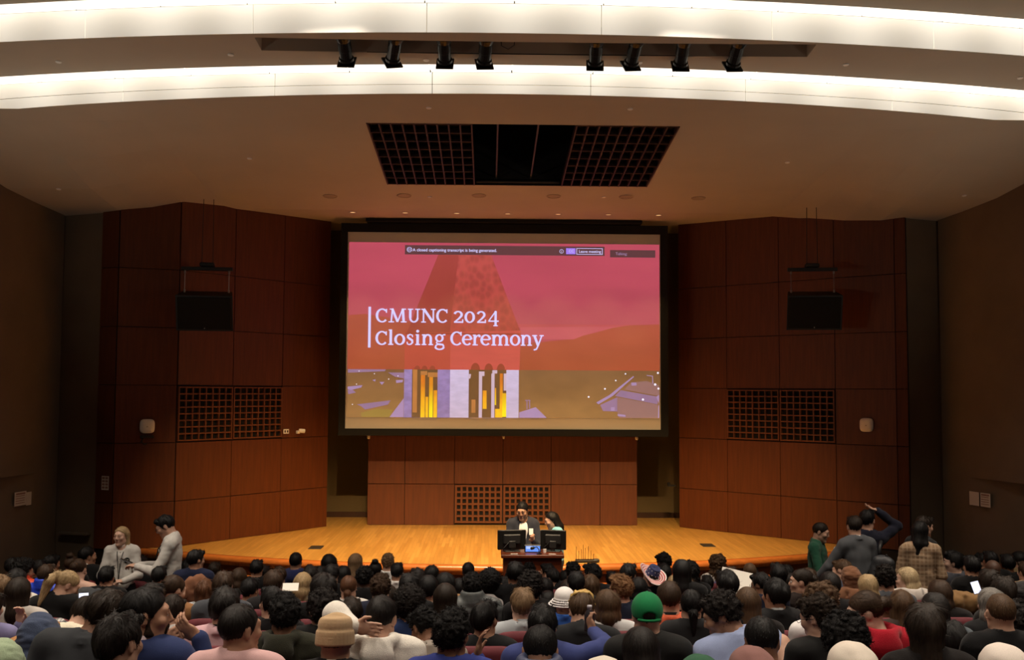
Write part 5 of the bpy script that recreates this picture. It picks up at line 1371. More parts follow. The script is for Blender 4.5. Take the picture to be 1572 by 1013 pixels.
# crowd: x, y, crown height, scale, body offset, hair, hair colour, skin, garment, colour, head yaw, pitch, extras, label
CROWD = [
 (1.05, 3.75, 2.506, 1.0, 0.0, 'hijab', 'black', 'light', 'sweater', (0.7758, 0.6867, 0.5906), 0, 0, {}, 'person in large cream headscarf below the tight black curls'),
 (1.819, 4.2, 2.399, 1.0, 0.0, 'hijab', 'black', 'light', 'sweater', (0.7605, 0.6724, 0.6038), 0, 0, {}, 'person in cream headscarf at the bottom corner, in front of the twisted hair'),
 (0.724, 3.9, 2.454, 1.0, 0.0, 'hijab', 'black', 'tan', 'sweater', (0.2623, 0.1274, 0.1144), 0, 0, {}, 'person in mauve headscarf at the bottom edge'),
 (1.422, 4.9, 2.372, 0.96, 0.0, 'bigcurly', 'black', 'brown', 'sweater', (0.0052, 0.0052, 0.0056), 0, 0, {}, 'person with tight black curls in front of the denim knee'),
 (-1.837, 4.5, 2.452, 1.012, 0.0, 'wavy', 'soft', 'light', 'hoodie', (0.0252, 0.016, 0.0144), 12, 0, {}, 'person with tousled black-brown hair and brown collar, in front of the navy suit'),
 (-0.442, 5.15, 2.335, 0.987, 0.0, 'curly', 'black', 'brown', 'blazer', (0.0252, 0.0395, 0.2159), 18, 0, {'pose': 'handface'}, 'person in royal blue jacket with short curly black hair, hand by the cheek'),
 (0.531, 3.9, 2.422, 0.95, 0.0, 'hijab', 'black', 'tan', 'sweater', (0.0296, 0.107, 0.0578), 0, 0, {}, 'person in dark green headscarf at the bottom edge'),
 (-1.966, 5.25, 2.411, 1.116, 0.0, 'neat', 'black', 'tan', 'blazer', (0.0194, 0.0319, 0.107), 72, 0, {'f': 1, 'b': 1, 'pose': 'mouth', 'c': (0.7529, 0.6105, 0.6584)}, 'bearded person in navy suit seen in profile, hand at the mouth'),
 (-2.17, 5.25, 2.404, 1.039, -0.087, 'wavy', 'dark', 'brown', 'blazer', (0.0273, 0.0296, 0.0343), 32, 30, {'c': (0.6795, 0.6445, 0.6105), 'lean': 16, 'side': 12}, 'person in charcoal suit leaning over, dark wavy hair and a thin white collar'),
 (-1.061, 5.5, 2.229, 1.066, 0.0, 'buzz', 'black', 'tan', 'blazer', (0.007, 0.007, 0.008), 0, 0, {'hat': 'kufi', 'hatc': (0.491, 0.3325, 0.1878), 'c': (0.6795, 0.6445, 0.6105)}, 'person wearing a round beige brimless cap'),
 (1.99, 7.0, 2.128, 1.0, 0.0, 'longcurly', 'mid', 'light', 'tee', (0.7529, 0.7305, 0.7305), -10, 0, {}, 'person with big brown curly hair falling over a white tee'),
 (0.17, 3.9, 2.423, 0.95, 0.0, 'hijab', 'black', 'light', 'sweater', (0.7529, 0.6795, 0.5776), 0, 0, {}, 'person with small cream headscarf at the bottom edge, below the bottle'),
 (1.113, 6.1, 2.242, 1.08, 0.116, 'curly', 'soft', 'tan', 'blazer', (0.314, 0.3813, 0.6105), -72, 22, {'f': 1, 'side': -11, 'lean': 22}, 'person in light blue blazer leaning sideways, face in profile'),
 (1.555, 5.7, 2.3, 0.983, 0.0, 'curly', 'dark', 'light', 'tee', (0.0091, 0.0091, 0.0091), -42, 12, {'g': 1, 'f': 1, 'pose': 'kneeup', 'tr': (0.013, 0.0423, 0.162)}, 'person with brown curls and glasses, denim knee drawn up'),
 (-0.026, 4.75, 2.336, 1.0, 0.0, 'crew', 'black', 'tan', 'puffer', (0.0482, 0.0612, 0.1221), 0, 24, {'lean': 30}, 'person in slate blue quilted puffer coat with high collar'),
 (1.981, 6.15, 2.222, 1.053, 0.063, 'bun', 'brown', 'fair', 'hoodie', (0.3763, 0.008, 0.0212), -75, 14, {'f': 1}, 'person in red hoodie with brown hair, face in profile'),
 (-0.857, 5.85, 2.255, 1.02, 0.0, 'neat', 'soft', 'light', 'hoodie', (0.807, 0.7605, 0.6867), 12, 5, {'pose': 'backhead'}, 'person in white hoodie holding the back of the head'),
 (-0.634, 6.1, 2.146, 0.89, 0.0, 'curly', 'black', 'brown', 'tee', (0.3763, 0.3278, 0.2831), -35, 25, {}, 'person in stone-grey tee with curly black hair, head bowed'),
 (-2.676, 6.3, 2.154, 0.968, -0.064, 'short', 'dark', 'light', 'sweater', (0.807, 0.7305, 0.5776), 20, 45, {'lean': 34, 'side': 10}, 'person in cream sweater bent far forward behind the charcoal suit'),
 (-2.497, 5.262, 2.269, 0.979, 0.0, 'hoodup', 'black', 'light', 'hoodie', (0.0545, 0.0723, 0.1274), -8, 22, {'lean': 14, 'side': -6}, 'person with slate blue hood pulled up'),
 (2.887, 6.215, 2.163, 0.991, 0.0, 'longcurly', 'soft', 'brown', 'sweater', (0.006, 0.0056, 0.006), 0, 0, {}, 'person with huge mass of long dark twisted hair'),
 (-2.265, 4.35, 2.354, 0.88, 0.0, 'hoodup', 'black', 'light', 'hoodie', (0.3515, 0.4452, 0.2961), 0, 30, {'lean': 20}, 'person in sage green hood at the bottom corner of the photo'),
 (0.498, 5.207, 2.227, 1.017, 0.0, 'longsleek', 'soft', 'light', 'hoodie', (0.006, 0.0056, 0.006), 0, 10, {}, 'person with long black hair and black hoodie with gold lettering'),
 (1.112, 5.223, 2.275, 1.07, 0.0, 'crew', 'black', 'brown', 'tee', (0.305, 0.3515, 0.5149), 8, 8, {}, 'person with close-cut smooth black hair in front of the light blue blazer'),
 (1.953, 5.258, 2.34, 1.007, 0.0, 'longwavy', 'dark', 'light', 'sweater', (0.0091, 0.007, 0.007), 0, 0, {}, 'person with long dark hair fading to lighter ends'),
 (2.507, 6.19, 2.04, 1.016, 0.0, 'wavy', 'black', 'tan', 'tee', (0.402, 0.2051, 0.0212), -25, 8, {'g': 1}, 'person with glasses, short black hair and mustard collar'),
 (-2.029, 7.039, 2.083, 1.118, 0.0, 'wavy', 'soft', 'light', 'blazer', (0.6105, 0.3763, 0.4125), -5, 0, {'c': (0.0037, 0.0037, 0.0044)}, 'person in pale pink blazer with black collar and wavy black hair'),
 (-1.492, 5.219, 2.337, 1.036, 0.0, 'neat', 'soft', 'tan', 'blazer', (0.6308, 0.3916, 0.3916), 35, 5, {}, 'person in pale pink blazer with neat black hair, the nearer of the two pink blazers'),
 (-1.373, 7.015, 2.075, 0.995, 0.0, 'bigcurly', 'soft', 'light', 'blazer', (0.0052, 0.0052, 0.0056), -35, 5, {'g': 1, 'c': (0.6795, 0.6445, 0.6105)}, 'person in wide black suit with curly black hair and glasses'),
 (-1.453, 6.118, 2.221, 0.991, 0.0, 'curly', 'black', 'brown', 'hoodie', (0.0252, 0.0252, 0.016), -22, 0, {}, 'person in olive hoodie with short curly black hair'),
 (0.058, 6.101, 2.161, 0.973, 0.0, 'wavy', 'black', 'tan', 'blazer', (0.0369, 0.0513, 0.1812), 10, 0, {'pose': 'bottle'}, 'person in blue blazer reaching an arm out with a bottle'),
 (-0.281, 7.0, 2.0, 0.995, 0.0, 'wavy', 'black', 'tan', 'tee', (0.0044, 0.0044, 0.0052), 25, 5, {}, 'person in black tee with wavy black hair'),
 (-0.79, 7.003, 2.112, 0.917, 0.0, 'afro', 'soft', 'tan', 'tee', (0.0212, 0.0423, 0.1274), 10, 0, {}, 'person in navy tee with big round dark curly hair'),
 (0.671, 6.111, 2.228, 1.057, 0.0, 'buzz', 'dark', 'light', 'blazer', (0.008, 0.008, 0.008), 5, 0, {'hat': 'cap', 'hatc': (0.006, 0.1812, 0.0578), 'hyaw': 0}, 'person in green baseball cap and black suit'),
 (2.815, 7.111, 2.033, 1.028, 0.0, 'long', 'soft', 'light', 'hoodie', (0.0887, 0.107, 0.1221), 10, 0, {}, 'person in grey hoodie with black hair'),
 (0.371, 7.005, 2.048, 1.052, 0.0, 'short', 'mid', 'light', 'blazer', (0.0116, 0.0123, 0.0144), 5, 28, {'tips': 1}, 'person in black polo jacket with bleached hair tips, head bowed'),
 (-1.649, 8.824, 1.864, 1.073, 0.0, 'longwavy', 'soft', 'light', 'sweater', (0.0052, 0.0048, 0.0052), 0, 0, {}, 'person with thick wavy black hair next to the honey-blond bob'),
 (0.0, 7.901, 1.909, 1.08, 0.0, 'short', 'light', 'fair', 'shirt', (0.402, 0.4287, 0.4564), 5, 5, {'c': (0.402, 0.4287, 0.4564)}, 'person in pale grey quarter-zip with straight blond hair and a small back emblem'),
 (1.121, 7.923, 1.96, 1.111, 0.0, 'neat', 'brown', 'light', 'shirt', (0.7305, 0.1413, 0.0648), 5, 0, {'c': (0.006, 0.0052, 0.0052)}, 'person in coral orange shirt with black inner collar'),
 (2.948, 8.021, 1.878, 1.018, 0.0, 'long', 'mid', 'light', 'sweater', (0.0452, 0.0296, 0.0252), 0, 0, {}, 'person with reddish brown hair behind the red hoodie'),
 (3.673, 8.979, 1.781, 1.067, 0.0, 'bob', 'brown', 'light', 'sweater', (0.013, 0.0103, 0.0103), 0, 0, {}, 'person with straight brown hair next to the folded brown coat'),
 (3.786, 8.088, 1.973, 1.059, 0.0, 'wavy', 'dark', 'light', 'sweater', (0.0091, 0.008, 0.008), 0, 0, {}, 'person with dark brown hair behind the grey hair'),
 (0.648, 7.91, 1.898, 0.995, 0.0, 'bob', 'mid', 'light', 'shirt', (0.6105, 0.6105, 0.6105), 0, 0, {}, 'person with light brown bob, white top and navy scarf'),
 (-1.292, 7.913, 1.842, 0.955, 0.0, 'wavy', 'dark', 'light', 'sweater', (0.008, 0.007, 0.008), 0, 0, {}, 'person with dark wavy hair behind the raised white sleeve'),
 (1.783, 8.85, 1.891, 1.082, 0.0, 'wavy', 'black', 'light', 'sweater', (0.007, 0.0065, 0.007), 0, 0, {}, 'person with wavy black hair in front of the golden-brown curls'),
 (1.945, 7.958, 1.979, 1.026, 0.0, 'wavy', 'black', 'tan', 'blazer', (0.007, 0.007, 0.008), -15, 0, {'c': (0.402, 0.402, 0.4125)}, 'person in black suit with grey collar behind the light blue blazer'),
 (-1.903, 7.933, 1.911, 1.031, 0.0, 'short', 'black', 'light', 'sweater', (0.0091, 0.008, 0.0091), -30, 0, {}, 'person with straight black hair beside the olive hoodie'),
 (0.097, 8.802, 1.886, 0.981, 0.0, 'bigcurly', 'soft', 'tan', 'sweater', (0.007, 0.006, 0.007), 0, 0, {}, 'person with big dark brown curls just below the podium'),
 (3.542, 9.868, 1.769, 1.12, 0.0, 'curlytop', 'soft', 'light', 'sweater', (0.0762, 0.0802, 0.0931), 0, 0, {}, 'person in grey sweater with tall dark brown curls'),
 (0.502, 9.707, 1.652, 1.045, 0.0, 'long', 'dark', 'light', 'sweater', (0.008, 0.007, 0.008), 0, 0, {}, 'person with long dark brown hair behind the white hat'),
 (3.226, 7.141, 2.059, 0.955, 0.0, 'bob', 'gray', 'light', 'sweater', (0.0103, 0.0103, 0.0116), -10, 0, {}, 'person with grey bobbed hair'),
 (-3.853, 8.056, 1.96, 0.995, 0.0, 'long', 'dark', 'light', 'sweater', (0.5149, 0.4678, 0.4287), -10, 0, {}, 'person in pale grey sweater with long dark brown hair, beside the dirty-blond wavy hair'),
 (-3.644, 7.139, 2.032, 0.918, 0.0, 'wavy', 'dark', 'light', 'shirt', (0.2159, 0.2051, 0.3763), 20, 0, {'pose': 'handup'}, 'person at the photo edge in a lavender-blue sleeve, hand raised with bent fingers'),
 (-2.928, 8.887, 1.824, 1.056, 0.0, 'lowpony', 'brown', 'light', 'sweater', (0.2623, 0.1274, 0.0529), 40, 8, {}, 'person in tan cardigan with tied-back brown hair and pink earring side turned'),
 (-0.585, 7.901, 1.947, 0.984, 0.0, 'longsleek', 'dark', 'light', 'sweater', (0.007, 0.006, 0.007), 0, 0, {}, 'person with very sleek long dark brown hair shining on top'),
 (1.5, 7.037, 2.082, 0.951, 0.0, 'longsleek', 'mid', 'light', 'sweater', (0.0103, 0.008, 0.008), 0, 0, {}, 'person with long straight brown hair behind the light blue blazer'),
 (4.436, 9.05, 1.752, 0.925, 0.0, 'hoodup', 'black', 'tan', 'hoodie', (0.0343, 0.0319, 0.0319), 0, 0, {}, 'person with dark grey hood at the photo edge'),
 (-0.765, 8.803, 1.847, 1.061, 0.0, 'neat', 'black', 'tan', 'sweater', (0.008, 0.008, 0.0103), 0, 0, {'c': (0.5776, 0.552, 0.5149)}, 'person in black jersey with white trim line'),
 (0.353, 10.605, 1.372, 0.966, 0.0, 'longsleek', 'black', 'light', 'sweater', (0.006, 0.006, 0.007), 0, 0, {}, 'person with long smooth black hair beside the white hat'),
 (2.685, 8.902, 1.861, 1.079, 0.0, 'neat', 'soft', 'light', 'sweater', (0.0103, 0.0091, 0.0103), 0, 0, {}, 'person with smooth dark brown hair beside the pointed brown hood'),
 (-5.492, 11.826, 1.49, 1.033, 0.0, 'bigcurly', 'black', 'tan', 'puffer', (0.6795, 0.0704, 0.0262), 60, 0, {'f': 1, 'g': 1}, 'person in orange jacket with curly black hair and glasses, face turned towards the stage'),
 (-2.504, 8.862, 1.862, 1.05, 0.0, 'short', 'brown', 'light', 'sweater', (0.0612, 0.0648, 0.0762), 8, 0, {}, 'person with short brown hair and grey sweater, next to the auburn hair'),
 (-2.814, 7.98, 1.93, 0.987, 0.0, 'short', 'soft', 'light', 'sweater', (0.013, 0.0116, 0.013), 0, 0, {}, 'person with black hair showing just behind the bearded profile'),
 (-2.261, 9.749, 1.726, 1.078, 0.0, 'short', 'brown', 'light', 'sweater', (0.0116, 0.0103, 0.0116), 0, 0, {}, 'person with straight dark brown hair and both ears showing'),
 (-0.244, 9.7, 1.755, 0.912, 0.0, 'afro', 'black', 'deep', 'shirt', (0.6105, 0.5776, 0.5647), 0, 0, {}, 'person with round black afro and white collar'),
 (0.865, 8.815, 1.852, 1.001, 0.0, 'curlytop', 'ginger', 'light', 'sweater', (0.0144, 0.0194, 0.0395), -30, 0, {}, 'person with curly ginger hair and navy jacket'),
 (1.113, 7.023, 2.067, 0.943, 0.0, 'lowpony', 'black', 'light', 'blazer', (0.0103, 0.0103, 0.0116), 0, 0, {}, 'person in black blazer with dark ponytail beside the coral shirt'),
 (-1.168, 8.81, 1.856, 0.989, 0.0, 'curlytop', 'brown', 'light', 'blazer', (0.0116, 0.0144, 0.0343), 0, 0, {}, 'person in navy blazer with tousled brown hair'),
 (-0.161, 10.6, 1.458, 1.042, 0.0, 'buzz', 'brown', 'light', 'hoodie', (0.0296, 0.0296, 0.0369), 0, 0, {}, 'person in dark grey hoodie with cropped brown hair'),
 (0.788, 10.613, 1.536, 0.973, 0.0, 'longwavy', 'mid', 'light', 'sweater', (0.0103, 0.008, 0.008), 0, 0, {}, 'person with long wavy chestnut hair above the blond-tipped head'),
 (4.589, 9.967, 1.704, 0.99, 0.0, 'longwavy', 'dark', 'light', 'sweater', (0.0116, 0.0091, 0.0091), 0, 0, {}, 'person with dark wavy hair right of the glowing phone'),
 (-2.687, 10.673, 1.482, 1.022, 0.0, 'short', 'black', 'tan', 'tee', (0.0044, 0.0044, 0.006), 25, 0, {}, 'person with smooth black hair and black shirt behind the pale pink blazers'),
 (-1.186, 9.711, 1.596, 0.945, 0.0, 'long', 'dark', 'light', 'sweater', (0.0103, 0.0091, 0.0116), 0, 0, {}, 'person with sleek dark brown hair right behind the hand-on-head person'),
 (-0.658, 9.702, 1.712, 0.991, 0.0, 'bob', 'black', 'light', 'sweater', (0.0048, 0.0048, 0.0056), 0, 0, {}, 'person with straight black hair behind the sleek long brown hair'),
 (1.994, 11.561, 1.515, 0.934, 0.0, 'longcurly', 'black', 'tan', 'sweater', (0.0056, 0.0052, 0.0056), 0, 0, {}, 'person with long black curly hair before the stage'),
 (3.524, 10.767, 1.593, 0.955, 0.0, 'hoodup', 'black', 'light', 'hoodie', (0.2159, 0.0976, 0.0513), 0, 0, {}, 'person in pointed brown hood'),
 (4.132, 10.823, 1.577, 1.024, 0.0, 'bob', 'pale', 'fair', 'hoodie', (0.6105, 0.552, 0.5029), -60, 5, {'f': 1}, 'person with pale blond hair and light hoodie, in profile'),
 (-3.852, 8.956, 1.849, 1.006, 0.0, 'ponytail', 'blond', 'light', 'sweater', (0.0052, 0.0048, 0.0052), 55, 28, {'f': 1}, 'blonde person in black with a low golden ponytail, looking down'),
 (-1.519, 10.62, 1.624, 0.973, 0.0, 'curly', 'black', 'deep', 'sweater', (0.008, 0.007, 0.008), 0, 0, {}, 'person with wide curly black hair in front of the ash-blond hair, white-shirt side'),
 (-2.145, 10.644, 1.547, 0.977, 0.0, 'bob', 'blond', 'light', 'sweater', (0.305, 0.2423, 0.1559), 8, 0, {}, 'person with straight honey-blond bob and khaki top, white paper nearby'),
 (-1.675, 11.525, 1.365, 0.982, 0.0, 'long', 'dark', 'light', 'sweater', (0.006, 0.0052, 0.006), 0, 0, {}, 'person with long dark brown hair next to the reddish ponytail'),
 (-0.395, 8.8, 1.869, 0.955, 0.0, 'curlytop', 'black', 'tan', 'puffer', (0.0887, 0.0976, 0.0976), 0, 0, {}, 'person in grey-green jacket with black curly-topped hair'),
 (2.709, 9.804, 1.729, 1.042, 0.0, 'bun', 'dark', 'light', 'sweater', (0.0212, 0.0144, 0.013), -70, 0, {'f': 1}, 'person in profile with dark hair in a bun'),
 (2.359, 5.28, 2.379, 0.88, 0.0, 'buzz', 'mid', 'light', 'sweater', (0.008, 0.008, 0.0091), 0, 5, {}, 'person with cropped sandy hair directly in front of the grey hair'),
 (-4.717, 9.938, 1.703, 0.968, 0.0, 'bob', 'black', 'light', 'sweater', (0.6795, 0.6308, 0.5647), 0, 0, {}, 'person in white sweater with smooth black bob, in front of the orange jacket'),
 (-2.905, 9.786, 1.635, 0.89, 0.0, 'longwavy', 'auburn', 'light', 'tee', (0.6795, 0.6584, 0.7011), 0, 0, {}, 'person with wavy auburn hair in white shirt and plaid flannel'),
 (-0.98, 10.606, 1.601, 0.982, 0.0, 'wavy', 'soft', 'light', 'sweater', (0.006, 0.0056, 0.006), 0, 0, {}, 'person with wavy dark hair near the stage, beside the short-haired white shirt'),
 (0.369, 11.505, 1.343, 0.946, 0.0, 'bob', 'black', 'light', 'sweater', (0.007, 0.0065, 0.007), 0, 0, {}, 'person with straight black hair beside the big dark brown curls'),
 (2.722, 13.406, 1.307, 0.967, 0.0, 'longcurly', 'mid', 'light', 'tee', (0.7157, 0.6584, 0.6105), 0, 0, {'f': 0}, 'person with golden-brown curls and white tee with a purple star'),
 (1.606, 9.742, 1.659, 0.953, 0.0, 'braids', 'mid', 'brown', 'tee', (0.6795, 0.6584, 0.6445), 0, 0, {}, 'person with brown cornrow braids and white collar'),
 (2.745, 10.707, 1.635, 1.007, 0.0, 'wavy', 'black', 'tan', 'sweater', (0.0044, 0.004, 0.0044), 0, 0, {}, 'person with black hair deep in shadow before the stage corner'),
 (5.52, 12.777, 1.45, 1.117, 0.0, 'wavy', 'black', 'fair', 'tee', (0.0723, 0.0762, 0.0931), -70, 0, {'f': 1}, 'person in grey tee with black hair, pale profile by the dark wall'),
 (-2.382, 7.056, 2.023, 0.88, 0.0, 'wavy', 'dark', 'light', 'shirt', (0.5149, 0.4851, 0.4678), 15, 15, {}, 'person with shaggy dark brown hair and pale grey sleeve in front of the tan cardigan'),
 (-2.227, 11.548, 1.468, 0.993, 0.0, 'wavy', 'soft', 'tan', 'sweater', (0.007, 0.006, 0.007), 0, 0, {}, 'person with dark hair just in front of the navy blue hoodie'),
 (-1.558, 9.721, 1.678, 0.964, 0.0, 'lowpony', 'auburn', 'light', 'shirt', (0.6445, 0.6105, 0.5776), 10, 0, {}, 'person with reddish-brown ponytail and white collar'),
 (1.148, 9.724, 1.668, 0.918, 0.0, 'bob', 'black', 'light', 'sweater', (0.006, 0.0056, 0.007), 0, 0, {}, 'person with straight black hair in front of the flag hat'),
 (-4.852, 11.753, 1.495, 1.075, 0.0, 'bun', 'brown', 'fair', 'bare', (0.8308, 0.7529, 0.6445), 10, 10, {}, 'person with bare shoulders and thin white camisole straps'),
 (0.021, 12.401, 1.274, 1.014, 0.0, 'short', 'black', 'tan', 'shirt', (0.5457, 0.5457, 0.5647), 0, 0, {}, 'person with short black hair and pale collar in front of the podium'),
 (0.756, 12.412, 1.374, 0.977, 0.0, 'curly', 'black', 'tan', 'sweater', (0.0052, 0.0052, 0.006), 0, 0, {}, 'person with curly black hair by the wire rack'),
 (0.9, 11.516, 1.499, 1.002, 0.0, 'curlytop', 'black', 'brown', 'sweater', (0.006, 0.006, 0.007), -35, 0, {'f': 1}, 'person with faded sides and curly black top, looking towards the podium'),
 (1.178, 10.625, 1.64, 1.022, 0.0, 'short', 'black', 'tan', 'sweater', (0.0052, 0.0052, 0.006), 15, 0, {}, 'person with black hair at the stage edge, next to the flag hat'),
 (1.861, 12.454, 1.345, 1.003, 0.0, 'wavy', 'black', 'tan', 'sweater', (0.006, 0.0056, 0.006), 0, 0, {}, 'person with wavy black hair right behind the flag hat brim'),
 (-4.438, 9.01, 1.811, 0.88, 0.0, 'longwavy', 'light', 'light', 'sweater', (0.1878, 0.1413, 0.1144), 0, 0, {}, 'person with long dirty-blond wavy hair cut off by the photo edge'),
 (-3.021, 11.594, 1.43, 0.952, 0.0, 'bob', 'brown', 'light', 'sweater', (0.0423, 0.0482, 0.0545), 0, 0, {}, 'person with brown bob and dark grey jacket close to the stage edge on that side'),
 (0.319, 7.904, 1.918, 0.886, 0.0, 'buzz', 'black', 'brown', 'shirt', (0.0452, 0.1559, 0.5776), 0, 0, {'hat': 'bucket', 'hatc': (0.807, 0.7758, 0.7605)}, 'person in white bucket hat and bright blue collar'),
 (3.147, 11.637, 1.373, 0.896, 0.0, 'longwavy', 'soft', 'light', 'sweater', (0.006, 0.0056, 0.006), 0, 0, {}, 'person with dark wavy hair facing the profile with the bun'),
 (3.752, 11.688, 1.511, 1.046, 0.0, 'short', 'mid', 'light', 'sweater', (0.0908, 0.107, 0.1559), -50, 10, {'f': 1, 'roll': 12}, 'person with light brown hair leaning on the brown hood'),
 (3.023, 8.927, 1.835, 0.887, 0.0, 'bob', 'blond', 'light', 'sweater', (0.2232, 0.1022, 0.0545), -10, 0, {}, 'person with blond hair between the brown hood and the tall dark curls'),
 (-4.756, 13.544, 1.256, 1.011, 0.0, 'wavy', 'black', 'brown', 'sweater', (0.0052, 0.0048, 0.0056), 0, 0, {'tr': (0.1559, 0.2051, 0.305)}, 'person in black and pale jeans between the two standing grey fleeces'),
 (-2.293, 13.351, 1.307, 1.042, 0.0, 'long', 'black', 'light', 'sweater', (0.0048, 0.0044, 0.0052), 0, 0, {}, 'person with long black hair held by a pale clip'),
 (-1.982, 12.437, 1.312, 0.956, 0.0, 'bob', 'black', 'light', 'sweater', (0.0091, 0.0103, 0.0232), 0, 0, {}, 'person with smooth black bob in front of the ash-blond hair'),
 (-3.86, 12.558, 1.367, 0.972, 0.0, 'wavy', 'black', 'tan', 'puffer', (0.0044, 0.0044, 0.0052), -10, 0, {}, 'person in black puffer in front of the round-haired person by the stage corner'),
 (0.267, 13.303, 1.219, 0.934, 0.0, 'curly', 'black', 'brown', 'sweater', (0.0056, 0.0052, 0.006), 0, 0, {}, 'person with black hair centred on the podium front'),
 (2.017, 13.362, 1.329, 1.034, 0.0, 'curlytop', 'black', 'brown', 'tee', (0.5776, 0.0802, 0.0262), -15, 10, {}, 'person in orange-red top with curly black hair, hands near the face'),
 (2.247, 10.675, 1.6, 0.958, 0.0, 'short', 'brown', 'light', 'sweater', (0.0212, 0.0176, 0.0176), 0, 0, {}, 'person with brown hair touching the golden-brown curls person'),
 (2.322, 9.779, 1.696, 0.918, 0.0, 'short', 'black', 'brown', 'blazer', (0.0091, 0.0116, 0.0296), -40, 10, {'g': 1, 'f': 1}, 'person in navy suit and glasses reading a large white paper'),
 (6.387, 13.792, 1.261, 1.054, 0.0, 'short', 'black', 'tan', 'sweater', (0.0648, 0.0723, 0.0423), -50, 0, {'f': 1}, 'person in olive camouflage jacket with black hair'),
 (5.578, 11.883, 1.482, 1.055, 0.0, 'bald', 'bald', 'deep', 'sweater', (0.3763, 0.2623, 0.1413), 0, 0, {}, 'person with shaved dark head and tan coat'),
 (5.995, 11.935, 1.452, 1.006, 0.0, 'short', 'brown', 'light', 'sweater', (0.305, 0.2051, 0.1144), 0, 0, {}, 'person in tan top cut off by the photo edge below the khaki jacket'),
 (-0.072, 11.5, 1.35, 0.917, 0.0, 'short', 'black', 'tan', 'sweater', (0.006, 0.006, 0.007), 0, 0, {}, 'person with black hair just behind the dark grey hoodie'),
 (2.388, 12.484, 1.193, 0.93, 0.0, 'short', 'black', 'tan', 'sweater', (0.006, 0.006, 0.007), 0, 0, {}, 'person with black hair between the long black curls and the wavy black hair'),
 (-4.826, 10.85, 1.588, 0.95, 0.0, 'short', 'brown', 'light', 'puffer', (0.013, 0.0482, 0.5149), 5, 0, {}, 'person in royal blue puffer jacket with brown hair'),
 (-1.949, 13.335, 1.318, 1.02, 0.0, 'longsleek', 'light', 'light', 'sweater', (0.013, 0.0116, 0.013), 15, 0, {}, 'person with long straight ash-blond hair before the stage'),
 (-2.749, 12.476, 1.297, 0.916, 0.0, 'wavy', 'brown', 'light', 'sweater', (0.0168, 0.013, 0.0144), 0, 0, {}, 'person with brown hair low behind the dark-brown straight cut, left of the blond bob'),
 (-0.882, 11.505, 1.47, 0.956, 0.0, 'short', 'black', 'light', 'sweater', (0.0052, 0.0052, 0.006), 10, 10, {}, 'person with straight black fringe head bowed before the stage'),
 (-0.006, 9.701, 1.81, 0.942, 0.0, 'short', 'black', 'brown', 'sweater', (0.0052, 0.0052, 0.006), 0, 0, {}, 'person with black hair right at the podium, beneath the wider monitor'),
 (0.729, 13.312, 1.111, 0.902, 0.0, 'bob', 'black', 'light', 'sweater', (0.006, 0.0056, 0.006), -40, 0, {'f': 1}, 'person with straight black hair in profile below the wire rack'),
 (1.666, 10.645, 1.524, 0.88, 0.0, 'bob', 'blond', 'light', 'sweater', (0.013, 0.013, 0.0144), 0, 0, {}, 'person with blond hair peeking out behind the braids'),
 (6.914, 13.866, 1.276, 0.996, 0.0, 'bob', 'black', 'light', 'sweater', (0.1878, 0.1274, 0.0648), -60, 0, {'f': 1}, 'person with chin-length black hair and khaki jacket by the dark wall'),
 (-5.952, 13.684, 1.232, 0.998, 0.0, 'short', 'black', 'tan', 'sweater', (0.006, 0.0056, 0.006), 30, 0, {}, 'person in black against the dark wall, just above the royal blue jacket'),
 (-5.468, 13.624, 1.352, 1.065, 0.0, 'neat', 'black', 'tan', 'blazer', (0.0044, 0.0044, 0.0052), 50, 0, {'c': (0.6795, 0.6105, 0.5457), 'f': 1}, 'person in black suit with white collar near the wall, beside the standing blonde woman'),
 (1.551, 11.539, 1.489, 0.96, 0.0, 'buzz', 'black', 'light', 'sweater', (0.013, 0.013, 0.0176), 0, -22, {'hat': 'cowboy', 'roll': 20}, 'person in stars and stripes cowboy hat'),
 (3.378, 12.556, 1.307, 0.957, 0.0, 'short', 'black', 'tan', 'sweater', (0.0048, 0.0048, 0.0052), 0, 0, {}, 'person with black hair in shadow left of the person in green'),
 (4.871, 10.899, 1.682, 0.977, 0.0, 'short', 'black', 'tan', 'sweater', (0.0052, 0.0048, 0.0052), 0, 0, {}, 'person in black beside the pale profile, back row by the wall'),
 (6.257, 12.872, 1.388, 1.022, 0.0, 'short', 'black', 'brown', 'sweater', (0.0056, 0.0052, 0.0052), 0, 0, {}, 'person in black between the shaved head and the khaki jacket'),
 (-4.186, 10.787, 1.579, 0.923, 0.0, 'short', 'black', 'tan', 'sweater', (0.006, 0.0056, 0.006), 0, 0, {}, 'person with black hair hidden behind the standing blonde woman'),
 (-0.553, 10.601, 1.497, 0.88, 0.0, 'bob', 'black', 'light', 'sweater', (0.007, 0.007, 0.008), 0, 0, {}, 'person with black hair between the sleek long hair and the grey-green jacket'),
 (0.505, 12.407, 1.282, 0.912, 0.0, 'short', 'black', 'light', 'sweater', (0.006, 0.006, 0.007), -55, 0, {'f': 1}, 'person in profile before the podium, the nearer of two black-haired profiles'),
 (-6.064, 12.798, 1.34, 0.953, 0.0, 'short', 'black', 'tan', 'sweater', (0.008, 0.007, 0.008), 0, 0, {}, 'person with black hair in the shadow by the wall, behind the curly-haired orange jacket'),
 (-5.713, 12.753, 1.324, 0.942, 0.0, 'short', 'black', 'brown', 'sweater', (0.006, 0.006, 0.008), 0, 0, {}, 'person with short black hair behind the royal blue jacket, on the curly-haired side'),
 (-2.723, 13.375, 1.319, 0.999, 0.0, 'neat', 'black', 'tan', 'hoodie', (0.0176, 0.0232, 0.0844), 5, 0, {}, 'person in navy blue hoodie with short black hair before the lit stage'),
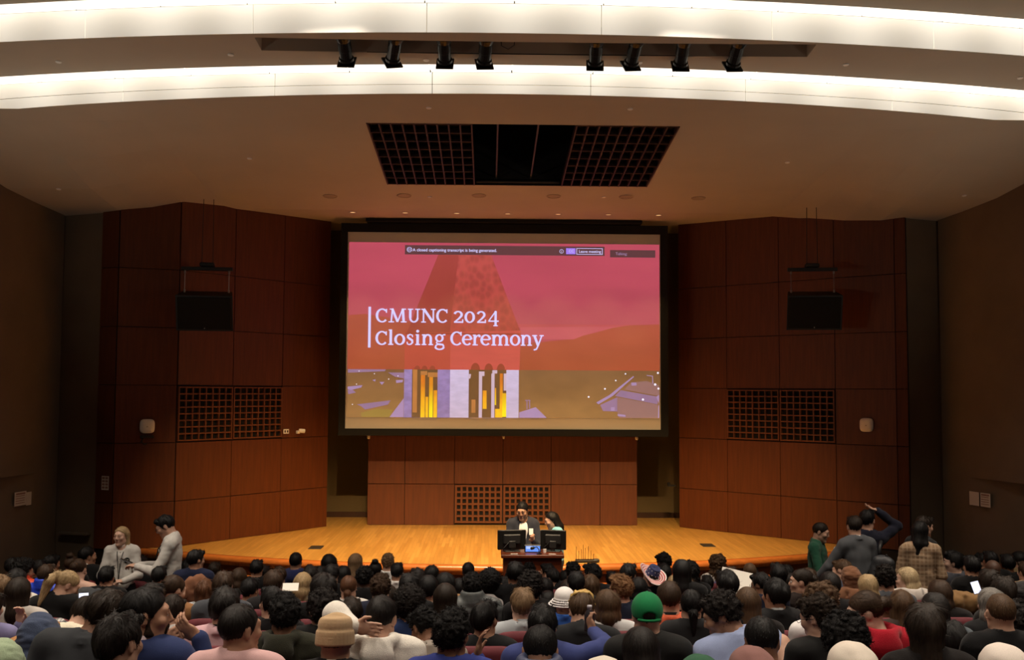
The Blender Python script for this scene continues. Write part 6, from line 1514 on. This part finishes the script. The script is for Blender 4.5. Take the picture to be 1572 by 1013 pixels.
 (-1.539, 13.32, 1.321, 0.95, 0.0, 'curlytop', 'light', 'light', 'shirt', (0.7529, 0.7305, 0.7011), 0, 0, {}, 'person in white shirt with curly light brown hair before the stage'),
 (-1.853, 10.631, 1.628, 0.892, 0.0, 'short', 'black', 'tan', 'sweater', (0.0052, 0.0052, 0.006), 0, 0, {}, 'person with short black hair under the pale hair clip'),
 (-1.343, 12.415, 1.347, 0.923, 0.0, 'short', 'black', 'tan', 'shirt', (0.7011, 0.6724, 0.6445), 0, 0, {}, 'person in white shirt with short black hair, below the curly light brown hair'),
 (-0.863, 7.905, 2.015, 0.88, 0.0, 'short', 'black', 'brown', 'sweater', (0.0052, 0.0052, 0.006), 0, 0, {}, 'person with short black hair behind the big round curly hair'),
 (0.502, 13.307, 1.194, 0.928, 0.0, 'short', 'black', 'tan', 'sweater', (0.006, 0.006, 0.007), -60, 0, {'f': 1}, 'person in profile before the podium, the farther of two black-haired profiles'),
 (0.486, 8.807, 1.875, 0.88, 0.0, 'short', 'black', 'tan', 'sweater', (0.006, 0.006, 0.007), 0, 0, {}, 'person with short black hair between profile and long brown waves'),
 (2.68, 11.603, 1.487, 0.939, 0.0, 'buzz', 'mid', 'light', 'sweater', (0.0116, 0.0103, 0.0116), 0, 0, {}, 'person with cropped light brown hair near the stage steps'),
 (2.953, 12.522, 1.273, 0.899, 0.0, 'short', 'black', 'tan', 'sweater', (0.006, 0.006, 0.007), 0, 0, {}, 'person with black hair under the cropped light brown head'),
 (6.028, 12.842, 1.432, 0.997, 0.0, 'short', 'black', 'tan', 'sweater', (0.0052, 0.0048, 0.0052), 0, 0, {}, 'person in black by the dark wall behind the shaved head'),
 (-3.142, 13.402, 1.157, 0.88, 0.0, 'wavy', 'soft', 'light', 'sweater', (0.007, 0.007, 0.008), 0, 0, {}, 'person with dark hair behind the person with both ears showing'),
 (-3.631, 10.739, 1.588, 0.884, 0.0, 'short', 'black', 'tan', 'sweater', (0.006, 0.0056, 0.006), 0, 0, {}, 'person with black hair hidden behind the standing man'),
 (-3.78, 13.452, 1.181, 0.926, 0.0, 'short', 'dark', 'light', 'sweater', (0.008, 0.007, 0.008), 0, 0, {}, 'person with dark hair low before the stage corner, beside the brown coat'),
 (-3.51, 11.629, 1.618, 0.95, 0.0, 'short', 'black', 'tan', 'sweater', (0.0116, 0.016, 0.0452), 30, 0, {}, 'person with round black hair seen against the lit stage, dark navy jacket'),
 (-0.494, 12.401, 1.359, 0.917, 0.0, 'crew', 'black', 'deep', 'sweater', (0.007, 0.006, 0.007), 0, 0, {}, 'person with cropped black hair beside a pale earring glint, at the stage'),
 (1.228, 12.427, 1.248, 0.88, 0.0, 'short', 'black', 'brown', 'sweater', (0.0052, 0.0052, 0.006), 0, 0, {}, 'person with black hair low behind the curly ginger hair'),
 (3.08, 10.732, 1.578, 0.88, 0.0, 'short', 'brown', 'light', 'sweater', (0.013, 0.0103, 0.0103), 0, 0, {}, 'person with reddish brown hair just behind the bun'),
 (-3.026, 12.494, 1.37, 0.919, 0.0, 'short', 'black', 'tan', 'sweater', (0.006, 0.0056, 0.006), 0, 0, {}, 'person with black hair low in the shadow under the stage edge'),
 (-5.31, 12.705, 1.38, 0.915, 0.0, 'topbun', 'brown', 'light', 'sweater', (0.013, 0.0097, 0.0097), 0, 0, {}, 'person with messy brown bun just behind the bare shoulders'),
 (-4.235, 13.492, 1.19, 0.889, 0.0, 'short', 'black', 'tan', 'hoodie', (0.305, 0.0048, 0.008), 0, 0, {}, 'person in bright red jacket mostly hidden behind the standing man'),
 (1.393, 8.833, 1.976, 0.88, 0.0, 'long', 'black', 'light', 'sweater', (0.006, 0.0056, 0.006), 0, 0, {}, 'person with straight black hair behind the long black curls'),
 (-2.255, 12.449, 1.302, 0.88, 0.0, 'short', 'black', 'tan', 'sweater', (0.006, 0.0056, 0.006), 0, 0, {}, 'person with black hair glimpsed under the long hair with the clip'),
 (-1.6, 12.422, 1.361, 0.88, 0.0, 'topbun', 'black', 'brown', 'sweater', (0.007, 0.007, 0.008), 0, 0, {}, 'person with small black top bun beside the white shirt'),
]
# ---------------------------------------------------------------- seats
def seat_parts():
    b = MB(); n = 9; vs = []; fs = []
    for j, (z, th) in enumerate(((.40, .05), (.55, .07), (.80, .075), (.93, .065), (.985, .04))):
        for i in range(n):
            x = -.235 + .47 * i / (n - 1); e = 1 - .12 * max(0, (j - 2)) * abs(x / .235) ** 4; yb = -.29 - .10 * (z - .4) + .05 * (x / .235) ** 2
            for dy in (-th / 2, th / 2): vs.append((x, yb + dy, z * (1 if j < 3 else 1) - (.04 * abs(x / .235) ** 4 if j > 2 else 0)))
    m = 2 * n
    for j in range(4):
        for i in range(n - 1):
            a = j * m + 2 * i
            fs += [(a, a + 2, a + 2 + m, a + m), (a + 1, a + 1 + m, a + 3 + m, a + 3)]
        a = j * m; fs += [(a, a + m, a + m + 1, a + 1)]; a = j * m + 2 * (n - 1); fs += [(a, a + 1, a + m + 1, a + m)]
    for i in range(n - 1):
        a = 2 * i; fs.append((a, a + 1, a + 3, a + 2)); a += 4 * m; fs.append((a, a + 2, a + 3, a + 1))
    b.add(vs, fs)
    return dict(backrest=b.mesh('backrest', M_seat, True), seat=MB().box((0, -.02, .40), (.46, .46, .10), .03).mesh('seat', M_seat, False),
                armrest=MB().box((0, -.06, .60), (.05, .40, .04), .012).mesh('armrest', M_armwood), pedestal=MB().box((0, -.1, .18), (.05, .30, .36), .01).box((0, -.1, .012), (.09, .36, .024), .006).box((0, -.16, .47), (.03, .08, .24), .008).mesh('pedestal', M_seatshell))
SEAT = seat_parts()
def seat(x, y, rz=0, label='burgundy theatre seat', group='theatre seats in rows', arms=(-.265, .265)):
    r = empty('theatre_seat', (x, y, zfloor(y)), rz); tag(r, label, 'seat', group)
    link('backrest', SEAT['backrest'], r); link('seat', SEAT['seat'], r)
    for dx in arms: link('armrest', SEAT['armrest'], r).location = (dx, 0, 0); link('pedestal', SEAT['pedestal'], r).location = (dx, 0, 0)
    return r

# ---------------------------------------------------------------- the crowd
RHAND = {
 'handup': (None, dict(e=(.17, .16, .80), w=(.19, .12, 1.03), d=(.05, -.05, 1), n=(.2, 1, 0), curl=.55)),
 'mouth': (dict(e=(.16, .26, .80), w=(.0, .24, .98), d=(-.85, -.1, .4), n=(-.1, -1, 0), curl=.9), dict(e=(.27, .17, .80), w=(.21, .17, 1.02), d=(-.80, -.05, .62), n=(-.2, -.9, -.4), curl=.45)),
 'backhead': (dict(e=(.235, -.06, 1.20), w=(.125, -.155, 1.15), d=(-1, -.02, -.10), n=(-.1, 1, -.05), curl=.22), None),
 'handface': (None, dict(e=(.22, .17, .78), w=(.135, .13, 1.02), d=(.15, .15, 1), n=(-1, .1, .1), curl=.35)),
 'bottle': (None, dict(e=(.40, .05, 1.02), w=(.335, .24, 1.075), d=(-.35, .25, .9), n=(-.6, -.2, .3), curl=.95)),
}
def crown(st, hat):
    if hat: return dict(kufi=.136, cap=.143, bucket=.136, cowboy=.16)[hat]
    return .040 + dict(short=.094, neat=.091, wavy=.104, curly=.110, bigcurly=.122, afro=.132, curlytop=.106, buzz=.087, crew=.090, long=.096, longback=.092, longwavy=.103, longsleek=.092, longcurly=.116, bob=.097, ponytail=.09, lowpony=.09, bun=.089, topbun=.090, braids=.091, bald=.083, hijab=.104, hoodup=.112)[st]
M_sherpa = plaid_mat('sherpa_plaid', (.30, .19, .11), (.13, .075, .04), (.40, .29, .19), 3.2)
M_flannel = plaid_mat('flannel_plaid', (.42, .42, .43), (.06, .06, .07), (.62, .62, .64), 5)
prng = random.Random(11)
seats_taken = []
def over(o, m):
    o.material_slots[0].link = 'OBJECT'; o.material_slots[0].material = m
PEOPLE = {}
for (x, y, zt, s, rdx, st, hc, sk, gar, rgb, yaw, pitch, o, lab) in CROWD:
    pose = o.get('pose'); lean = o.get('lean', 3); side = o.get('side', 0); roll = o.get('roll', 0)
    if not o.get('f') and not pose: yaw = round(yaw / 20) * 20
    if not pose and not lean > 3 and not side and not roll: pitch = round(pitch / 15) * 15
    Ls, Rs = RHAND.get(pose, (None, None)); near = y < 7.4
    key = (yaw, pitch, roll, lean, side, pose, near)
    S = cached(('S', key), lambda: skeleton('sit', yaw, pitch, roll, lean, side, Ls, Rs))
    if pose == 'kneeup' and 'std' not in S:
        S['std'] = False; S['knL'] = np.array((-.15, .36, .93)); S['anL'] = np.array((-.14, .66, .70)); S['toL'] = np.array((-.15, .78, .80))
    hb = .0078 if (pose and pose != 'kneeup') else (.0122 if near else .0175)
    body = cached(('b', key), lambda: body_mesh(S, hb, .0075 if near else .0105, hands='fine' if hb < .008 else (True if near else False)))
    p = link('person', body); p.color = (*SKINC[sk], 1)
    tag(p, lab, 'person', 'audience in the hall')
    tr = o.get('tr', prng.choice([(.02, .02, .025), (.03, .035, .05), (.012, .012, .013), (.05, .05, .055)]))
    g = dress(p, S, key, st, HAIRC[hc], gar, rgb, tr, face=bool(o.get('f')), collar=o.get('c'), glasses=bool(o.get('g')), beard=bool(o.get('b')), seed=prng.randrange(6), h=.0125 if near else .0175, hat=o.get('hat'), hatc=o.get('hatc'))
    p.scale = (s, s, s)
    rz = R_(prng.uniform(-5, 5)) if not pose and not side else 0
    hcx, hcy, hcz = [float(v) for v in S['hc']]
    p.rotation_euler = (0, 0, rz)
    cx = math.cos(rz) * hcx - math.sin(rz) * hcy; cy = math.sin(rz) * hcx + math.cos(rz) * hcy
    p.location = (x - s * cx, y - s * (cy + .02), zt - s * (hcz + crown(st, o.get('hat'))))
    seats_taken.append((p.location.x, p.location.y)); PEOPLE[lab] = (p, S, s)
    if 'flannel' in lab: over(g, M_flannel)
    if o.get('tips'):
        q = link('fringe', cached('fringe', lambda: hair_mesh('fringe')), p); q.matrix_local = mat4(S['hc'], S['Rh']); q.color = (.55, .36, .12, 1)
    seat(p.location.x, p.location.y, rz, 'burgundy theatre seat of the ' + ' '.join(lab.split()[:9]))

from mathutils.bvhtree import BVHTree
def on_surface(part, x, z, back=False):
    """point of the garment straight in front of (or behind) the chest at x, z"""
    me = part.data; T_ = BVHTree.FromPolygons([v.co[:] for v in me.vertices], [p_.vertices[:] for p_ in me.polygons])
    h = T_.ray_cast(Vector((x, -1.2 if back else 1.2, z)), Vector((0, 1 if back else -1, 0)))
    return (h[0], h[1]) if h[0] else (Vector((x, 0, z)), Vector((0, -1 if back else 1, 0)))
def patch_on(o, part, x, z, back=False, off=.003):
    c, n_ = on_surface(part, x, z, back); o.location = c + n_ * off
    o.rotation_mode = 'QUATERNION'; o.rotation_quaternion = Vector((0, -1 if back else 1, 0)).rotation_difference(n_)
def garment_of(p): return next(c for c in p.children if c.name.split('.')[0] in ('jacket', 'hoodie', 'shirt'))
def find(txt):
    for k in PEOPLE:
        if txt in k: return PEOPLE[k]
# marks on clothes
p, S, s = find('quarter-zip')
mb = MB()
for sg in (-1, 1): mb.tube([(.035 * math.cos(R_(a)), 0, sg * .012 + sg * -.022 * math.sin(R_(a))) for a in range(0, 181, 20)], .004, 6)
o = mb.build('emblem', M_black, p); patch_on(o, garment_of(p), .02, .985, True, .006)
p, S, s = find('golden-brown curls and white tee')
q = []
o = MB(); o.add([((.045 if i % 2 == 0 else .02) * math.sin(R_(36 * i)), 0, (.045 if i % 2 == 0 else .02) * math.cos(R_(36 * i))) for i in range(10)], [tuple(range(10))]); o = o.build('star_print', pmat('purple_print', (.22, .17, .36), .8), p); patch_on(o, garment_of(p), -.05, .94, True)
p, S, s = find('gold lettering')
mb = MB()
for a, b in (((-.05, .03), (.0, .05)), ((.0, .05), (-.02, .0)), ((.0, .0), (.05, .02)), ((.05, .02), (.02, -.03)), ((-.03, -.01), (.0, -.04))): mb.bar((a[0], 0, a[1]), (b[0], 0, b[1]), .012, .004)
o = mb.build('lettering', pmat('gold_print', (.55, .40, .12), .6), p); patch_on(o, garment_of(p), .10, .97, True)
# things in hands and on laps
p, S, s = find('with a bottle')
root = empty('bottle', p.location + Vector((.315, .29, 1.15)) * s); root.scale = (.9, .9, .75); tag(root, 'dark drinks bottle with a clear cap held up by the arm in the blue blazer', 'bottle')
MB().lathe([(.0, -.11), (.034, -.108), (.036, -.10), (.036, .02), (.033, .04), (.018, .065), (.016, .07)], n=18).build('bottle_body', pmat('smoky_plastic', (.035, .03, .035), .15), root, True)
MB().lathe([(.017, .068), (.018, .09), (.016, .10), (.0, .101)], n=16).build('cap', pmat('clear_cap', (.45, .43, .48), .2), root, True)
p, S, s = find('reading a large white paper')
root = MB().box((0, 0, 0), (.30, .004, .30), .0).build('paper_sheet', M_paper); root.location = p.location + Vector((-.21, .30, 1.02)); root.rotation_euler = (R_(-42), R_(10), R_(-18)); tag(root, 'large white sheet held up by the person in navy suit and glasses', 'paper')
p, S, s = find('honey-blond bob')
root = MB().box((0, 0, 0), (.12, .004, .09), .0).build('paper_sheet', M_paper); root.location = (-1.777, 8.000, 1.888); root.rotation_euler = (R_(-60), 0, R_(6)); tag(root, 'white sheet of paper beside the honey-blond bob', 'paper')

# empty seats that fill the rows
row_y = [13.3 - .9 * k for k in range(11)]
for ry in row_y:
    xx = -6.4
    while xx < 6.9:
        yy = ry + .012 * (xx + .27) ** 2
        if zfloor(yy) >= 0 and not any(abs(xx - a) < .52 and abs(yy - b) < .55 for a, b in seats_taken) and not (-5.3 < xx < -3.7 and 11.6 < yy) and not (3.6 < xx < 5.5 and 11.2 < yy) and abs(xx + .27) < yy * .53:
            k_ = min(range(len(seats_taken)), key=lambda i: math.hypot(seats_taken[i][0] - xx, seats_taken[i][1] - yy)); side_ = 'left' if seats_taken[k_][0] > xx else 'right'
            seat(xx, yy, 0, 'empty burgundy seat %s of the ' % side_ + ' '.join(CROWD[k_][13].split()[:8])); xx += .56
        else: xx += .14

# ---------------------------------------------------------------- standing people
def stand(name_label, x, y, zt, rz, S, key, hair, hcol, skin, gar, gcol, trous, hb=.0092, topz=None, group=None, **kw):
    s = (zt - zfloor(y)) / (float(S['hc'][2]) + crown(hair, kw.get('hat')))
    p = link('person', body_mesh(S, hb, .006, hands='fine')); p.color = (*SKINC[skin], 1); tag(p, name_label, 'person', group or 'people standing')
    g = dress(p, S, key, hair, hcol, gar, gcol, trous, h=.0105, **kw)
    p.scale = (s, s, s); hcx, hcy = float(S['hc'][0]), float(S['hc'][1]); a = R_(rz); p.rotation_euler = (0, 0, a)
    p.location = (x - s * (math.cos(a) * hcx - math.sin(a) * hcy), y - s * (math.sin(a) * hcx + math.cos(a) * hcy), zfloor(y))
    return p, g, s
FLEECE = (.56, .54, .51)
# blonde woman
S1 = skeleton('stand', 22, 0, 0, 0, 0, dict(e=(.225, .04, 1.10), w=(.075, .22, 1.06), d=(-.75, .6, .05), n=(.2, .2, 1), curl=.7), dict(e=(.225, .04, 1.10), w=(.085, .22, 1.05), d=(-.7, .6, .1), n=(0, 0, 1), curl=.7))
p, g, s = stand('standing blonde woman in grey fleece with badge, looking aside', -4.83, 13.0, 1.69, 187, S1, 'S1', 'longback', HAIRC['blond'], 'fair', 'sweater', FLEECE, (.015, .015, .018), face=True, collar=FLEECE)
def emblem(par, x, z):
    o = MB().lathe([(.0, .006), (.036, .005), (.036, 0)], (0, 0, 0), 20, (0, 1, 0)).build('emblem', M_black, par); patch_on(o, garment_of(par), x, z, False, .001)
    mb = MB()
    for a, b in (((-.018, -.012), (-.012, .014)), ((-.012, .014), (0, -.006)), ((0, -.006), (.012, .014)), ((.012, .014), (.018, -.012))): mb.bar((-a[0], .009, a[1]), (-b[0], .009, b[1]), .005, .003)
    mb.build('emblem_letter', M_greyink if False else M_paper, o); return o
emblem(p, -.085, 1.295)
a_, b_ = on_surface(g, 0, 1.40)[0], on_surface(g, 0, 1.14)[0]
MB().bar(a_ + Vector((0, .003, 0)), b_ + Vector((0, .003, 0)), .012, .006).build('zip', M_greyink, p)
MB().tube([(-.05, -.0, 1.45), (-.03, .095, 1.36), (-.012, .145, 1.12), (-.01, .17, 1.0)], .005, 6).tube([(.05, 0, 1.45), (.03, .095, 1.36), (.0, .145, 1.12), (-.01, .17, 1.0)], .005, 6).build('lanyard', M_black, p)
b = MB().box((0, 0, 0), (.10, .006, .075), .003).build('badge', M_paper, p); b.location = on_surface(g, -.01, .97)[0] + Vector((0, .012, 0)); MB().box((0, .0045, -.01), (.07, .002, .02)).build('badge_print', M_greyink, b)
def phone_at(par, s, loc, rz, label, glow=None, tilt=-50):
    root = empty('phone', par.matrix_basis @ Vector(loc)); root.rotation_euler = (R_(tilt), 0, R_(rz)); tag(root, label, 'phone')
    MB().box((0, 0, 0), (.075, .009, .15), .004).build('case', M_black, root); MB().box((0, -.0052, 0), (.068, .001, .14)).build('display', glow or M_black, root); return root
bpy.context.view_layer.update()
phone_at(p, s, (.03, .31, 1.09), 187, 'dark phone in the hands of the standing blonde woman')
# tall man
S2 = skeleton('stand', 0, 28, 0, 2, 0, dict(e=(.24, .10, 1.10), w=(.07, .33, 1.14), d=(-.2, 1, .15), n=(.1, -.1, 1), curl=.7), dict(e=(.24, .10, 1.10), w=(.07, .32, 1.13), d=(-.25, 1, .15), n=(0, -.1, 1), curl=.7))
p, g, s = stand('standing dark-haired man in grey quarter-zip, glasses and lanyard, looking at a phone', -4.1, 12.4, 1.905, 98, S2, 'S2', 'short', HAIRC['black'], 'light', 'sweater', FLEECE, (.03, .03, .035), face=True, glasses=True, collar=FLEECE)
emblem(p, -.07, 1.31)
MB().tube([(-.062, -.05, 1.455), (-.075, .02, 1.43), (-.055, .11, 1.33), (-.03, .14, 1.22)], .006, 6).tube([(.062, -.05, 1.455), (.07, .03, 1.42), (.03, .115, 1.3), (-.03, .14, 1.22)], .006, 6).build('lanyard', M_black, p)
bpy.context.view_layer.update()
phone_at(p, s, (0, .46, 1.19), 98, 'phone held by the standing man in glasses', tilt=-70)
# green sweater
S3 = skeleton('stand', 0, 14, 0, 2, 0, dict(e=(.25, .05, 1.10), w=(.12, .28, 1.10), d=(-.3, .9, .1), n=(.3, 0, 1), curl=.6), dict(e=(.25, .05, 1.10), w=(.10, .27, 1.10), d=(-.4, .9, .1), n=(0, 0, 1), curl=.6))
p, g, s = stand('standing person in dark green sweater with short brown hair, holding papers', 4.05, 13.3, 1.72, -118, S3, 'S3', 'neat', HAIRC['dark'], 'light', 'sweater', (.02, .085, .05), (.012, .012, .013), face=True)
bpy.context.view_layer.update()
o = MB().box((0, 0, 0), (.21, .008, .28), .001).build('paper_sheet', M_paper); o.location = p.matrix_basis @ Vector((.16, .27, 1.27)); o.rotation_euler = (R_(-12), R_(14), R_(-40)); tag(o, 'folded papers held by the person in dark green sweater', 'paper')
# grey suit with backpack
S4 = skeleton('stand', 8, 8, 0, 6, -2, dict(e=(.32, .06, 1.14), w=(.46, .22, .92), d=(.5, .5, -.7), n=(-1, .2, 0), curl=.4), None)
p, g, s = stand('standing man in grey suit seen from behind, backpack on one shoulder', 4.2, 12.5, 1.905, 6, S4, 'S4', 'short', HAIRC['dark'], 'light', 'blazer', (.085, .09, .10), (.05, .052, .058), collar=(.72, .70, .70))
bpy.context.view_layer.update()
F = Field.box((-.2, -.18, -.28), (.2, .18, .28), .009)
F.ell((0, 0, 0), (.15, .10, .22), 0); F.cap((-.08, -.05, -.12), (.08, -.05, -.12), .07, .07, .04); F.cap((-.06, -.10, -.06), (.06, -.10, -.06), .035, .035, .02); F.cap((-.07, -.03, .14), (.07, -.03, .14), .05, .05, .04); F.v += vnoise(F.grid(), 14) * .006
root = empty('backpack', p.matrix_basis @ Vector((.19, -.20, 1.10))); root.rotation_euler = (0, R_(8), R_(-20)); tag(root, 'black backpack slung on the grey-suited man\'s shoulder', 'backpack')
o = link('bag', F.mesh('bag', [M_puffer]), root); o.color = (.035, .037, .042, 1)
MB().tube([(-.05, .08, .17), (-.06, .10, .28), (-.05, .17, .34), (-.04, .25, .28)], .022, 8).build('strap', M_blackmatte, root, True); MB().tube([(0, -.02, .18), (.02, -.04, .23), (.05, -.02, .19)], .008, 6).build('handle', M_blackmatte, root, True); MB().bar((-.07, -.135, -.02), (.07, -.135, -.02), .006, .006).build('zip', M_steel, root); MB().box((.0, -.12, .06), (.02, .004, .05), .001).build('tag', M_paper, root)
# hand on head
S5 = skeleton('stand', 35, 0, 0, 0, 0, None, dict(e=(.37, .0, 1.53), w=(.145, .02, 1.70), d=(-.9, .0, .28), n=(-.2, 0, -1), curl=.35))
p, g, s = stand('standing person in dark navy with a hand on top of the head', 4.53, 12.95, 1.93, 0, S5, 'S5', 'short', HAIRC['black'], 'light', 'sweater', (.012, .013, .026), (.012, .012, .013), face=True)
# sherpa plaid jacket
S6 = skeleton('stand', 25, 5, 0, 4, 0, dict(e=(.225, -.02, 1.12), w=(.2, .18, .98), d=(-.2, .9, -.3), n=(1, 0, 0), curl=.5), dict(e=(.225, -.02, 1.12), w=(.2, .18, 1.0), d=(-.2, .9, -.3), n=(-1, 0, 0), curl=.5))
p, g, s = stand('standing woman with black hair in a tan plaid fleece jacket', 4.72, 11.8, 1.93, -14, S6, 'S6', 'longback', HAIRC['black'], 'light', 'sweater', (.3, .2, .12), (.012, .012, .013)); over(g, M_sherpa)
S7 = skeleton('stand', 0, 5, 0, 3)
p, g, s = stand('standing dark-haired person behind the plaid fleece jacket', 5.06, 12.5, 1.905, -70, S7, 'S7', 'short', HAIRC['dark'], 'light', 'sweater', (.018, .017, .018), (.012, .012, .013), face=True)
# presenters
SP1 = skeleton('stand', 14, 16, 0, 3, 0, dict(e=(.215, .07, 1.10), w=(.13, .24, 1.20), d=(-.25, .45, .75), n=(-.5, -.7, .2), curl=.8), dict(e=(.215, .08, 1.09), w=(.05, .30, 1.10), d=(-.85, .4, -.05), n=(0, .1, 1), curl=.5))
p, g, s = stand('presenter in dark suit and white shirt at the podium, looking down', .235, 14.98, 1.795, 180, SP1, 'P1', 'neat', HAIRC['black'], 'tan', 'shirt', (.66, .64, .64), (.015, .016, .02), face=True, group='presenters at the podium')
o = link('jacket', garment_mesh(SP1, 'blazer', .0085, 0, open_=True), p); o.color = (.022, .024, .036, 1)
bpy.context.view_layer.update()
root = empty('phone', p.matrix_basis @ Vector((-.10, .29, 1.33))); root.rotation_euler = (R_(-8), 0, R_(4)); tag(root, 'white phone held up by the presenter in the dark suit', 'phone')
MB().box((0, 0, 0), (.06, .012, .095), .004).build('case', M_white, root)
SP2 = skeleton('stand', 0, 20, 0, 4, 0, dict(e=(.22, .10, 1.12), w=(.16, .33, 1.17), d=(-.1, .8, .55), n=(-.9, .1, .3), curl=.6), dict(e=(.22, .10, 1.1), w=(.10, .30, 1.08), d=(-.3, .9, 0), n=(0, 0, 1), curl=.5))
p, g, s = stand('presenter with long black hair in light blue top at the podium, hand raised', .66, 14.98, 1.655, 100, SP2, 'P2', 'longback', HAIRC['black'], 'light', 'shirt', (.20, .46, .56), (.015, .016, .02), face=True, group='presenters at the podium')

# ---------------------------------------------------------------- coats, bags and other things on the seats
def heap(name, label, cat, loc, dims, col, mat, seed=0, rz=0, fold=.02):
    F = Field.box([-d - .06 for d in dims], [d + .06 for d in dims], max(.008, max(dims) / 22)); F.ell((0, 0, 0), dims, 0)
    F.cap((-dims[0] * .6, 0, -dims[2] * .4), (dims[0] * .6, 0, -dims[2] * .5), dims[1] * .6, dims[1] * .6, .04)
    W = F.grid(); F.v += vnoise(W * np.array([1.6, 1, .6], f32) + seed, 12) * fold + vnoise(W + seed, 26) * fold * .4
    o = link(name, F.mesh(name, [mat])); o.location = loc; o.rotation_euler = (0, 0, R_(rz)); o.color = (*col, 1); tag(o, label, cat); return o
def draped(px_x, y, z, name, label, cat, dims, col, mat, seed=0, rz=0, fold=.02):
    if not any(abs(px_x - a) < .4 and abs(y - b) < .5 for a, b in seats_taken): pass
    seat(px_x, y + .36, 0, 'burgundy theatre seat under the ' + ' '.join(label.split()[:9])); return heap(name, label, cat, (px_x, y, z), dims, col, mat, seed, rz, fold)
o = draped(-3.36, 7.5, 1.66, 'scarf', 'black and white checked cloth heaped on an empty burgundy seat', 'scarf', (.14, .09, .10), (1, 1, 1), plaid_mat('check_cloth', (.62, .6, .58), (.03, .03, .03), (.05, .05, .05), 6), 1)
draped(-3.78, 9.2, 1.52, 'coat', 'dark grey coat over the empty seat beside the blonde ponytail', 'coat', (.19, .12, .13), (.035, .038, .042), M_cloth, 2)
draped(-3.2, 10.55, 1.36, 'coat', 'brown jacket hung over a seat by the stage corner', 'coat', (.16, .10, .17), (.20, .085, .045), M_cloth, 3)
draped(4.07, 9.4, 1.50, 'coat', 'folded brown coat on an empty seat near the glowing phone', 'coat', (.22, .11, .09), (.21, .115, .045), M_cloth, 4)
draped(-.5, 9.6, 1.45, 'coat', 'tan jacket over a seat between sleek long hair and grey-green jacket', 'coat', (.15, .09, .07), (.28, .15, .06), M_cloth, 5)
root = empty('phone', (3.97, 8.9, 1.72)); root.rotation_euler = (R_(-15), R_(-16), R_(-10)); tag(root, 'phone with a glowing white display held up in the dark rows', 'phone')
MB().box((0, 0, 0), (.072, .009, .11), .004).build('case', M_black, root); MB().box((0, -.0053, 0), (.064, .001, .10)).build('display', pmat('phone_glow', (.02, .02, .02), .3, emit=(.75, .78, 1), estr=1.6), root)
root = empty('phone', (-3.349, 8.000, 1.774)); root.rotation_euler = (R_(-35), 0, R_(20)); tag(root, 'phone with a lit display lying by the blonde ponytail person in black', 'phone')
MB().box((0, 0, 0), (.075, .009, .15), .004).build('case', M_black, root); MB().box((0, -.0052, 0), (.068, .001, .14)).build('display', bpy.data.materials['phone_glow'], root)
o = MB().box((0, 0, 0), (.07, .75, .045), .012).build('aisle_rail', M_armwood); o.location = (-2.83, 5.55, 2.03); o.rotation_euler = (R_(8), 0, R_(-24)); tag(o, 'varnished oak rail end by the slate blue hood', 'rail')
MB().box((-.0, 0, -.55), (.05, .06, 1.06), .006).build('post', M_seatshell, o)
